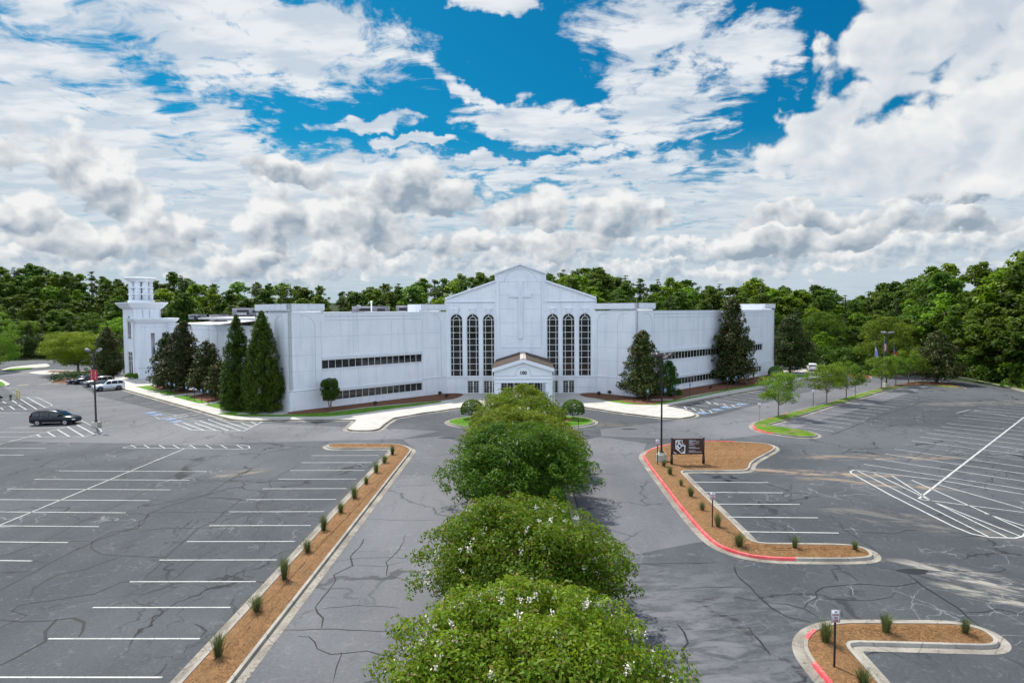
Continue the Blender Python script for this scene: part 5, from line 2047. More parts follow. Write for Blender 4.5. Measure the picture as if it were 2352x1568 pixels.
def leaf_mesh(name, pos, nrm, size, mat, rs, tint=None, aspect=.55, clump=None, extra=None):
    """one small four-cornered leaf (or leaf spray) per row of pos"""
    n = len(pos)
    a = rs.normal(size=(n, 3))
    nn = nrm + rs.normal(size=(n, 3)) * .55
    nn /= np.linalg.norm(nn, axis=1, keepdims=True) + 1e-9
    t = a - nn * (a * nn).sum(1, keepdims=True)
    t /= np.linalg.norm(t, axis=1, keepdims=True) + 1e-9
    b = np.cross(nn, t)
    s = (size * rs.uniform(.6, 1.25, n))[:, None] if np.isscalar(size) else (size * rs.uniform(.6, 1.25, n))[:, None]
    v = np.empty((n, 4, 3))
    v[:, 0] = pos - t * s * .5
    v[:, 1] = pos + b * s * aspect * .5 + t * s * .08 + nn * s * .06
    v[:, 2] = pos + t * s * .5 - nn * s * .10
    v[:, 3] = pos - b * s * aspect * .5 + t * s * .02 + nn * s * .06
    V = v.reshape(-1, 3)
    if tint is None:
        tint = rs.uniform(0, 1, n)
    tv = np.repeat(np.clip(tint, 0, 1), 4)
    F = np.arange(n * 4, dtype=np.int32)
    ls = np.arange(0, n * 4, 4, dtype=np.int32)
    lt = np.full(n, 4, dtype=np.int32)
    mi = np.zeros(n, dtype=np.int32)
    if extra is not None:                     # (MB, material index): woody parts merged in
        eb = extra
        k0 = len(V)
        ev = np.array(eb.v, dtype=np.float64)
        V = np.vstack([V, ev])
        tv = np.concatenate([tv, np.full(len(ev), .5)])
        el_, es_, et_ = [], [], []
        c = len(F)
        for f in eb.f:
            es_.append(c)
            et_.append(len(f))
            el_ += [i + k0 for i in f]
            c += len(f)
        F = np.concatenate([F, np.array(el_, dtype=np.int32)])
        ls = np.concatenate([ls, np.array(es_, dtype=np.int32)])
        lt = np.concatenate([lt, np.array(et_, dtype=np.int32)])
        mi = np.concatenate([mi, np.ones(len(es_), dtype=np.int32)])
    me = bpy.data.meshes.new(name)
    me.vertices.add(len(V))
    me.vertices.foreach_set('co', V.astype(np.float32).ravel())
    me.loops.add(len(F))
    me.loops.foreach_set('vertex_index', F)
    me.polygons.add(len(ls))
    me.polygons.foreach_set('loop_start', ls)
    me.polygons.foreach_set('loop_total', lt)
    me.polygons.foreach_set('material_index', mi)
    at_ = me.attributes.new('tint', 'FLOAT', 'POINT')
    at_.data.foreach_set('value', tv.astype(np.float32))
    me.update(calc_edges=True)
    for m_ in (mat if isinstance(mat, (list, tuple)) else [mat]):
        me.materials.append(m_)
    return me


def unit(rs, n, up=0.0):
    d = rs.normal(size=(n, 3))
    d[:, 2] += up
    return d / (np.linalg.norm(d, axis=1, keepdims=True) + 1e-9)


def lumps_leaves(lumps, per, rs, up=.35, jitter=.22, flat=.8):
    """leaves on the outer shells of clumps; lumps: rows (x, y, z, r)"""
    P_, N_, T_ = [], [], []
    for (x, y, z, r) in lumps:
        n = max(6, int(per * r * r))
        d = unit(rs, n, up)
        rr = r * (1 - np.abs(rs.normal(0, jitter, n)))[:, None]
        p = d * rr
        p[:, 2] *= flat
        P_.append(p + np.array((x, y, z)))
        N_.append(d * .8 + np.array((0, 0, .5)))
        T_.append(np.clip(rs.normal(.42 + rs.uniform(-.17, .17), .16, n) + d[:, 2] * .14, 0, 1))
    return np.vstack(P_), np.vstack(N_), np.concatenate(T_)


def crown_lumps(rs, h0, h1, rad, n, shape='round', rl=(.18, .34), fill=.35):
    """clump centres spread through a crown between heights h0 and h1"""
    out = []
    for i in range(n):
        t = rs.uniform(0, 1)
        if shape == 'round':
            t = 1 - (1 - t) ** 1.3 * .98
            prof = math.sqrt(max(0.02, 1 - (abs(t - .42) / (.60 if t > .42 else .50)) ** 2.2))
        elif shape == 'cone':
            t = t ** 1.35
            prof = (1 - t) ** .62 * (1 if t > .08 else .75 + t * 3) * (1 + .24 * math.sin(t * 13 + n)) + .05
        elif shape == 'pine':
            t = .25 + .75 * t
            prof = (.55 + .45 * math.sin(t * 9 + 1)) * (1.05 - t * .55)
        elif shape == 'dome':
            prof = math.sqrt(max(.02, 1 - t ** 2.3)) * (.93 + .07 * t)
        elif shape == 'spread':
            prof = math.sqrt(max(.02, 1 - (abs(t - .55) / .62) ** 2))
        r_ = rad * prof
        a = rs.uniform(0, 2 * math.pi)
        q = 1 - abs(rs.normal(0, fill))
        q = max(0, min(1.0, q))
        lr = rad * rs.uniform(*rl) * (.55 + .45 * prof)
        wob = 1 + .14 * math.sin(3 * a + t * 5)
        d = max(0.0, r_ * wob - lr * .7) * q
        out.append((d * math.cos(a), d * math.sin(a), h0 + (h1 - h0) * t - lr * .3 * (t > .8), lr))
    return out


def trunk_mb(rs, h, r, lumps=(), nb=5, lean=0.0, n=7):
    mb = MB()
    pts = [(0, 0, -.3), (lean * .1, 0, h * .3), (lean * .5, rs.uniform(-.05, .05) * h * .3, h * .65), (lean, 0, h)]
    mb.tube(pts, [r * 1.25, r, r * .75, r * .3], n)
    ls = list(lumps)
    rs.shuffle(ls)
    for L_ in ls[:nb]:
        z0 = h * rs.uniform(.28, .6)
        k = z0 / h
        mb.tube([(lean * k * .6, 0, z0), ((L_[0]) * .5, L_[1] * .5, z0 + (L_[2] - z0) * .45), (L_[0] * .9, L_[1] * .9, L_[2])], [r * .5, r * .28, r * .08], 5)
    return mb


def obj_from(me, name, parent=None, loc=(0, 0, 0)):
    o = bpy.data.objects.new(name, me)
    COL.objects.link(o)
    o.location = loc
    o.parent = parent
    return o


# ---- one mesh per forest tree kind (unit height 10 m)
def forest_kind(kind, seed):
    rs = np.random.default_rng(seed)
    if kind == 'broad':
        lp = crown_lumps(rs, 1.6, 10, 3.1, 84, 'round', (.16, .28), .5)
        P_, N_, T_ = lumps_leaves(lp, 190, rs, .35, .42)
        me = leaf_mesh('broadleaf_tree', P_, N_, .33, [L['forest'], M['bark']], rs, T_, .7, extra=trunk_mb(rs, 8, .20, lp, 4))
    elif kind == 'bright':
        lp = crown_lumps(rs, 1.2, 10, 2.9, 78, 'round', (.16, .28), .5)
        P_, N_, T_ = lumps_leaves(lp, 190, rs, .35, .42)
        me = leaf_mesh('broadleaf_tree', P_, N_, .33, [L['forest_light'], M['bark']], rs, T_, .7, extra=trunk_mb(rs, 8, .18, lp, 4))
    elif kind == 'tall':
        lp = crown_lumps(rs, 2.5, 10, 2.2, 62, 'round', (.19, .33), .5)
        P_, N_, T_ = lumps_leaves(lp, 200, rs, .35, .42)
        me = leaf_mesh('broadleaf_tree', P_, N_, .31, [L['forest'], M['bark']], rs, T_, .7, extra=trunk_mb(rs, 8.5, .16, lp, 4))
    else:
        lp = crown_lumps(rs, 2.4, 10, 2.1, 34, 'pine', (.18, .34), .5)
        P_, N_, T_ = lumps_leaves(lp, 170, rs, .5, .3, .55)
        me = leaf_mesh('pine_tree', P_, N_, .34, [L['pine'], M['bark']], rs, T_, .45, extra=trunk_mb(rs, 9.7, .15, lp, 8))
    return me


FK = {}
for i, (kd, n) in enumerate((('broad', 4), ('bright', 3), ('tall', 3), ('pine', 4))):
    FK[kd] = [forest_kind(kd, 100 + 10 * i + j) for j in range(n)]

SKY = [(-60, 600), (0, 603), (90, 606), (180, 618), (250, 627), (290, 640), (340, 655), (365, 640), (400, 622), (440, 640), (480, 652), (560, 645), (640, 648), (720, 654), (790, 664),
       (840, 668), (880, 652), (940, 636), (990, 636), (1060, 630), (1110, 628), (1180, 640), (1255, 622), (1300, 612), (1370, 614), (1430, 628), (1500, 632), (1530, 650), (1560, 634), (1600, 652),
       (1680, 654), (1725, 641), (1760, 656), (1810, 654), (1850, 668), (1875, 650), (1905, 672), (1960, 668), (1980, 676), (2010, 655), (2040, 640), (2070, 610), (2100, 642), (2110, 622),
       (2150, 585), (2200, 568), (2240, 564), (2280, 578), (2330, 568), (2420, 560)]


def sky_y(px):
    for (a, ya), (b, yb) in zip(SKY, SKY[1:]):
        if px <= b:
            return ya + (yb - ya) * max(0, (px - a)) / (b - a)
    return SKY[-1][1]


def proj_x(X_, Y_):
    c, s = math.cos(YAW), math.sin(YAW)
    return 1176 + FP * (X_ * c + Y_ * s) / (-X_ * s + Y_ * c)


frs = random.Random(77)
FL = {'broad': 'dark broadleaf tree', 'bright': 'bright green broadleaf tree', 'tall': 'narrow broadleaf tree', 'pine': 'ragged pine'}
LMK = [(-60, "the picture's left edge"), (70, 'the mulch ring tree'), (185, 'the wide yellow green tree'), (325, 'the tower lantern'), (455, 'the first roof unit'),
       (565, 'the pair of cypresses'), (665, 'the left pavilion corner'), (745, 'the left parapet end'), (883, 'the white vent pipe'), (960, 'the last roof unit'),
       (1040, "the gable's left eave"), (1195, 'the gable peak'), (1366, "the gable's right eave"), (1465, 'the front magnolia tip'), (1580, 'the right wing parapet start'),
       (1690, 'the tallest magnolia tip'), (1775, 'the right wing far end'), (1850, 'the brownish magnolia'), (1950, 'the third young street tree'), (2035, 'the flagpoles'),
       (2150, 'the dark spreading tree'), (2250, 'the far right parking rows'), (2345, "the picture's right edge"), (2520, 'the outermost wood')]
n_for = 0
USED = {}


def forest_tree(X_, Y_, ztop, kd, zone, wide=1.0, band=''):
    global n_for
    zg = terrain_h(X_, Y_) - .1
    h = max(5.0, ztop - zg)
    me = frs.choice(FK[kd])
    o = obj_from(me, 'pine_tree' if kd == 'pine' else 'broadleaf_tree', None, (X_, Y_, zg))
    k = h / 10.15
    kw = k * wide if h < 21 else k * wide * (21 / h) ** .35
    o.scale = (kw, kw, k)
    o.rotation_euler = (frs.uniform(-.04, .04), frs.uniform(-.04, .04), frs.uniform(0, 6.28))
    px = proj_x(X_, Y_)
    lx, ln = min(LMK, key=lambda q: abs(q[0] - px))
    rel = 'in line with' if abs(px - lx) < 16 else (('left of' if px < lx else 'right of') if abs(px - lx) < 42 else ('far left of' if px < lx else 'far right of'))
    lb = FL[kd] + ' ' + band + ' ' + rel + ' ' + ln
    if lb in USED:
        USED[lb] += 1
        lb2 = ('another ' if USED[lb] == 2 else 'further ') + lb
        lb = lb2
    else:
        USED[lb] = 1
    tag(o, lb, 'tree', 'forest trees around the site')
    n_for += 1


def pick(px, row):
    r_ = frs.random()
    if px < 330:
        return 'broad' if r_ < .62 else ('pine' if r_ < .75 else ('tall' if r_ < .87 else 'bright'))
    if px < 1250:
        return 'broad' if r_ < .32 else ('pine' if r_ < .58 else ('tall' if r_ < .8 else 'bright'))
    if px < 2060:
        return 'broad' if r_ < .36 else ('pine' if r_ < .60 else ('tall' if r_ < .78 else 'bright'))
    return 'broad' if r_ < .55 else ('bright' if r_ < .85 else 'tall')


# rows behind the building, seen over its roofs
for row in range(4):
    Y0 = (262, 240, 222, 208)[row]
    x = -150.0
    while x < 118:
        px = proj_x(x, Y0)
        if px > 2090:
            break
        d = math.hypot(x, Y0)
        sy = sky_y(px)
        if row == 0:
            yt = sy + frs.uniform(-3, 7)
        else:
            yt = sy + (12, 30, 52)[row - 1] + frs.uniform(-8, 10)
            if frs.random() < .22:
                yt -= 12
        hidden = 590 < px < 1770 and yt > 700
        if not hidden and px > 270:
            cy = Y0 + frs.uniform(-6, 6)
            depth = math.hypot(x, cy) * math.cos(math.atan2(x, cy) + YAW)
            zt = HC + (713 + (1176 - px) * .0056 - yt) / FP * depth
            forest_tree(x, cy, zt, pick(px, row), 'M' if px < 1780 else 'R', frs.uniform(1.05, 1.35), ('on the skyline', 'in the second row', 'in the third row', 'in the lowest row')[row])
        x += frs.uniform(5.6, 8.0) if row < 2 else frs.uniform(7.5, 10.5)
# left wooded slope
for row in range(6):
    dd = (318, 296, 276, 262, 250, 240)[row]
    px = -110.0
    while px < 345:
        az_ = math.atan((px - 1176) / FP) - YAW
        X_, Y_ = dd * math.sin(az_), dd * math.cos(az_)
        depth = dd * math.cos(math.atan((px - 1176) / FP))
        sy = sky_y(px)
        yt = sy + (3, 22, 46, 72, 98, 122)[row] + frs.uniform(-9, 9)
        zt = HC + (717 - yt) / FP * depth
        forest_tree(X_, Y_, zt, pick(px, row) if row < 4 else ('pine' if frs.random() < .5 else 'broad'), 'L', frs.uniform(1.0, 1.35),
                    ('on the skyline', 'high on the slope', 'in mid slope', 'below mid slope', 'low on the slope', 'at the slope foot')[row])
        px += frs.uniform(24, 36)
# right forest between the wing and the near wood edge
for row in range(5):
    dd = (212, 196, 182, 170, 160)[row]
    px = 1745.0
    while px < 2175:
        az_ = math.atan((px - 1176) / FP) - YAW
        X_, Y_ = dd * math.sin(az_), dd * math.cos(az_)
        depth = dd * math.cos(math.atan((px - 1176) / FP))
        sy = sky_y(px) if px < 2050 else 640 - (px - 2050) * .3
        yt = sy + (6, 24, 52, 82, 108)[row] + frs.uniform(-10, 10)
        zt = HC + (709 - yt) / FP * depth
        if not (row >= 3 and px < 1790):
            forest_tree(X_, Y_, zt, pick(px, row), 'R', frs.uniform(1.0, 1.3), ('on the skyline', 'in the second row', 'in mid canopy', 'low in the wood', 'at the wood foot')[row])
        px += frs.uniform(30, 42)
# tall wood edge on the right, close to the car park
E0, E1 = Vector(edge_r[-1]), Vector(edge_r[0])
for (t, off, pxh, kd, wd) in [(-.55, 9, 645, 'broad', 1.22), (-.28, 5, 680, 'bright', 1.32), (-.1, 12, 618, 'tall', 1.32), (.05, 6, 690, 'broad', 1.42), (.12, 18, 590, 'bright', 1.22),
                              (.25, 11, 630, 'bright', 1.22), (.32, 5, 705, 'broad', 1.52), (.38, 20, 564, 'bright', 1.32), (.5, 13, 600, 'broad', 1.27), (.58, 5.5, 720, 'broad', 1.52),
                              (.62, 22, 556, 'broad', 1.37), (.72, 12, 610, 'bright', 1.32), (.82, 6, 725, 'broad', 1.47), (.84, 20, 562, 'bright', 1.32), (.95, 12, 600, 'broad', 1.32),
                              (1.05, 6, 705, 'broad', 1.52), (1.05, 20, 550, 'bright', 1.37), (1.2, 12, 595, 'broad', 1.42), (1.35, 7, 690, 'broad', 1.42), (1.35, 18, 550, 'bright', 1.32),
                              (1.55, 9, 610, 'broad', 1.42), (1.8, 9, 610, 'broad', 1.42)]:
    p = E0.lerp(E1, t)
    nx = Vector((1.0, .25)).normalized()
    X_, Y_ = p.x + nx.x * off, p.y + nx.y * off
    px = proj_x(X_, Y_)
    c, s = math.cos(YAW), math.sin(YAW)
    depth = -X_ * s + Y_ * c
    zt = HC + (709 - pxh + (16 if off > 8 else 6)) / FP * depth
    forest_tree(X_, Y_, zt, kd, 'E', wd, 'at the near wood edge' if off < 8 else ('behind the near wood edge' if off < 16 else 'towering at the near wood'))


# undergrowth that closes the wood edges: nobody could count it
def undergrowth(name, pts, h, n, seed, mat='forest'):
    rs = np.random.default_rng(seed)
    lp = []
    for i in range(n):
        t = rs.uniform(0, len(pts) - 1)
        k = int(t)
        a, b = Vector(pts[k]), Vector(pts[min(k + 1, len(pts) - 1)])
        p = a.lerp(b, t - k)
        r = rs.uniform(.8, 1.9)
        lp.append((p.x + rs.normal(0, 1.6), p.y + rs.normal(0, 1.6), terrain_h(p.x, p.y) + rs.uniform(0, h), r))
    P_, N_, T_ = lumps_leaves(lp, 26, rs)
    o = obj_from(leaf_mesh(name, P_, N_, .55, L[mat], rs, T_ * .8, .7), name)
    tag(o, None, None, None, 'stuff')
    return o


def pol(dd, px):
    az_ = math.atan((px - 1176) / FP) - YAW
    return (dd * math.sin(az_), dd * math.cos(az_))


undergrowth('undergrowth', [(E1.x + 5, E1.y - 28), (E1.x + 4, E1.y), (E0.x + 5, E0.y), (88, 150), (86, 166)], 4.0, 330, 5)
undergrowth('undergrowth', [pol(156, 2170), pol(152, 2050), pol(156, 1900), pol(168, 1780)], 4.5, 330, 6)
undergrowth('undergrowth', [pol(238, -60), pol(234, 150), pol(230, 330)], 6, 420, 7, 'pine')
undergrowth('undergrowth', [pol(236, 330), pol(214, 560), pol(208, 640)], 8, 240, 8)

# ---- individual trees near the building


def tree(name, loc, h, crown_me, trunk_me, label, cat='tree', group=None, rz=0.0, sc=(1, 1, 1)):
    r_ = tag(empty(name, loc, rz), label, cat, group)
    r_.scale = sc
    c = obj_from(crown_me, 'crown', r_)
    t = obj_from(trunk_me, 'trunk', r_)
    return r_


def tmesh(mb, name='trunk', mat='bark'):
    me = bpy.data.meshes.new(name)
    me.from_pydata(mb.v, [], mb.f)
    for p in me.polygons:
        p.use_smooth = True
    me.materials.append(M[mat])
    return me


def magnolia(seed, h, rad, n=120, per=125, h0=1.0):
    rs = np.random.default_rng(seed)
    lp = crown_lumps(rs, h0, h, rad, int(n * .8), 'cone', (.15, .29), .30)
    for i in range(int(h * 2.2)):          # foliage right round the stem
        t = i / (h * 2.2)
        lp.append((rs.normal(0, .12) * rad, rs.normal(0, .12) * rad, h0 + (h - h0) * t, rad * (.42 * (1 - t) ** .8 + .10)))
    for i in range(int(n * .7)):
        t = rs.uniform(0.05, .95)
        a = rs.uniform(0, 6.283)
        d = rad * ((1 - t) ** .62) * rs.uniform(.9, 1.22)
        lp.append((d * math.cos(a), d * math.sin(a), h0 + (h - h0) * t, rad * rs.uniform(.06, .13)))
    P_, N_, T_ = lumps_leaves(lp, per * 1.25, rs, .2, .26, .9)
    T_ = np.where(rs.uniform(size=len(T_)) < .13, .9, np.minimum(T_, .78))
    return leaf_mesh('crown', P_, N_, .36, L['magnolia'], rs, T_, .5), tmesh(trunk_mb(rs, h * .92, .2, lp, 14)), lp


mags = [((-61.8, 110.2), 9.8, 3.2, 'dark magnolia nearest the tower, left of a taller one', .9),
        ((-57.0, 106.6), 11.9, 3.7, 'tallest dark magnolia of the left side bed, between two shorter ones', 1.2),
        ((-50.4, 101.6), 9.0, 3.0, 'slim-topped dark magnolia between the tallest magnolia and the leaning one', 1.0),
        ((-45.6, 95.6), 6.0, 2.6, 'smallest dark magnolia with leaning trunk beside the conical cypresses', 1.2)]
for i, (p, h, r, lb, h0) in enumerate(mags):
    c_, t_, _ = magnolia(200 + i, h, r, int(70 + 14 * h), 100, h0)
    tree('magnolia_tree', (p[0], p[1], .15), h, c_, t_, lb)
c_, t_, _ = magnolia(210, 10.2, 3.5, 190, 115, 1.4)
tree('magnolia_tree', (18.3, 95.6, .15), 9.7, c_, t_, 'dark magnolia in front of the right pavilion corner beside the lamp post')
c_, t_, _ = magnolia(211, 15.4, 4.2, 230, 100, 1.6)
tree('magnolia_tree', (37.5, 113.2, .15), 13.6, c_, t_, 'tallest dark magnolia against the middle of the right wing')
c_, t_, _ = magnolia(212, 12.2, 4.9, 200, 90, 2.2)
mp = G(*z4(1880, 960))
tree('magnolia_tree', (mp[0], mp[1], .05), 12.2, c_, t_, 'brownish dark magnolia just beyond the far end of the right wing')
# broad round evergreen by the magnolia
rs = np.random.default_rng(220)
lp = crown_lumps(rs, .2, 5.4, 2.3, 130, 'dome', (.16, .28), .2)
P_, N_, T_ = lumps_leaves(lp, 340, rs, .2, .12, .9)
tree('evergreen_tree', (*G(*z4(880, 1135), .2), .15), 5.4, leaf_mesh('crown', P_, N_, .24, L['box'], rs, T_ * .6, .5), tmesh(trunk_mb(rs, 3, .12, lp, 3)),
     'dense rounded evergreen between the front magnolia and the right wing wall')


# Leyland cypresses
def cypress(seed, h, rad):
    rs = np.random.default_rng(seed)
    lp = []
    for i in range(560):
        t = rs.uniform(0, 1) ** 1.15
        prof = ((1 - t) ** .60) * (1.0 if t > .12 else .86 + t * 1.1)
        a = rs.uniform(0, 6.283)
        lr = rad * rs.uniform(.13, .24) * (.5 + .6 * prof)
        d = max(0, rad * prof * rs.choice((.35, .7, .95, 1.0, 1.04)) * (1 + .13 * math.sin(3 * a + 9 * t + seed)) - lr * .6)
        lp.append((d * math.cos(a), d * math.sin(a), .2 + (h - .4) * t, lr))
    for i in range(170):                  # loose sprays that break the outline
        t = rs.uniform(0.02, .97)
        prof = ((1 - t) ** .60) * (1.0 if t > .12 else .86 + t * 1.1)
        a = rs.uniform(0, 6.283)
        d = rad * prof * rs.uniform(.96, 1.16)
        lp.append((d * math.cos(a), d * math.sin(a), .2 + (h - .4) * t, rad * rs.uniform(.05, .11)))
    P_, N_, T_ = lumps_leaves(lp, 330, rs, .55, .38, 1.4)
    return leaf_mesh('crown', P_, N_, .27, L['cypress'], rs, T_, .4), tmesh(trunk_mb(rs, h * .9, .16, lp, 0))


c_, t_ = cypress(231, 13.0, 2.6)
tree('cypress_tree', (-38.9, 86.6, .15), 12.0, c_, t_, 'left one of the two tall conical cypresses at the corner of the left wing')
c_, t_ = cypress(232, 13.4, 3.0)
tree('cypress_tree', (-34.6, 84.6, .15), 12.2, c_, t_, 'right one of the two tall conical cypresses, against the left pavilion wall')

# small multi-stem holly by the left wing
rs = np.random.default_rng(240)
lp = crown_lumps(rs, 1.45, 4.1, 1.3, 90, 'spread', (.24, .40), .2)
P_, N_, T_ = lumps_leaves(lp, 620, rs, .2, .12, .9)
mb = MB()
for a in (0, 1.3, 2.6, 4.0, 5.2):
    mb.tube([(.08 * math.cos(a), .08 * math.sin(a), -.1), (.2 * math.cos(a), .2 * math.sin(a), .8), (.5 * math.cos(a), .5 * math.sin(a), 2.0)], [.06, .045, .02], 6)
hp = G(*z2(735, 1254), .2)
tree('holly_tree', (hp[0], hp[1], .2), 4.1, leaf_mesh('crown', P_, N_, .19, L['box'], rs, T_ * .65, .55), tmesh(mb, mat='bark_pale'),
     'small round-headed holly with several thin stems in front of the left wing')


# crape myrtles down the middle
def crape(seed, h, rad, n, leaf, per, mat, blooms, h0=1.0):
    rs = np.random.default_rng(seed)
    lp = crown_lumps(rs, h0, h, rad, n, 'dome', (.12, .23), .20)
    lp += crown_lumps(rs, h0 + .5, h - .5, rad * .8, n // 3, 'dome', (.16, .24), .1)
    ph = rs.uniform(0, 6, 4)
    lp = [(x_ * (1 + .10 * math.sin(2 * math.atan2(y_, x_) + ph[0])), y_ * (1 + .10 * math.sin(2 * math.atan2(y_, x_) + ph[0])),
           z_ + .62 * math.sin(x_ * 1.25 + ph[1]) * math.cos(y_ * 1.0 + ph[2]) * (z_ / h), q_) for (x_, y_, z_, q_) in lp if math.sin(x_ * 1.9 + ph[3]) * math.sin(y_ * 1.7 + ph[0]) < .80]
    # ragged outer sprays
    for i in range(int(n * .8)):
        a = rs.uniform(0, 6.283)
        t = rs.uniform(0, .98)
        d = rad * math.sqrt(max(.02, 1 - t ** 2.3)) * rs.uniform(.92, 1.13)
        lp.append((d * math.cos(a), d * math.sin(a), h0 + (h - h0) * t + rs.uniform(-.1, .25), rad * rs.uniform(.05, .10)))
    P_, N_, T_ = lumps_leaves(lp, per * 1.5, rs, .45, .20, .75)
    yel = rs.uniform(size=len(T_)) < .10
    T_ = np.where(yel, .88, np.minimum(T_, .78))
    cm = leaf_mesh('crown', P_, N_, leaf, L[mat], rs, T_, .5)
    mb = MB()
    for i in range(7):
        a = i * .9 + rs.uniform(-.2, .2)
        d = rad * rs.uniform(.35, .75)
        p0 = (.22 * math.cos(a), .22 * math.sin(a), -.1)
        p1 = (.5 * math.cos(a), .5 * math.sin(a), h * .28)
        p2 = (d * .7 * math.cos(a + .2), d * .7 * math.sin(a + .2), h * .58)
        p3 = (d * math.cos(a + .2), d * math.sin(a + .2), h * .82)
        mb.tube([p0, p1, p2, p3], [.085, .065, .04, .015], 6)
        for q in (-.5, .6):
            mb.tube([p1, (d * math.cos(a + q), d * math.sin(a + q), h * .66)], [.045, .012], 5)
    tm = tmesh(mb, mat='bark_pale')
    # flower clusters
    B_, BN = [], []
    for i in range(blooms):
        a = rs.uniform(0, 6.283)
        t = rs.uniform(.1, 1) ** .8
        d = rad * math.sqrt(max(.0, 1 - t * t)) * rs.uniform(.97, 1.03)
        c = np.array((d * math.cos(a), d * math.sin(a), h0 + (h - h0) * t * 1.03 + .06))
        ax = np.array((math.cos(a) * .5, math.sin(a) * .5, .8))
        m_ = int(rs.integers(10, 34))
        q = rs.uniform(-.5, .5, m_)[:, None] * ax * rs.uniform(.08, .20) + rs.normal(0, .05, (m_, 3))
        B_.append(c + q)
        BN.append(unit(rs, m_, .5))
    bm_ = leaf_mesh('blossom', np.vstack(B_), np.vstack(BN), .065, M['petal'], rs, None, .9) if blooms else None
    return cm, tm, bm_


CR = [((0.15, 17.4), 4.9, 4.7, 360, .15, 230, 'crape', 120, 'nearest crape myrtle at the bottom edge, thick with white blossom'),
      ((0.0, 27.2), 4.7, 4.55, 330, .165, 190, 'crape', 70, 'second crape myrtle in the central strip, white blossom on its sides'),
      ((-.1, 43.8), 5.2, 5.2, 300, .19, 160, 'crape_dark', 14, 'deep green crape myrtle in the middle of the central strip, few blossoms'),
      ((-.1, 51.8), 5.1, 4.9, 240, .20, 140, 'crape', 18, 'fourth crape myrtle of the central strip, merging with the deep green one'),
      ((-.2, 60.3), 5.0, 4.6, 220, .21, 130, 'crape', 28, 'fifth crape myrtle of the central strip, just before the round bed'),
      ((-.2, 68.6), 4.9, 4.5, 210, .22, 120, 'crape', 42, 'crape myrtle standing closest to the entrance canopy')]
for i, (p, h, r, n, lf, per, mt, bl, lb) in enumerate(CR):
    cm, tm, bm_ = crape(300 + i, h, r, n, lf, per, mt, bl)
    t_ = tree('crape_myrtle', (p[0], p[1], .2), h, cm, tm, lb)
    if bm_:
        obj_from(bm_, 'blossom', t_)


# clipped round shrubs and small flowering shrubs on the round bed
def ball(seed, r, h, leaf, mat, n=70):
    rs = np.random.default_rng(seed)
    d = unit(rs, 5200, .2)
    d = d[d[:, 2] > -.35]
    wob = 1 + .05 * np.sin(d[:, 0] * 9 + 1) * np.cos(d[:, 1] * 8)
    p = d * np.array((r, r, h * .5)) * (wob * (1 - np.abs(rs.normal(0, .05, len(d)))))[:, None]
    p[:, 2] += h * .42
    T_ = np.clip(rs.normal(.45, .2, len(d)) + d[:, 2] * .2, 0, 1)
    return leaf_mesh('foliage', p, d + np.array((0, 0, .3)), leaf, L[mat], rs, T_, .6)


def shrub(name, loc, me, label, group=None, stem=True):
    r_ = tag(empty(name, loc), label, 'shrub', group)
    obj_from(me, 'foliage', r_)
    if stem:
        mb = MB()
        for a in (0, 2.1, 4.2):
            mb.tube([(0, 0, -.1), (.25 * math.cos(a), .25 * math.sin(a), .7)], [.05, .02], 5)
        obj_from(tmesh(mb, 'stem'), 'stem', r_)
    return r_


sL, sR = G(*a2(425, 225)), G(*a2(955, 218))
shrub('round_shrub', (-6.0, 77.6, .25), ball(1, 1.45, 2.6, .16, 'box'), 'big clipped round shrub on the left of the round bed')
shrub('round_shrub', (6.35, 77.3, .25), ball(2, 1.45, 2.6, .16, 'box'), 'big clipped round shrub on the right of the round bed')
for (x, y, lb) in ((-5.2, 74.9, 'low rose bush with red blooms before the left round shrub'), (4.6, 74.7, 'low rose bush with red blooms before the right round shrub')):
    s_ = shrub('rose_bush', (x, y, .25), ball(int(x * 3 + 50), .75, 1.2, .12, 'crape_dark'), lb)
    rs = np.random.default_rng(9)
    d = unit(rs, 90, .6) * .75 + np.array((0, 0, .5))
    obj_from(leaf_mesh('blossom', d, d, .11, M['pink'], rs, None, .9), 'blossom', s_)
for (px, py, r, h, lb) in ((1060, 1000, .9, 1.3, 'small clipped shrub at the foot of the tower window'), (1110, 1000, .85, 1.15, 'small yellowish shrub right beside the tower base')):
    p = G(*z1(px, py), .15)
    shrub('clipped_shrub', (p[0], p[1], .15), ball(px, r, h, .12, 'crape' if px > 1100 else 'box'), lb)
p = G(*z4(1760, 990), .1)
shrub('round_shrub', (p[0], p[1], .1), ball(77, 1.4, 2.4, .15, 'box'), 'dark rounded shrub at the far foot of the right wing')
p = G(*z4(1765, 960), .1)


def hedge(loc, L_, W_2, H_, rz, seed, label):
    rs = np.random.default_rng(seed)
    lp = [(rs.uniform(-L_ / 2, L_ / 2), rs.uniform(-W_2 / 2, W_2 / 2), rs.uniform(.25, H_ - .35), rs.uniform(.4, .7)) for _ in range(int(L_ * W_2 * 2.2) + 20)]
    P_, N_, T_ = lumps_leaves(lp, 170, rs, .3, .12, .9)
    r_ = tag(empty('hedge', loc, rz), label, 'hedge')
    obj_from(leaf_mesh('foliage', P_, N_, .20, L['cypress'], rs, T_ * .25, .55), 'foliage', r_)
    return r_


hp = G(*b1(1260, 395))
hq = G(*b1(1215, 395))
hedge((hq[0], hq[1] + 2.5, .15), 7.5, 5.5, 1.9, R(20), 5, 'low dark hedge beside the parked cars under the yellow green tree')
hp = G(*b4(1290, 570))
hedge((hp[0] + 1.5, hp[1] + 3, .1), 9, 3, 1.9, R(20), 6, 'dark hedge behind a red kerb beyond the row of young trees')


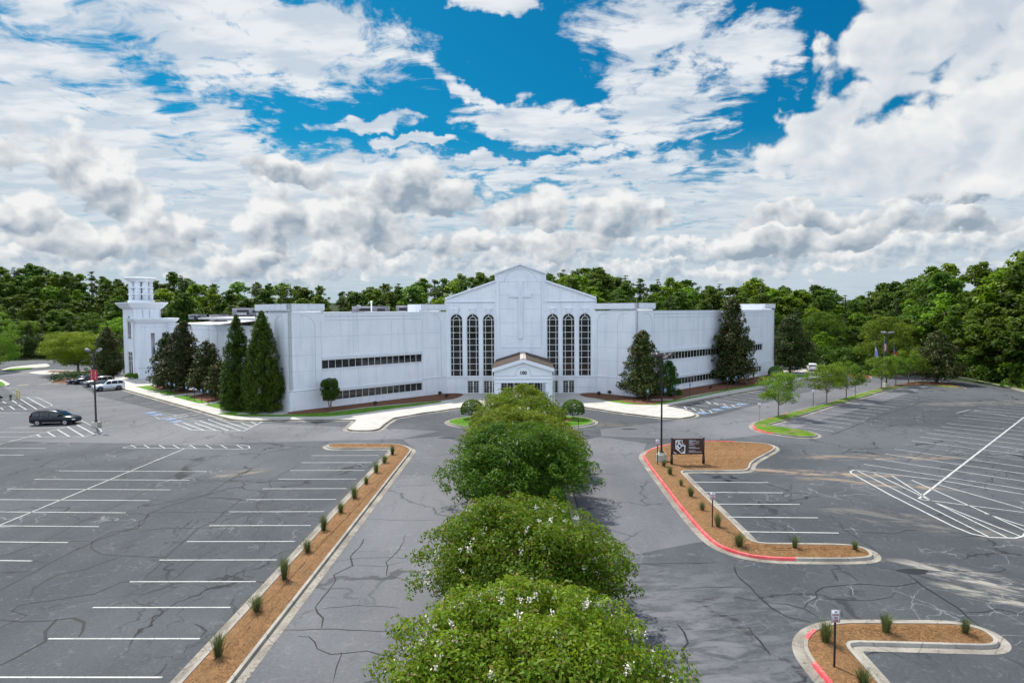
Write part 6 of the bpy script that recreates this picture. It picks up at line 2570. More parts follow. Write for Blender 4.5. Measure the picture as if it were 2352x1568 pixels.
# young street trees on the grassy island
def young(seed, h, rad):
    rs = np.random.default_rng(seed)
    lp = []
    for i in range(64):
        a = rs.uniform(0, 6.283)
        t = rs.uniform(0, 1)
        d = rad * math.sqrt(max(.03, 1 - ((t - .35) / .75) ** 2)) * rs.uniform(.35, 1.08)
        lp.append((d * math.cos(a), d * math.sin(a), h * (.38 + .6 * t), rad * rs.uniform(.17, .32)))
    P_, N_, T_ = lumps_leaves(lp, 210, rs, .3, .35, .7)
    mb = trunk_mb(rs, h * .8, .075, lp, 20)
    return leaf_mesh('crown', P_, N_, .22, L['young'], rs, T_, .5), tmesh(mb, mat='bark_pale')


YM = [young(400 + i, 5.3, 2.75) for i in range(3)]
YT = [(G(*b4(145, 1140)), 1.0, 'young street tree nearest the front tip of the grassy island'),
      (G(*b4(820, 945)), 1.0, 'second young street tree along the grassy island, just past the white sign'),
      (G(*b4(1095, 885)), .98, 'third young street tree along the grassy island, leaning slightly left'),
      (G(*b4(1585, 745)), .98, 'young street tree just before the far lamp post with the blue banner'),
      (G(*b4(1787, 700)), .92, 'young street tree just beyond the far lamp post with the blue banner'),
      (G(*b4(1965, 665)), 1.05, 'young street tree last in the row before the dark spreading tree')]
for i, (p, s, lb) in enumerate(YT):
    c_, t_ = YM[i % 3]
    tree('young_tree', (p[0], p[1], .17), 5, c_, t_, lb, 'tree', 'young trees along the grassy island', i * 1.9, (s, s, s))
# dark spreading tree at the island tip
c_, t_, _ = magnolia(250, 9.2, 4.3, 150, 80, 1.6)
p = G(*z5(1640, 1300))
tree('evergreen_tree', (p[0], p[1], .2), 9, c_, t_, 'dark spreading tree at the far tip of the grassy island')


# left group: yellow green tree, dark conifer, others
def spreading(seed, h, rad, mat, n=110, per=70, leaf=.26, h0f=.22, shape='spread', flat=.45):
    rs = np.random.default_rng(seed)
    lp = crown_lumps(rs, h * h0f, h, rad, n, shape, (.12, .24), .35)
    P_, N_, T_ = lumps_leaves(lp, per * 1.6, rs, .4, .3, flat)
    return leaf_mesh('crown', P_, N_, leaf, L[mat], rs, T_, .5), tmesh(trunk_mb(rs, h * .6, .22, lp, 16))


def at_ground(px, py, z=.1):
    g_ = G(px, py, z)
    return (g_[0], g_[1], z)


c_, t_ = spreading(500, 9.3, 7.6, 'maple', 210, 60, .27)
tree('maple_tree', at_ground(*z1(640, 958)), 9, c_, t_, 'wide yellow green tree over the parked cars on the left')
c_, t_, _ = magnolia(501, 10.2, 3.9, 170, 100, .3)
tree('evergreen_tree', at_ground(*z1(890, 975)), 10, c_, t_, 'dark conical evergreen between the yellow green tree and the tower')
c_, t_ = spreading(502, 12, 5.2, 'maple', 120, 55, .3, .2, 'round', .8)
tree('maple_tree', at_ground(*z1(985, 900)), 12, c_, t_, 'yellow green tree partly hidden behind the tower')
c_, t_ = spreading(503, 14.0, 6.6, 'young', 160, 50, .3, .12, 'round', .7)
tree('broadleaf_tree', at_ground(*z1(-60, 940)), 14, c_, t_, 'mid green tree cut by the left edge of the picture')
c_, t_ = spreading(504, 11.5, 7.0, 'young', 170, 50, .32, .24, 'spread', .6)
tree('broadleaf_tree', at_ground(*z1(243, 822)), 11.5, c_, t_, 'mid green tree on a mulched ring, left of the yellow green tree')
c_, t_ = spreading(505, 14.5, 7.0, 'crape_dark', 150, 45, .34, .15, 'round', .7)
tree('broadleaf_tree', at_ground(*z1(500, 800)), 14.5, c_, t_, 'grey green tree rising behind the yellow green tree')
c_, t_ = spreading(506, 13.5, 5.0, 'crape_dark', 120, 50, .34, .15, 'round', .7)
tree('broadleaf_tree', at_ground(*z1(770, 815)), 13.5, c_, t_, 'grey green tree behind and left of the dark evergreen')
c_, t_ = spreading(507, 15.0, 7.0, 'young', 150, 45, .34, .15, 'round', .7)
tree('broadleaf_tree', at_ground(*z1(-90, 820)), 15, c_, t_, 'bright green tree behind the one at the left edge')
# shrubby tree in front of the right forest
c_, t_ = spreading(508, 11.5, 6.5, 'young', 150, 48, .33, .12, 'round', .8)
tree('broadleaf_tree', at_ground(*z5(1230, 1235)), 11.5, c_, t_, 'grey green tree behind the flagpoles')
c_, t_ = spreading(509, 12.5, 6.5, 'crape_dark', 150, 48, .33, .10, 'round', .8)
tree('broadleaf_tree', at_ground(*z5(690, 1150)), 12.5, c_, t_, 'bluish green rounded tree behind the brownish magnolia')


# reed tufts
def tuft(seed, n=260, h=1.15, sp=.34):
    rs = np.random.default_rng(seed)
    V, F_, tv = [], [], []
    for i in range(n):
        a = rs.uniform(0, 6.283)
        r0 = abs(rs.normal(0, .09))
        out = abs(rs.normal(0, sp))
        hh = h * rs.uniform(.55, 1.05)
        b0 = np.array((r0 * math.cos(a), r0 * math.sin(a), 0))
        mid = b0 + np.array((out * .35 * math.cos(a), out * .35 * math.sin(a), hh * .6))
        tip = b0 + np.array((out * math.cos(a), out * math.sin(a), hh * (1 - .15 * out)))
        sd_ = np.array((-math.sin(a + rs.uniform(-1, 1)), math.cos(a), 0)) * .008
        k = len(V)
        V += [b0 - sd_, b0 + sd_, mid + sd_, mid - sd_, tip]
        F_ += [(k, k + 1, k + 2, k + 3), (k + 3, k + 2, k + 4)]
        tv += [.15, .15, .4, .4, rs.uniform(.3, 1)]
    me = bpy.data.meshes.new('reed_tuft')
    me.from_pydata([tuple(v) for v in V], [], F_)
    at_ = me.attributes.new('tint', 'FLOAT', 'POINT')
    at_.data.foreach_set('value', np.array(tv, dtype=np.float32))
    me.materials.append(L['reed'])
    return me


TM = [tuft(600 + i) for i in range(4)]
tufts = []
ords = ['nearest', 'second', 'third', 'fourth', 'fifth', 'sixth', 'seventh', 'eighth', 'ninth', 'tenth', 'eleventh']
for i, (x, y) in enumerate(((1165, 1280), (1372, 1040), (1520, 870), (1643, 725), (1730, 607), (1822, 515), (1895, 437), (1957, 360), (2010, 300), (2055, 247), (2097, 205))):
    s = {2: 1.25, 7: .9}.get(i, 1.0)
    tufts.append((a1(x, y), s, ords[i] + ' reed tuft from the bottom edge in the long straw bed left of the drive'))
for (x, y, s, lb) in ((235, 295, .85, 'reed tuft beside the concrete base of the lamp post near the brown sign'), (272, 343, .8, 'second reed tuft down the red kerb from the lamp post'),
                      (336, 408, .75, 'third reed tuft down the red kerb from the lamp post'), (393, 473, .85, 'reed tuft two back from the middle fire lane sign, by the second parking stripe'),
                      (460, 552, .85, 'reed tuft just behind the middle fire lane sign'), (553, 650, 1.0, 'reed tuft directly right of the middle fire lane sign post'),
                      (675, 762, 1.05, 'wide reed tuft at the inner corner of the sign bed'), (1003, 775, .85, 'reed tuft in the middle of the near arm of the sign bed'),
                      (1357, 785, .75, 'reed tuft at the rounded end of the near arm of the sign bed'), (1185, 1325, 1.0, 'reed tuft left of the front fire lane sign'),
                      (1540, 1268, 1.1, 'bushiest reed tuft in the middle of the front right bed'), (2008, 1275, .75, 'reed tuft near the rounded end of the front right bed'),
                      (1405, 1590, .95, 'reed tuft cut by the bottom edge in the front right bed')):
    tufts.append((a3(x, y), s, lb))
for i, (p, s, lb) in enumerate(tufts):
    g_ = G(*p, .2)
    o = obj_from(TM[i % 4], 'reed_tuft', None, (g_[0], g_[1], .17))
    vs_ = .86 + .12 * math.sin(i * 2.3)
    o.scale = (s * vs_, s * vs_, s * (.82 + .12 * math.cos(i * 3.1)))
    o.rotation_euler = (.05 * math.sin(i), .05 * math.cos(i * 2), i * 1.3)
    tag(o, lb, 'ornamental grass', 'reed tufts in the straw beds')
print('forest trees', n_for)

# ------------------------------------------------------------------ vehicles


def loft(stations, ring):
    """stations: list of x; ring(i) -> list of (y, z), same length; closed ends"""
    mb = MB()
    n = None
    for i, x in enumerate(stations):
        r_ = ring(i)
        n = len(r_)
        mb.v += [(x, y, z) for (y, z) in r_]
    for i in range(len(stations) - 1):
        for j in range(n):
            j2 = (j + 1) % n
            mb.f.append((i * n + j, i * n + j2, (i + 1) * n + j2, (i + 1) * n + j))
    mb.f.append(tuple(reversed(range(n))))
    mb.f.append(tuple((len(stations) - 1) * n + j for j in range(n)))
    return mb


def car(loc, rz, kind, paint, label, rim='alloy', group=None, rails=False, name='parked_car'):
    """x = forward, origin on the ground under the middle"""
    o = tag(empty(name, loc, rz), label, {'van': 'minivan', 'suv': 'car', 'sedan': 'car'}[kind], group)
    if kind == 'van':
        Lh, Wh, wb, wr = 2.58, 1.0, 1.54, .35
        low = [(-2.58, .62, .95, .80), (-2.5, .34, 1.10, .95), (-2.2, .26, 1.12, 1.0), (-1.2, .24, 1.12, 1.0), (.6, .24, 1.10, 1.0), (1.25, .26, 1.07, .99), (1.8, .27, 1.00, .96), (2.25, .28, .90, .90),
               (2.5, .34, .78, .80), (2.58, .45, .66, .70)]
        roof = [(-2.46, 1.13, 1.16, .92), (-2.32, 1.10, 1.60, .80), (-1.9, 1.10, 1.72, .78), (-.8, 1.10, 1.77, .79), (.25, 1.08, 1.74, .77), (.75, 1.07, 1.56, .76), (1.15, 1.05, 1.30, .80), (1.52, 1.02, 1.05, .86)]
        sw = [(-2.2, -1.42), (-1.34, -.33), (-.25, .74)]
        H_ = 1.77
    elif kind == 'suv':
        Lh, Wh, wb, wr = 2.38, .95, 1.40, .385
        low = [(-2.38, .60, .95, .82), (-2.32, .42, 1.14, .92), (-1.9, .36, 1.15, .95), (-.9, .33, 1.14, .95), (.5, .33, 1.13, .95), (.95, .34, 1.12, .95), (1.5, .36, 1.09, .93), (2.05, .38, 1.02, .88),
               (2.32, .42, .92, .80), (2.38, .50, .80, .74)]
        roof = [(-2.3, 1.15, 1.20, .88), (-2.16, 1.13, 1.60, .76), (-1.9, 1.13, 1.76, .74), (-.8, 1.13, 1.81, .74), (.1, 1.12, 1.77, .73), (.45, 1.12, 1.58, .75), (.72, 1.12, 1.34, .79), (.96, 1.10, 1.14, .83)]
        sw = [(-2.05, -1.32), (-1.22, -.36), (-.27, .48)]
        H_ = 1.81
    else:
        Lh, Wh, wb, wr = 2.35, .91, 1.38, .33
        low = [(-2.35, .50, .84, .78), (-2.25, .32, .98, .88), (-1.8, .24, 1.0, .91), (-.9, .22, .97, .91), (.5, .22, .95, .91), (1.0, .23, .93, .90), (1.6, .24, .84, .88), (2.1, .26, .74, .82), (2.35, .36, .60, .70)]
        roof = [(-1.85, .99, 1.01, .80), (-1.35, .97, 1.25, .70), (-.9, .96, 1.40, .64), (-.3, .95, 1.45, .63), (.2, .95, 1.41, .63), (.6, .94, 1.22, .68), (1.05, .92, .95, .76)]
        sw = [(-1.25, -.36), (-.27, .60)]
        H_ = 1.45

    def ring_low(i):
        x, z0, z1_, w_ = low[i]
        zm = z0 + (z1_ - z0) * .55
        pr = [(w_ * .86, z0), (w_ * .97, z0 + .10), (w_, zm), (w_ * .985, z1_ - .10), (w_ * .90, z1_), (0, z1_ + .035)]
        return pr + [(-y, z) for (y, z) in reversed(pr[:-1])]

    b = loft([s_[0] for s_ in low], ring_low)

    def ring_top(i):
        x, z0, z1_, w_ = roof[i]
        wl = min(Wh * .9, w_ + (z1_ - z0) * .18)
        pr = [(wl, z0 - .05), (w_ + .02, z1_ - .10), (w_ * .86, z1_ - .015), (0, z1_ + .02)]
        return pr + [(-y, z) for (y, z) in reversed(pr[:-1])]
    c = loft([s_[0] for s_ in roof], ring_top)
    k = len(b.v)
    b.v += c.v
    b.f += [tuple(i + k for i in f) for f in c.f]
    b.build('body', paint, o, world=False, smooth=True)

    def rt(x):
        for a, d in zip(roof, roof[1:]):
            if x <= d[0]:
                t = (x - a[0]) / (d[0] - a[0])
                return tuple(a[q] + (d[q] - a[q]) * t for q in range(4))
        return roof[-1]

    def side_pt(x, v, sg, out=.008):
        _, z0, z1_, w_ = rt(x)
        wl = min(Wh * .9, w_ + (z1_ - z0) * .18)
        za, zb = z0 + .03, z1_ - .13
        zz = za + (zb - za) * v
        t = (zz - (z0 - .05)) / ((z1_ - .10) - (z0 - .05))
        return (x, sg * (wl + (w_ + .02 - wl) * t + out), zz)
    for sg in (-1, 1):
        for (xa, xb) in sw:
            g = MB()
            n = 6
            for i in range(n + 1):
                x = xa + (xb - xa) * i / n
                g.v += [side_pt(x, .0, sg), side_pt(x, 1.0, sg)]
            for i in range(n):
                q = (2 * i, 2 * i + 2, 2 * i + 3, 2 * i + 1)
                g.f.append(q if sg < 0 else tuple(reversed(q)))
            g.build('side_window', M['autoglass'], o, world=False)
    for nm, ia, ib, sgx in (('windscreen', len(roof) - 4 + (kind == 'sedan'), len(roof) - 1, 1), ('rear_window', 0, 1 + (kind == 'sedan'), -1)):
        g = MB()
        for i in range(ia, ib + 1):
            x, z0, z1_, w_ = roof[i]
            g.v += [(x + .012 * sgx, -w_ * .84, z1_ + .004), (x + .015 * sgx, 0, z1_ + .036), (x + .012 * sgx, w_ * .84, z1_ + .004)]
        if nm == 'rear_window' and kind != 'sedan':
            g = MB()
            a, d = roof[0], roof[1]
            for (x, z, w_) in ((a[0] + .02, a[2] + .04, .76), (d[0] - .01, d[2] - .06, .68)):
                g.v += [(x - .04, -w_, z), (x - .05, 0, z + .01), (x - .04, w_, z)]
            rows = 2
        else:
            rows = ib - ia + 1
        for i in range(rows - 1):
            for j in range(2):
                g.f.append((3 * i + j, 3 * i + j + 3, 3 * i + j + 4, 3 * i + j + 1))
        g.build(nm, M['autoglass'], o, world=False)
    # wheels
    for sx in (-1, 1):
        for sg in (-1, 1):
            x = sx * wb - (.03 if kind == 'van' else 0)
            y = sg * (Wh - .11)
            t = MB()
            t.tube([(x, y - .13, wr), (x, y + .13, wr)], [wr, wr], 22)
            w_ = t.build('wheel', M['rubber'], o, world=False)
            r_ = MB()
            yo = y + sg * .132
            r_.tube([(x, y + sg * .10, wr), (x, yo + sg * .004, wr)], [wr * .68, wr * .66], 20)
            r_.build('rim', M[rim], w_, world=False)
            sp = MB()
            for q in range(5):
                a = q * 1.2566
                sp.tube([(x + wr * .2 * math.cos(a), yo + sg * .01, wr + wr * .2 * math.sin(a)), (x + wr * .6 * math.cos(a + .25), yo + sg * .01, wr + wr * .6 * math.sin(a + .25))], .02, 4)
            sp.build('spoke', M['hvac_dark'] if rim == 'alloy' else M['alloy'], w_, world=False)
            ar = MB()
            pts = [(x + (wr + .07) * math.cos(R(a)), sg * (Wh * .985), wr + (wr + .07) * math.sin(R(a))) for a in range(-10, 191, 20)]
            ar.tube(pts, .035, 5)
            ar.build('wheel_arch', M['plastic'], o, world=False)
    # lamps, grille, plate, mirrors, handles, trim
    fx = low[-1][0]
    for sg in (-1, 1):
        h = MB()
        zl = low[-2][2] - .08
        h.box((fx - .20, sg * Wh * .70, zl - .02), (.34, .36, .13), rz=-sg * .35)
        h.build('headlight', M['lamp_glass'], o, world=False, bevel=.02)
        h = MB()
        zr = .95 if kind != 'sedan' else .80
        h.box((-Lh + .09, sg * Wh * .78, zr + (.12 if kind != 'sedan' else 0)), (.12, .22, .34 if kind != 'sedan' else .16))
        h.build('tail_light', M['tail_red'], o, world=False, bevel=.02)
        m_ = MB()
        xm = sw[-1][1] - .05
        m_.box((xm + .1, sg * (Wh + .10), low[5][2] + .06), (.12, .20, .15))
        m_.build('wing_mirror', paint, o, world=False, bevel=.03)
        for (xa, xb) in sw[-2:]:
            hd = MB()
            hd.box(((xa * .8 + xb * .2), sg * (Wh * .995 + .012), low[4][2] - .14), (.2, .03, .035))
            hd.build('door_handle', M['chrome'] if kind == 'van' else paint, o, world=False)
        sl = MB()
        sl.box((0, sg * (Wh * .99), .36 if kind != 'sedan' else .28), (wb * 1.35, .03, .05 if kind == 'van' else .1))
        sl.build('sill_trim', M['chrome'] if kind == 'van' else M['plastic'], o, world=False)
    g = MB()
    g.box((fx - .02, 0, low[-1][2] - .05), (.08, Wh * .95, .16))
    g.build('grille', M['plastic'], o, world=False)
    g = MB()
    g.box((fx - .04, 0, .40), (.10, Wh * 1.25, .14))
    g.build('bumper', M['plastic'], o, world=False, bevel=.02)
    g = MB()
    g.box((-Lh + .02, 0, .42 if kind != 'sedan' else .36), (.12, Wh * 1.4, .18))
    g.build('bumper', paint if kind != 'suv' else M['plastic'], o, world=False, bevel=.02)
    if rails:
        for sg in (-1, 1):
            rl = MB()
            rl.tube([(-1.7, sg * .66, H_ - .02), (-1.6, sg * .66, H_ + .06), (-.1, sg * .66, H_ + .06), (.0, sg * .66, H_ - .03)], .02, 6)
            rl.build('roof_rail', M['plastic'] if kind == 'suv' else M['chrome'], o, world=False)
    return o


PB = car_paint('dark_blue_black_paint', (.006, .008, .016))
PW_ = car_paint('white_car_paint', (.72, .74, .78))
PG = car_paint('silver_grey_paint', (.22, .21, .20), metal=.5)
PD = car_paint('dark_grey_paint', (.03, .032, .045), metal=.3)
PN = car_paint('navy_paint', (.018, .020, .045), metal=.3)
PS = car_paint('pale_silver_paint', (.42, .44, .47), metal=.4)

a, b = G(*b1(640, 1172)), G(*b1(1150, 1160))
mv = ((a[0] + b[0]) / 2, (a[1] + b[1]) / 2)
car((mv[0], mv[1] + 1.0, .0), math.atan2(b[1] - a[1], b[0] - a[0]), 'van', PB, 'black minivan with chrome trim parked beside the red bannered lamp post', rails=True)
ang = math.atan2(-.7237, -.69)
base = Vector(G(*b1(1710, 565))), Vector(G(*b1(2060, 532)))
cw = (base[0] + base[1]) / 2
w0 = Vector(G(*b1(1710, 565)))
dl = cw - w0
wv_ = [dl + Vector(G(*b1(*p))) for p in ((1545, 487), (1372, 440), (1235, 437))]
crs = [(cw, 'suv', PW_, 'white sport utility car nearest the lamp post, last of the four parked nose out', 'darkrim'),
       (wv_[0], 'suv', PG, 'silver grey car between the white one and the dark one with red lamps', 'alloy'),
       (wv_[1], 'suv', PD, 'dark grey car parked third from the white one', 'alloy'),
       (wv_[2], 'sedan', PN, 'navy car parked nearest the dark hedge', 'alloy')]
perp_ = Vector((.69, .7237)).normalized()
for (p, kd, pt, lb, rm) in crs:
    q = p + Vector((-.2, 1.0))
    car((q.x, q.y, 0), ang, kd, pt, lb, rm, rails=(kd == 'suv'), group='cars parked beside the left hedge')
p = G(*b1(-30, 735))
car((p[0] - 2.9, p[1] + .9, 0), 0.0, 'sedan', PD, 'dark car cut by the left edge of the picture behind the hatched corner', 'alloy')
# right: cars half hidden behind the young trees
for (x, y, kd, pt, rz, lb) in ((350, 480, 'suv', PS, R(205), 'silver car half hidden by the brownish magnolia trunk'), (640, 495, 'suv', PW_, R(70), 'white car seen from behind, left of another white car'),
                               (840, 480, 'suv', PW_, R(35), 'white car seen partly through the second young tree'), (1060, 462, 'sedan', PS, R(25), 'pale car mostly hidden behind the third young tree'),
                               (1290, 492, 'sedan', PD, R(190), 'black car just above the dark hedge and red kerb')):
    p = G(*b4(x, y))
    car((p[0], p[1] + .8, 0), rz, kd, pt, lb, 'alloy', group='cars parked beyond the right wing')

# ------------------------------------------------------------------ lamp posts


def lamp_post(loc, H_, label, heads, round_base=False, banner=None, r=.11, col='dark_bronze', cross=False):
    o = tag(empty('lamp_post', loc), label, 'lamp post')
    b = MB()
    if round_base:
        b.lathe((0, 0, 0), [(.46, -.2), (.46, .62), (.40, .70)], 20)
        b.box((0, 0, .76), (.5, .5, .12))
    else:
        b.box((0, 0, .28), (.80, .80, .68), taper=.95)
    zb = .80 if round_base else .66
    b.build('base', M['concrete_base'], o, world=False)
    p = MB()
    p.tube([(0, 0, zb), (0, 0, H_)], [r, r * .8], 10)
    p.box((0, 0, zb + .05), (.34, .34, .1))
    p.build('pole', M[col], o, world=False)
    am = MB()
    for (dx, dy, tilt) in heads:
        am.tube([(0, 0, H_ - .06), (dx * .75, dy * .75, H_ - .06), (dx, dy, H_ + .12)], .045, 6)
    am.build('arm', M[col], o, world=False)
    for (dx, dy, tilt) in heads:
        a = math.atan2(dy, dx)
        h = MB()
        h.box((0, 0, 0), (.62, .46, .20), taper=.86)
        ho = h.build('lamp_head', M['hvac'] if col != 'black' else M['dark_bronze'], o, world=False, bevel=.02)
        ho.location = (dx * 1.25, dy * 1.25, H_ + .26)
        ho.rotation_euler = (0, R(tilt), a)
        l_ = MB()
        l_.box((0, 0, -.105), (.52, .38, .03))
        lo_ = l_.build('lens', M['lamp_glass'], ho, world=False)
    if banner:
        mat, z0, z1_, wd = banner
        k = MB()
        for sx in (-1, 1):
            k.v += []
            k.box((sx * (wd / 2 + .02), -.14 - 0.0, (z0 + z1_) / 2 + .0), (wd - .02, .02, z1_ - z0), rz=sx * .10)
        k.build('banner', M[mat], o, world=False)
        rb = MB()
        for z in (z0, z1_):
            rb.tube([(-wd - .02, -.12, z), (wd + .02, -.12, z)], .018, 5)
        rb.build('bracket', M[col], o, world=False)
    if cross:
        x_ = MB()
        x_.tube([(-.95, 0, 5.45), (.95, 0, 5.45)], .03, 6)
        x_.build('crossbar', M['grey_metal'], o, world=False)
    return o


g_ = G(*b1(1670, 1205))
lpl = lamp_post((g_[0], g_[1] + .45, 0), 8.9, 'bronze twin-headed lamp post carrying a red double banner', [(-.55, .0, -32), (.55, .0, -32)], banner=('bannerred', 5.6, 6.8, .42))
for sx in (-.22, .22):
    for zc in (6.45, 5.95):
        t_ = text_obj('lettering', 'P A R K' if zc > 6.2 else 'L O T', .17, M['signwhite'], lpl, (sx, -.175, zc), (R(90), R(90), 0), width=.42, world=False)
g_ = G(*b2(235, 620), .2)
lamp_post((g_[0], g_[1] + .4, .18), 9.1, 'tall black lamp post with several tilted heads beside the brown sign', [(-.5, .25, -30), (.62, .2, -30), (.12, -.45, -35), (-.15, .55, -30)], True, col='black', r=.085, cross=True)
g_ = G(*b4(1655, 715))
lpf = lamp_post((g_[0], g_[1], .15), 9.0, 'distant lamp post with blue banner rising behind the young trees', [(-.6, 0, -18), (.6, 0, -18), (0, -.6, -18), (0, .6, -18)], banner=('bannerblue', 3.6, 4.7, .35))
lamp_post((-196, 262, terrain_h(-196, 262)), 13, 'thin far lamp post standing against the dark slope at the left', [(-.8, 0, 0), (.8, 0, 0)])

# ------------------------------------------------------------------ flagpoles


def flagpole(loc, H_, label, kind):
    o = tag(empty('flagpole', loc), label, 'flagpole')
    p = MB()
    p.tube([(0, 0, -.1), (0, 0, H_)], [.07, .04], 10)
    p.build('pole', M['grey_metal'], o, world=False)
    p = MB()
    p.lathe((0, 0, H_), [(.02, 0), (.09, .05), (.09, .11), (.02, .16)], 10)
    p.build('finial', M['grey_metal'], o, world=False)
    # limp cloth hanging beside the pole
    fl_h, fl_w = (2.3, .62) if kind == 'stripes' else (2.1, .5)
    n, m_ = 10, 18
    cols = {'stripes': ['flagred', 'flagwhite', 'flagblue'], 'state': ['flagred', 'flagwhite', 'flagblue'], 'plain': ['flaglilac', 'flagwhite']}[kind]
    mb = MB()
    mats = []
    for j in range(m_ + 1):
        t = j / m_
        for i in range(n + 1):
            s = i / n
            wv = (.25 + .75 * min(1, t * 1.8)) * fl_w
            mb.v.append((.06 + s * wv + .03 * math.sin(t * 7), .10 * math.sin(s * 9 + t * 2.5) * s, H_ - .25 - t * fl_h - s * .35 * (1 - t * .3)))
    for j in range(m_):
        for i in range(n):
            k = j * (n + 1) + i
            mb.f.append((k, k + 1, k + n + 2, k + n + 1))
            s, t = i / n, j / m_
            if kind == 'stripes':
                mats.append(2 if (t < .38 and s < .6) else (int(s * 7 + t * 3) % 2))
            elif kind == 'state':
                mats.append(2 if t < .42 else (1 if (s < .35 and t > .78) else 0))
            else:
                mats.append(1 if (s < .55 and t < .5) else 0)
    f = mb.build('flag', [M[c] for c in cols], o, world=False)
    for pl, mi in zip(f.data.polygons, mats):
        pl.material_index = mi
    return o


def pole_top(px, py, Yd):
    d = ray(px, py)
    t = Yd / d[1]
    return (t * d[0], Yd, HC + t * d[2])


for (px, py, Yd, kd, lb) in ((*b4(1500, 108), 124, 'plain', 'left flagpole with a pale blue and white hanging flag'), (*b4(1630, 22), 124, 'stripes', 'tallest middle flagpole with a red and white striped flag'),
                             (*b4(1767, 108), 124, 'state', 'right flagpole with a blue, red and white hanging flag')):
    q = pole_top(px, py, Yd)
    flagpole((q[0], q[1], 0), q[2], lb, kd)

# ------------------------------------------------------------------ signs


def fire_sign(loc, H_, rz, label, big=False, post='black'):
    o = tag(empty('fire_lane_sign', loc, rz), label, 'sign', 'fire lane signs')
    p = MB()
    p.box((0, 0, H_ / 2 - .15), (.06, .05, H_ + .1))
    p.build('post', M[post], o, world=False)
    s_ = MB()
    s_.box((0, -.04, H_ - .16), (.32, .012, .48))
    pl = s_.build('sign_plate', M['signwhite'], o, world=False, bevel=.004)
    bd = MB()
    for (cx_, cz, w_, h_) in ((0, .225, .29, .008), (0, -.225, .29, .008), (-.145, 0, .008, .45), (.145, 0, .008, .45)):
        bd.box((cx_, -.048, H_ - .16 + cz), (w_, .004, h_))
    bd.build('border', M['signred'], pl, world=False)
    for i, (tx, sz, w_) in enumerate((('NO', .10, .11), ('PARKING', .09, .25), ('FIRE', .085, .14), ('LANE', .085, .16))):
        text_obj('lettering', tx, sz * 1.15, M['signred'], pl, (0, -.048, H_ - .16 + .155 - .105 * i), (R(90), 0, 0), width=w_, thick=.002, bold=.003, world=False)
    return o


g_ = G(*b6(690, 1210), .2)
fire_sign((g_[0], g_[1], .18), 2.12, 0, 'white no parking fire lane sign at the front right bed, nearest the camera')
g_ = G(*a3(519, 650), .2)
fire_sign((g_[0], g_[1], .18), 2.12, 0, 'white no parking fire lane sign halfway along the red kerbed sign bed')
g_ = G(*b2(153, 655), .2)
fire_sign((g_[0], g_[1], .18), 2.12, 0, 'white no parking fire lane sign left of the tall black lamp post')
for (x, y, f, lb) in ((1627, 1355, z4, 'white fire lane sign at the red tip of the grassy island'), (632, 985, b4, 'white fire lane sign between the first two young street trees'),
                      (1220, 845, b4, 'white fire lane sign just past the third young street tree'), (2057, 655, b4, 'white fire lane sign beside the dark trunk at the island tip')):
    g_ = G(*f(x, y), .15)
    fire_sign((g_[0], g_[1], .15), 2.2, R(-12), lb, post='grey_metal' if f is z4 else 'green_post')


def access_sign(loc, rz, label, H_=1.95):
    o = tag(empty('accessible_parking_sign', loc, rz), label, 'sign', 'blue accessible parking signs on posts')
    p = MB()
    p.box((0, 0, H_ / 2 - .1), (.06, .05, H_))
    p.build('post', M['green_post'], o, world=False)
    s_ = MB()
    s_.box((0, -.04, H_ - .1), (.31, .012, .46))
    pl = s_.build('sign_plate', M['blue_paint'], o, world=False)
    w_ = MB()
    for pts in ([(-.04, .1), (-.03, -.02), (.06, -.03), (.09, -.12)], [(-.06 + .09 * math.cos(t), -.06 + .09 * math.sin(t)) for t in [R(100 + 30 * i) for i in range(9)]]):
        w_.tube([(q[0], -.05, H_ - .06 + q[1]) for q in pts], .012, 4)
    w_.build('symbol', M['signwhite'], pl, world=False)
    return o


for i, (x, y, f, wh) in enumerate(((715, 1205, z4, 'in front of the first magnolia of the right wing'), (858, 1192, z4, 'behind the tall black lamp post'), (935, 1165, z4, 'left of the rounded evergreen edge'),
                                   (1060, 1145, z4, 'alone at the start of the right wing lawn'), (1366, 1088, z4, 'directly left of the tallest magnolia trunk'), (1436, 1075, z4, 'first to the right of the tallest magnolia trunk'),
                                   (1506, 1058, z4, 'second to the right of the tallest magnolia trunk'), (1575, 1045, z4, 'third to the right of the tallest magnolia trunk'))):
    g_ = G(*f(x, y), .2)
    access_sign((g_[0], g_[1], .15), R(25), 'small blue accessible parking sign ' + wh)
for i, (x, y, wh) in enumerate(((1385, 1130, 'below the tallest left magnolia, farthest from the cypresses'), (1428, 1142, 'second in the left side row, counted from the tower'), (1527, 1168, 'third in the left side row, counted from the tower'),
                                (1588, 1180, 'middle of the left side row'), (1648, 1195, 'fifth in the left side row, counted from the tower'), (1700, 1205, 'just left of the leaning magnolia trunk'),
                                (1757, 1170, 'just right of the leaning magnolia trunk'))):
    g_ = G(*z1(x, y), .2)
    access_sign((g_[0], g_[1], .15), R(-20), 'thin post with small blue sign, ' + wh)

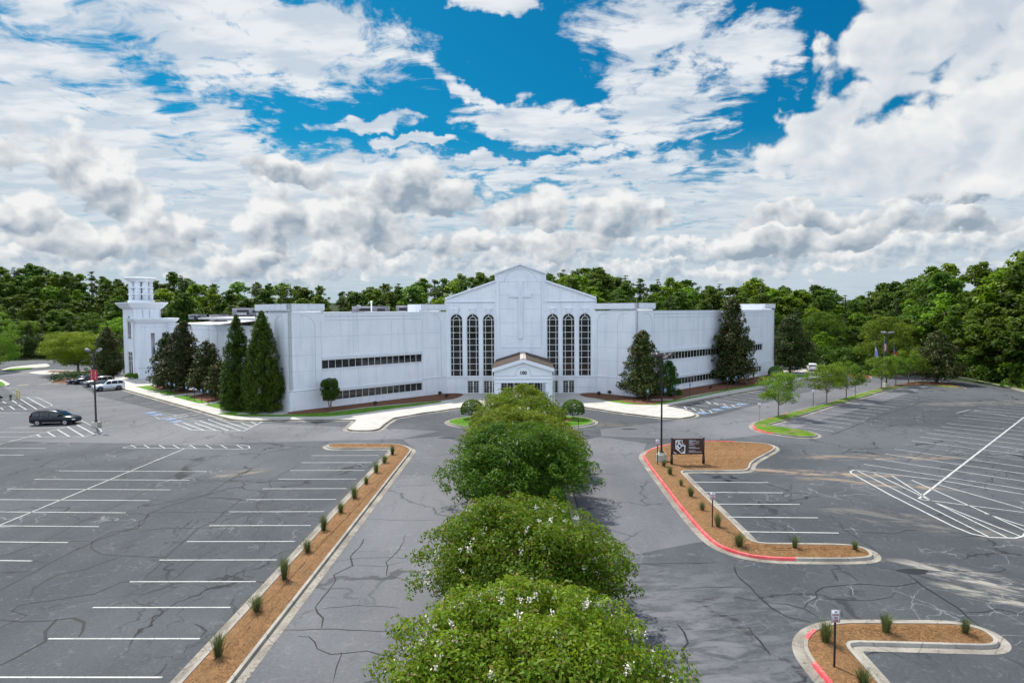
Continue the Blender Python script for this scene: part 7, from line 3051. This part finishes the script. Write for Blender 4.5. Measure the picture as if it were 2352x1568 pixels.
# brown directory sign
A_, B_ = G(*b2(385, 655), .2), G(*b2(905, 650), .2)
ds = tag(empty('directory_sign', ((A_[0] + B_[0]) / 2, (A_[1] + B_[1]) / 2, .2), math.atan2(B_[1] - A_[1], B_[0] - A_[0])), 'brown site map sign on two black posts in the straw bed', 'sign')
hw = math.hypot(B_[0] - A_[0], B_[1] - A_[1]) / 2
for sx in (-1, 1):
    p = MB()
    p.box((sx * hw, 0, 1.10), (.13, .13, 2.3))
    p.box((sx * hw, 0, .35), (.19, .19, .75))
    p.box((sx * hw, 0, 2.27), (.16, .16, .05))
    p.build('post', M['black'], ds, world=False, bevel=.008)
pn = MB()
pn.box((0, 0, 1.55), (hw * 2 - .12, .06, 1.36))
pan = pn.build('panel', M['brown'], ds, world=False)
# map: white lot with brown buildings
PX = lambda x, y: ((x - 1015) / 1660 * (2 * hw), 2.20 - (y - 255) / 770 * 1.32)


def sign_shape(name, pts, mat, y, hole=()):
    mb_ = MB()
    P_ = [PX(*p) for p in pts]
    tris = tessellate_polygon([[Vector((p[0], p[1], 0)) for p in P_]])
    mb_.v = [(p[0], y, p[1]) for p in P_] + [(p[0], y + .006, p[1]) for p in P_]
    n = len(P_)
    for t in tris:
        a_, b_, c_ = (Vector((*P_[i], 0)) for i in t)
        if (b_ - a_).cross(c_ - a_).z < 0:
            t = (t[0], t[2], t[1])
        mb_.f.append(tuple(t))
    for i in range(n):
        j_ = (i + 1) % n
        mb_.f.append((i, j_, n + j_, n + i))
    return mb_.build(name, M[mat], pan, world=False)


sign_shape('map', [(375, 310), (740, 310), (740, 560), (890, 560), (880, 985), (690, 985), (375, 735)], 'signwhite', -.040)
sign_shape('map_block', [(415, 420), (515, 345), (520, 510), (415, 600)], 'brown', -.046)
sign_shape('map_block', [(585, 345), (710, 345), (710, 560), (585, 450)], 'brown', -.046)
sign_shape('map_block', [(500, 570), (590, 520), (665, 620), (590, 690)], 'brown', -.046)
sign_shape('map_block', [(545, 810), (730, 610), (835, 620), (835, 850), (700, 945)], 'brown', -.046)
sign_shape('map_block', [(400, 660), (440, 640), (560, 760), (530, 790)], 'hvac', -.046)
for (x, y) in ((460, 450), (645, 430), (715, 800)):
    sign_shape('map_mark', [(x - 25, y + 30), (x + 25, y + 30), (x, y - 35)], 'signwhite', -.050)
sign_shape('map_mark', [(785, 510), (825, 510), (805, 440)], 'signwhite', -.040)
sign_shape('map_arrow', [(275, 900), (420, 960), (420, 1005), (275, 935)], 'signwhite', -.040)
for (y, sz, tx, x1) in ((335, .085, 'BUILDING 100', 1405), (388, .07, 'ADMINISTRATION, CLASSROOMS', 1620), (438, .07, 'OFFICES', 1265), (492, .07, 'STUDENT CENTER ENTRANCE', 1590), (560, .07, 'CAFETERIA', 1355),
                        (665, .085, 'BUILDING 200', 1405), (725, .07, 'GYMNASIUM, AUDITORIUM', 1630), (855, .085, 'BUILDING 300', 1400), (918, .07, 'MUSIC CENTER, CONFERENCE ROOMS', 1735)):
    xa, za = PX(1075, y)
    xb, _ = PX(x1, y)
    text_obj('lettering', tx, sz, M['signwhite'], pan, ((xa + xb) / 2, -.040, za), (R(90), 0, 0), width=xb - xa, thick=.002, bold=.002, world=False)

# ------------------------------------------------------------------ floodlights, bollards, hydrant, path light


def flood(loc, rz, label):
    o = tag(empty('ground_floodlight', loc, rz), label, 'floodlight', 'black floodlights in the mulch beds')
    p = MB()
    p.tube([(0, 0, -.05), (0, 0, .3)], .05, 8)
    p.build('stem', M['black'], o, world=False)
    h = MB()
    h.box((0, 0, 0), (.62, .42, .36), taper=.7)
    hd = h.build('lamp_head', M['black'], o, world=False, bevel=.04)
    hd.location = (0, 0, .48)
    hd.rotation_euler = (R(-35), 0, 0)
    l_ = MB()
    l_.box((0, 0, .185), (.42, .28, .01))
    l_.build('lens', M['lamp_glass'], hd, world=False)
    return o


for (x, y, f, rz, lb) in ((580, 1245, z2, 45, 'black floodlight nearest the left pavilion corner, left of the small holly'), (1103, 1222, z2, 45, 'black floodlight in the middle of the left mulch bed'),
                          (1632, 1138, z2, 45, 'upright black floodlight standing near the left end of the entrance front'), (1687, 1157, z2, 40, 'low black floodlight at the tip of the left mulch bed'),
                          (318, 1140, z4, -45, 'black floodlight at the left tip of the right mulch bed'), (405, 1132, z4, -45, 'second black floodlight in front of the right pavilion'),
                          (918, 1150, z4, 45, 'black floodlight before the rounded evergreen at the right wing'), (1225, 1088, z4, 45, 'black floodlight left of the tallest magnolia')):
    g_ = G(*f(x, y), .25)
    flood((g_[0], g_[1], .22), R(rz), lb)
g_ = G(*a2(994, 262), .3)
o = tag(empty('path_light', (g_[0], g_[1], .27)), 'small dark path light on the right lawn of the round bed', 'path light')
p = MB()
p.tube([(0, 0, -.05), (0, 0, .75)], .03, 6)
p.build('post', M['green_post'], o, world=False)
p = MB()
p.box((0, 0, .82), (.22, .22, .2), taper=.7)
p.build('lamp_head', M['black'], o, world=False)
for (x, y, lb) in ((300, 685, 'left one of the two cream bollards at the hatched corner'), (345, 700, 'right one of the two cream bollards at the hatched corner')):
    g_ = G(*b1(x, y))
    p = MB()
    p.lathe((0, 0, 0), [(.13, -.05), (.13, 1.35), (.10, 1.45), (.02, 1.48)], 14)
    o = p.build('bollard', M['yellow'], None)
    o.location = (g_[0], g_[1], 0)
    tag(o, lb, 'bollard', 'cream bollards beside the hydrant')
g_ = G(*b1(190, 705))
hy = tag(empty('fire_hydrant', (g_[0], g_[1], 0)), 'dark weathered fire hydrant left of the two cream bollards', 'hydrant')
p = MB()
p.lathe((0, 0, 0), [(.22, -.05), (.22, .06), (.13, .08), (.13, .62), (.18, .64), (.18, .70), (.12, .84), (.04, .92)], 16)
p.build('barrel', M['hydrant'], hy, world=False, smooth=True)
for (dx, dy) in ((.2, 0), (-.2, 0), (0, -.22)):
    p = MB()
    p.tube([(0, 0, .48), (dx, dy, .48)], [.07, .085], 10)
    p.build('outlet_cap', M['hydrant'], hy, world=False)

# small storm grate kerb ramp patch, fallen straw on the gutters: scattered debris no one could count
rs = np.random.default_rng(77)
pts = []
for i in range(900):
    t = rs.uniform(8, 60)
    pts.append((-10.2 + rs.normal(0, .12), t, .02))
for poly_ in ([G(*a3(*p)) for p in isl1], [G(*a3(*p)) for p in isl2]):
    for i in range(len(poly_)):
        q0, q1 = Vector(poly_[i]), Vector(poly_[(i + 1) % len(poly_)])
        for _ in range(int((q1 - q0).length * 14)):
            c_ = q0.lerp(q1, rs.uniform()) + Vector((rs.normal(0, .28), rs.normal(0, .28)))
            pts.append((c_.x, c_.y, .022))
for i in range(1100):
    pts.append((-12.75 + rs.normal(0, .16), rs.uniform(8, 60), .022))
n = len(pts)
pos = np.array(pts)
nr = np.tile(np.array((0, 0, 1.0)), (n, 1))
o = obj_from(leaf_mesh('fallen_straw', pos, nr * 3, .16, M['straw'], rs, None, .12), 'fallen_straw')
tag(o, None, None, None, 'stuff')
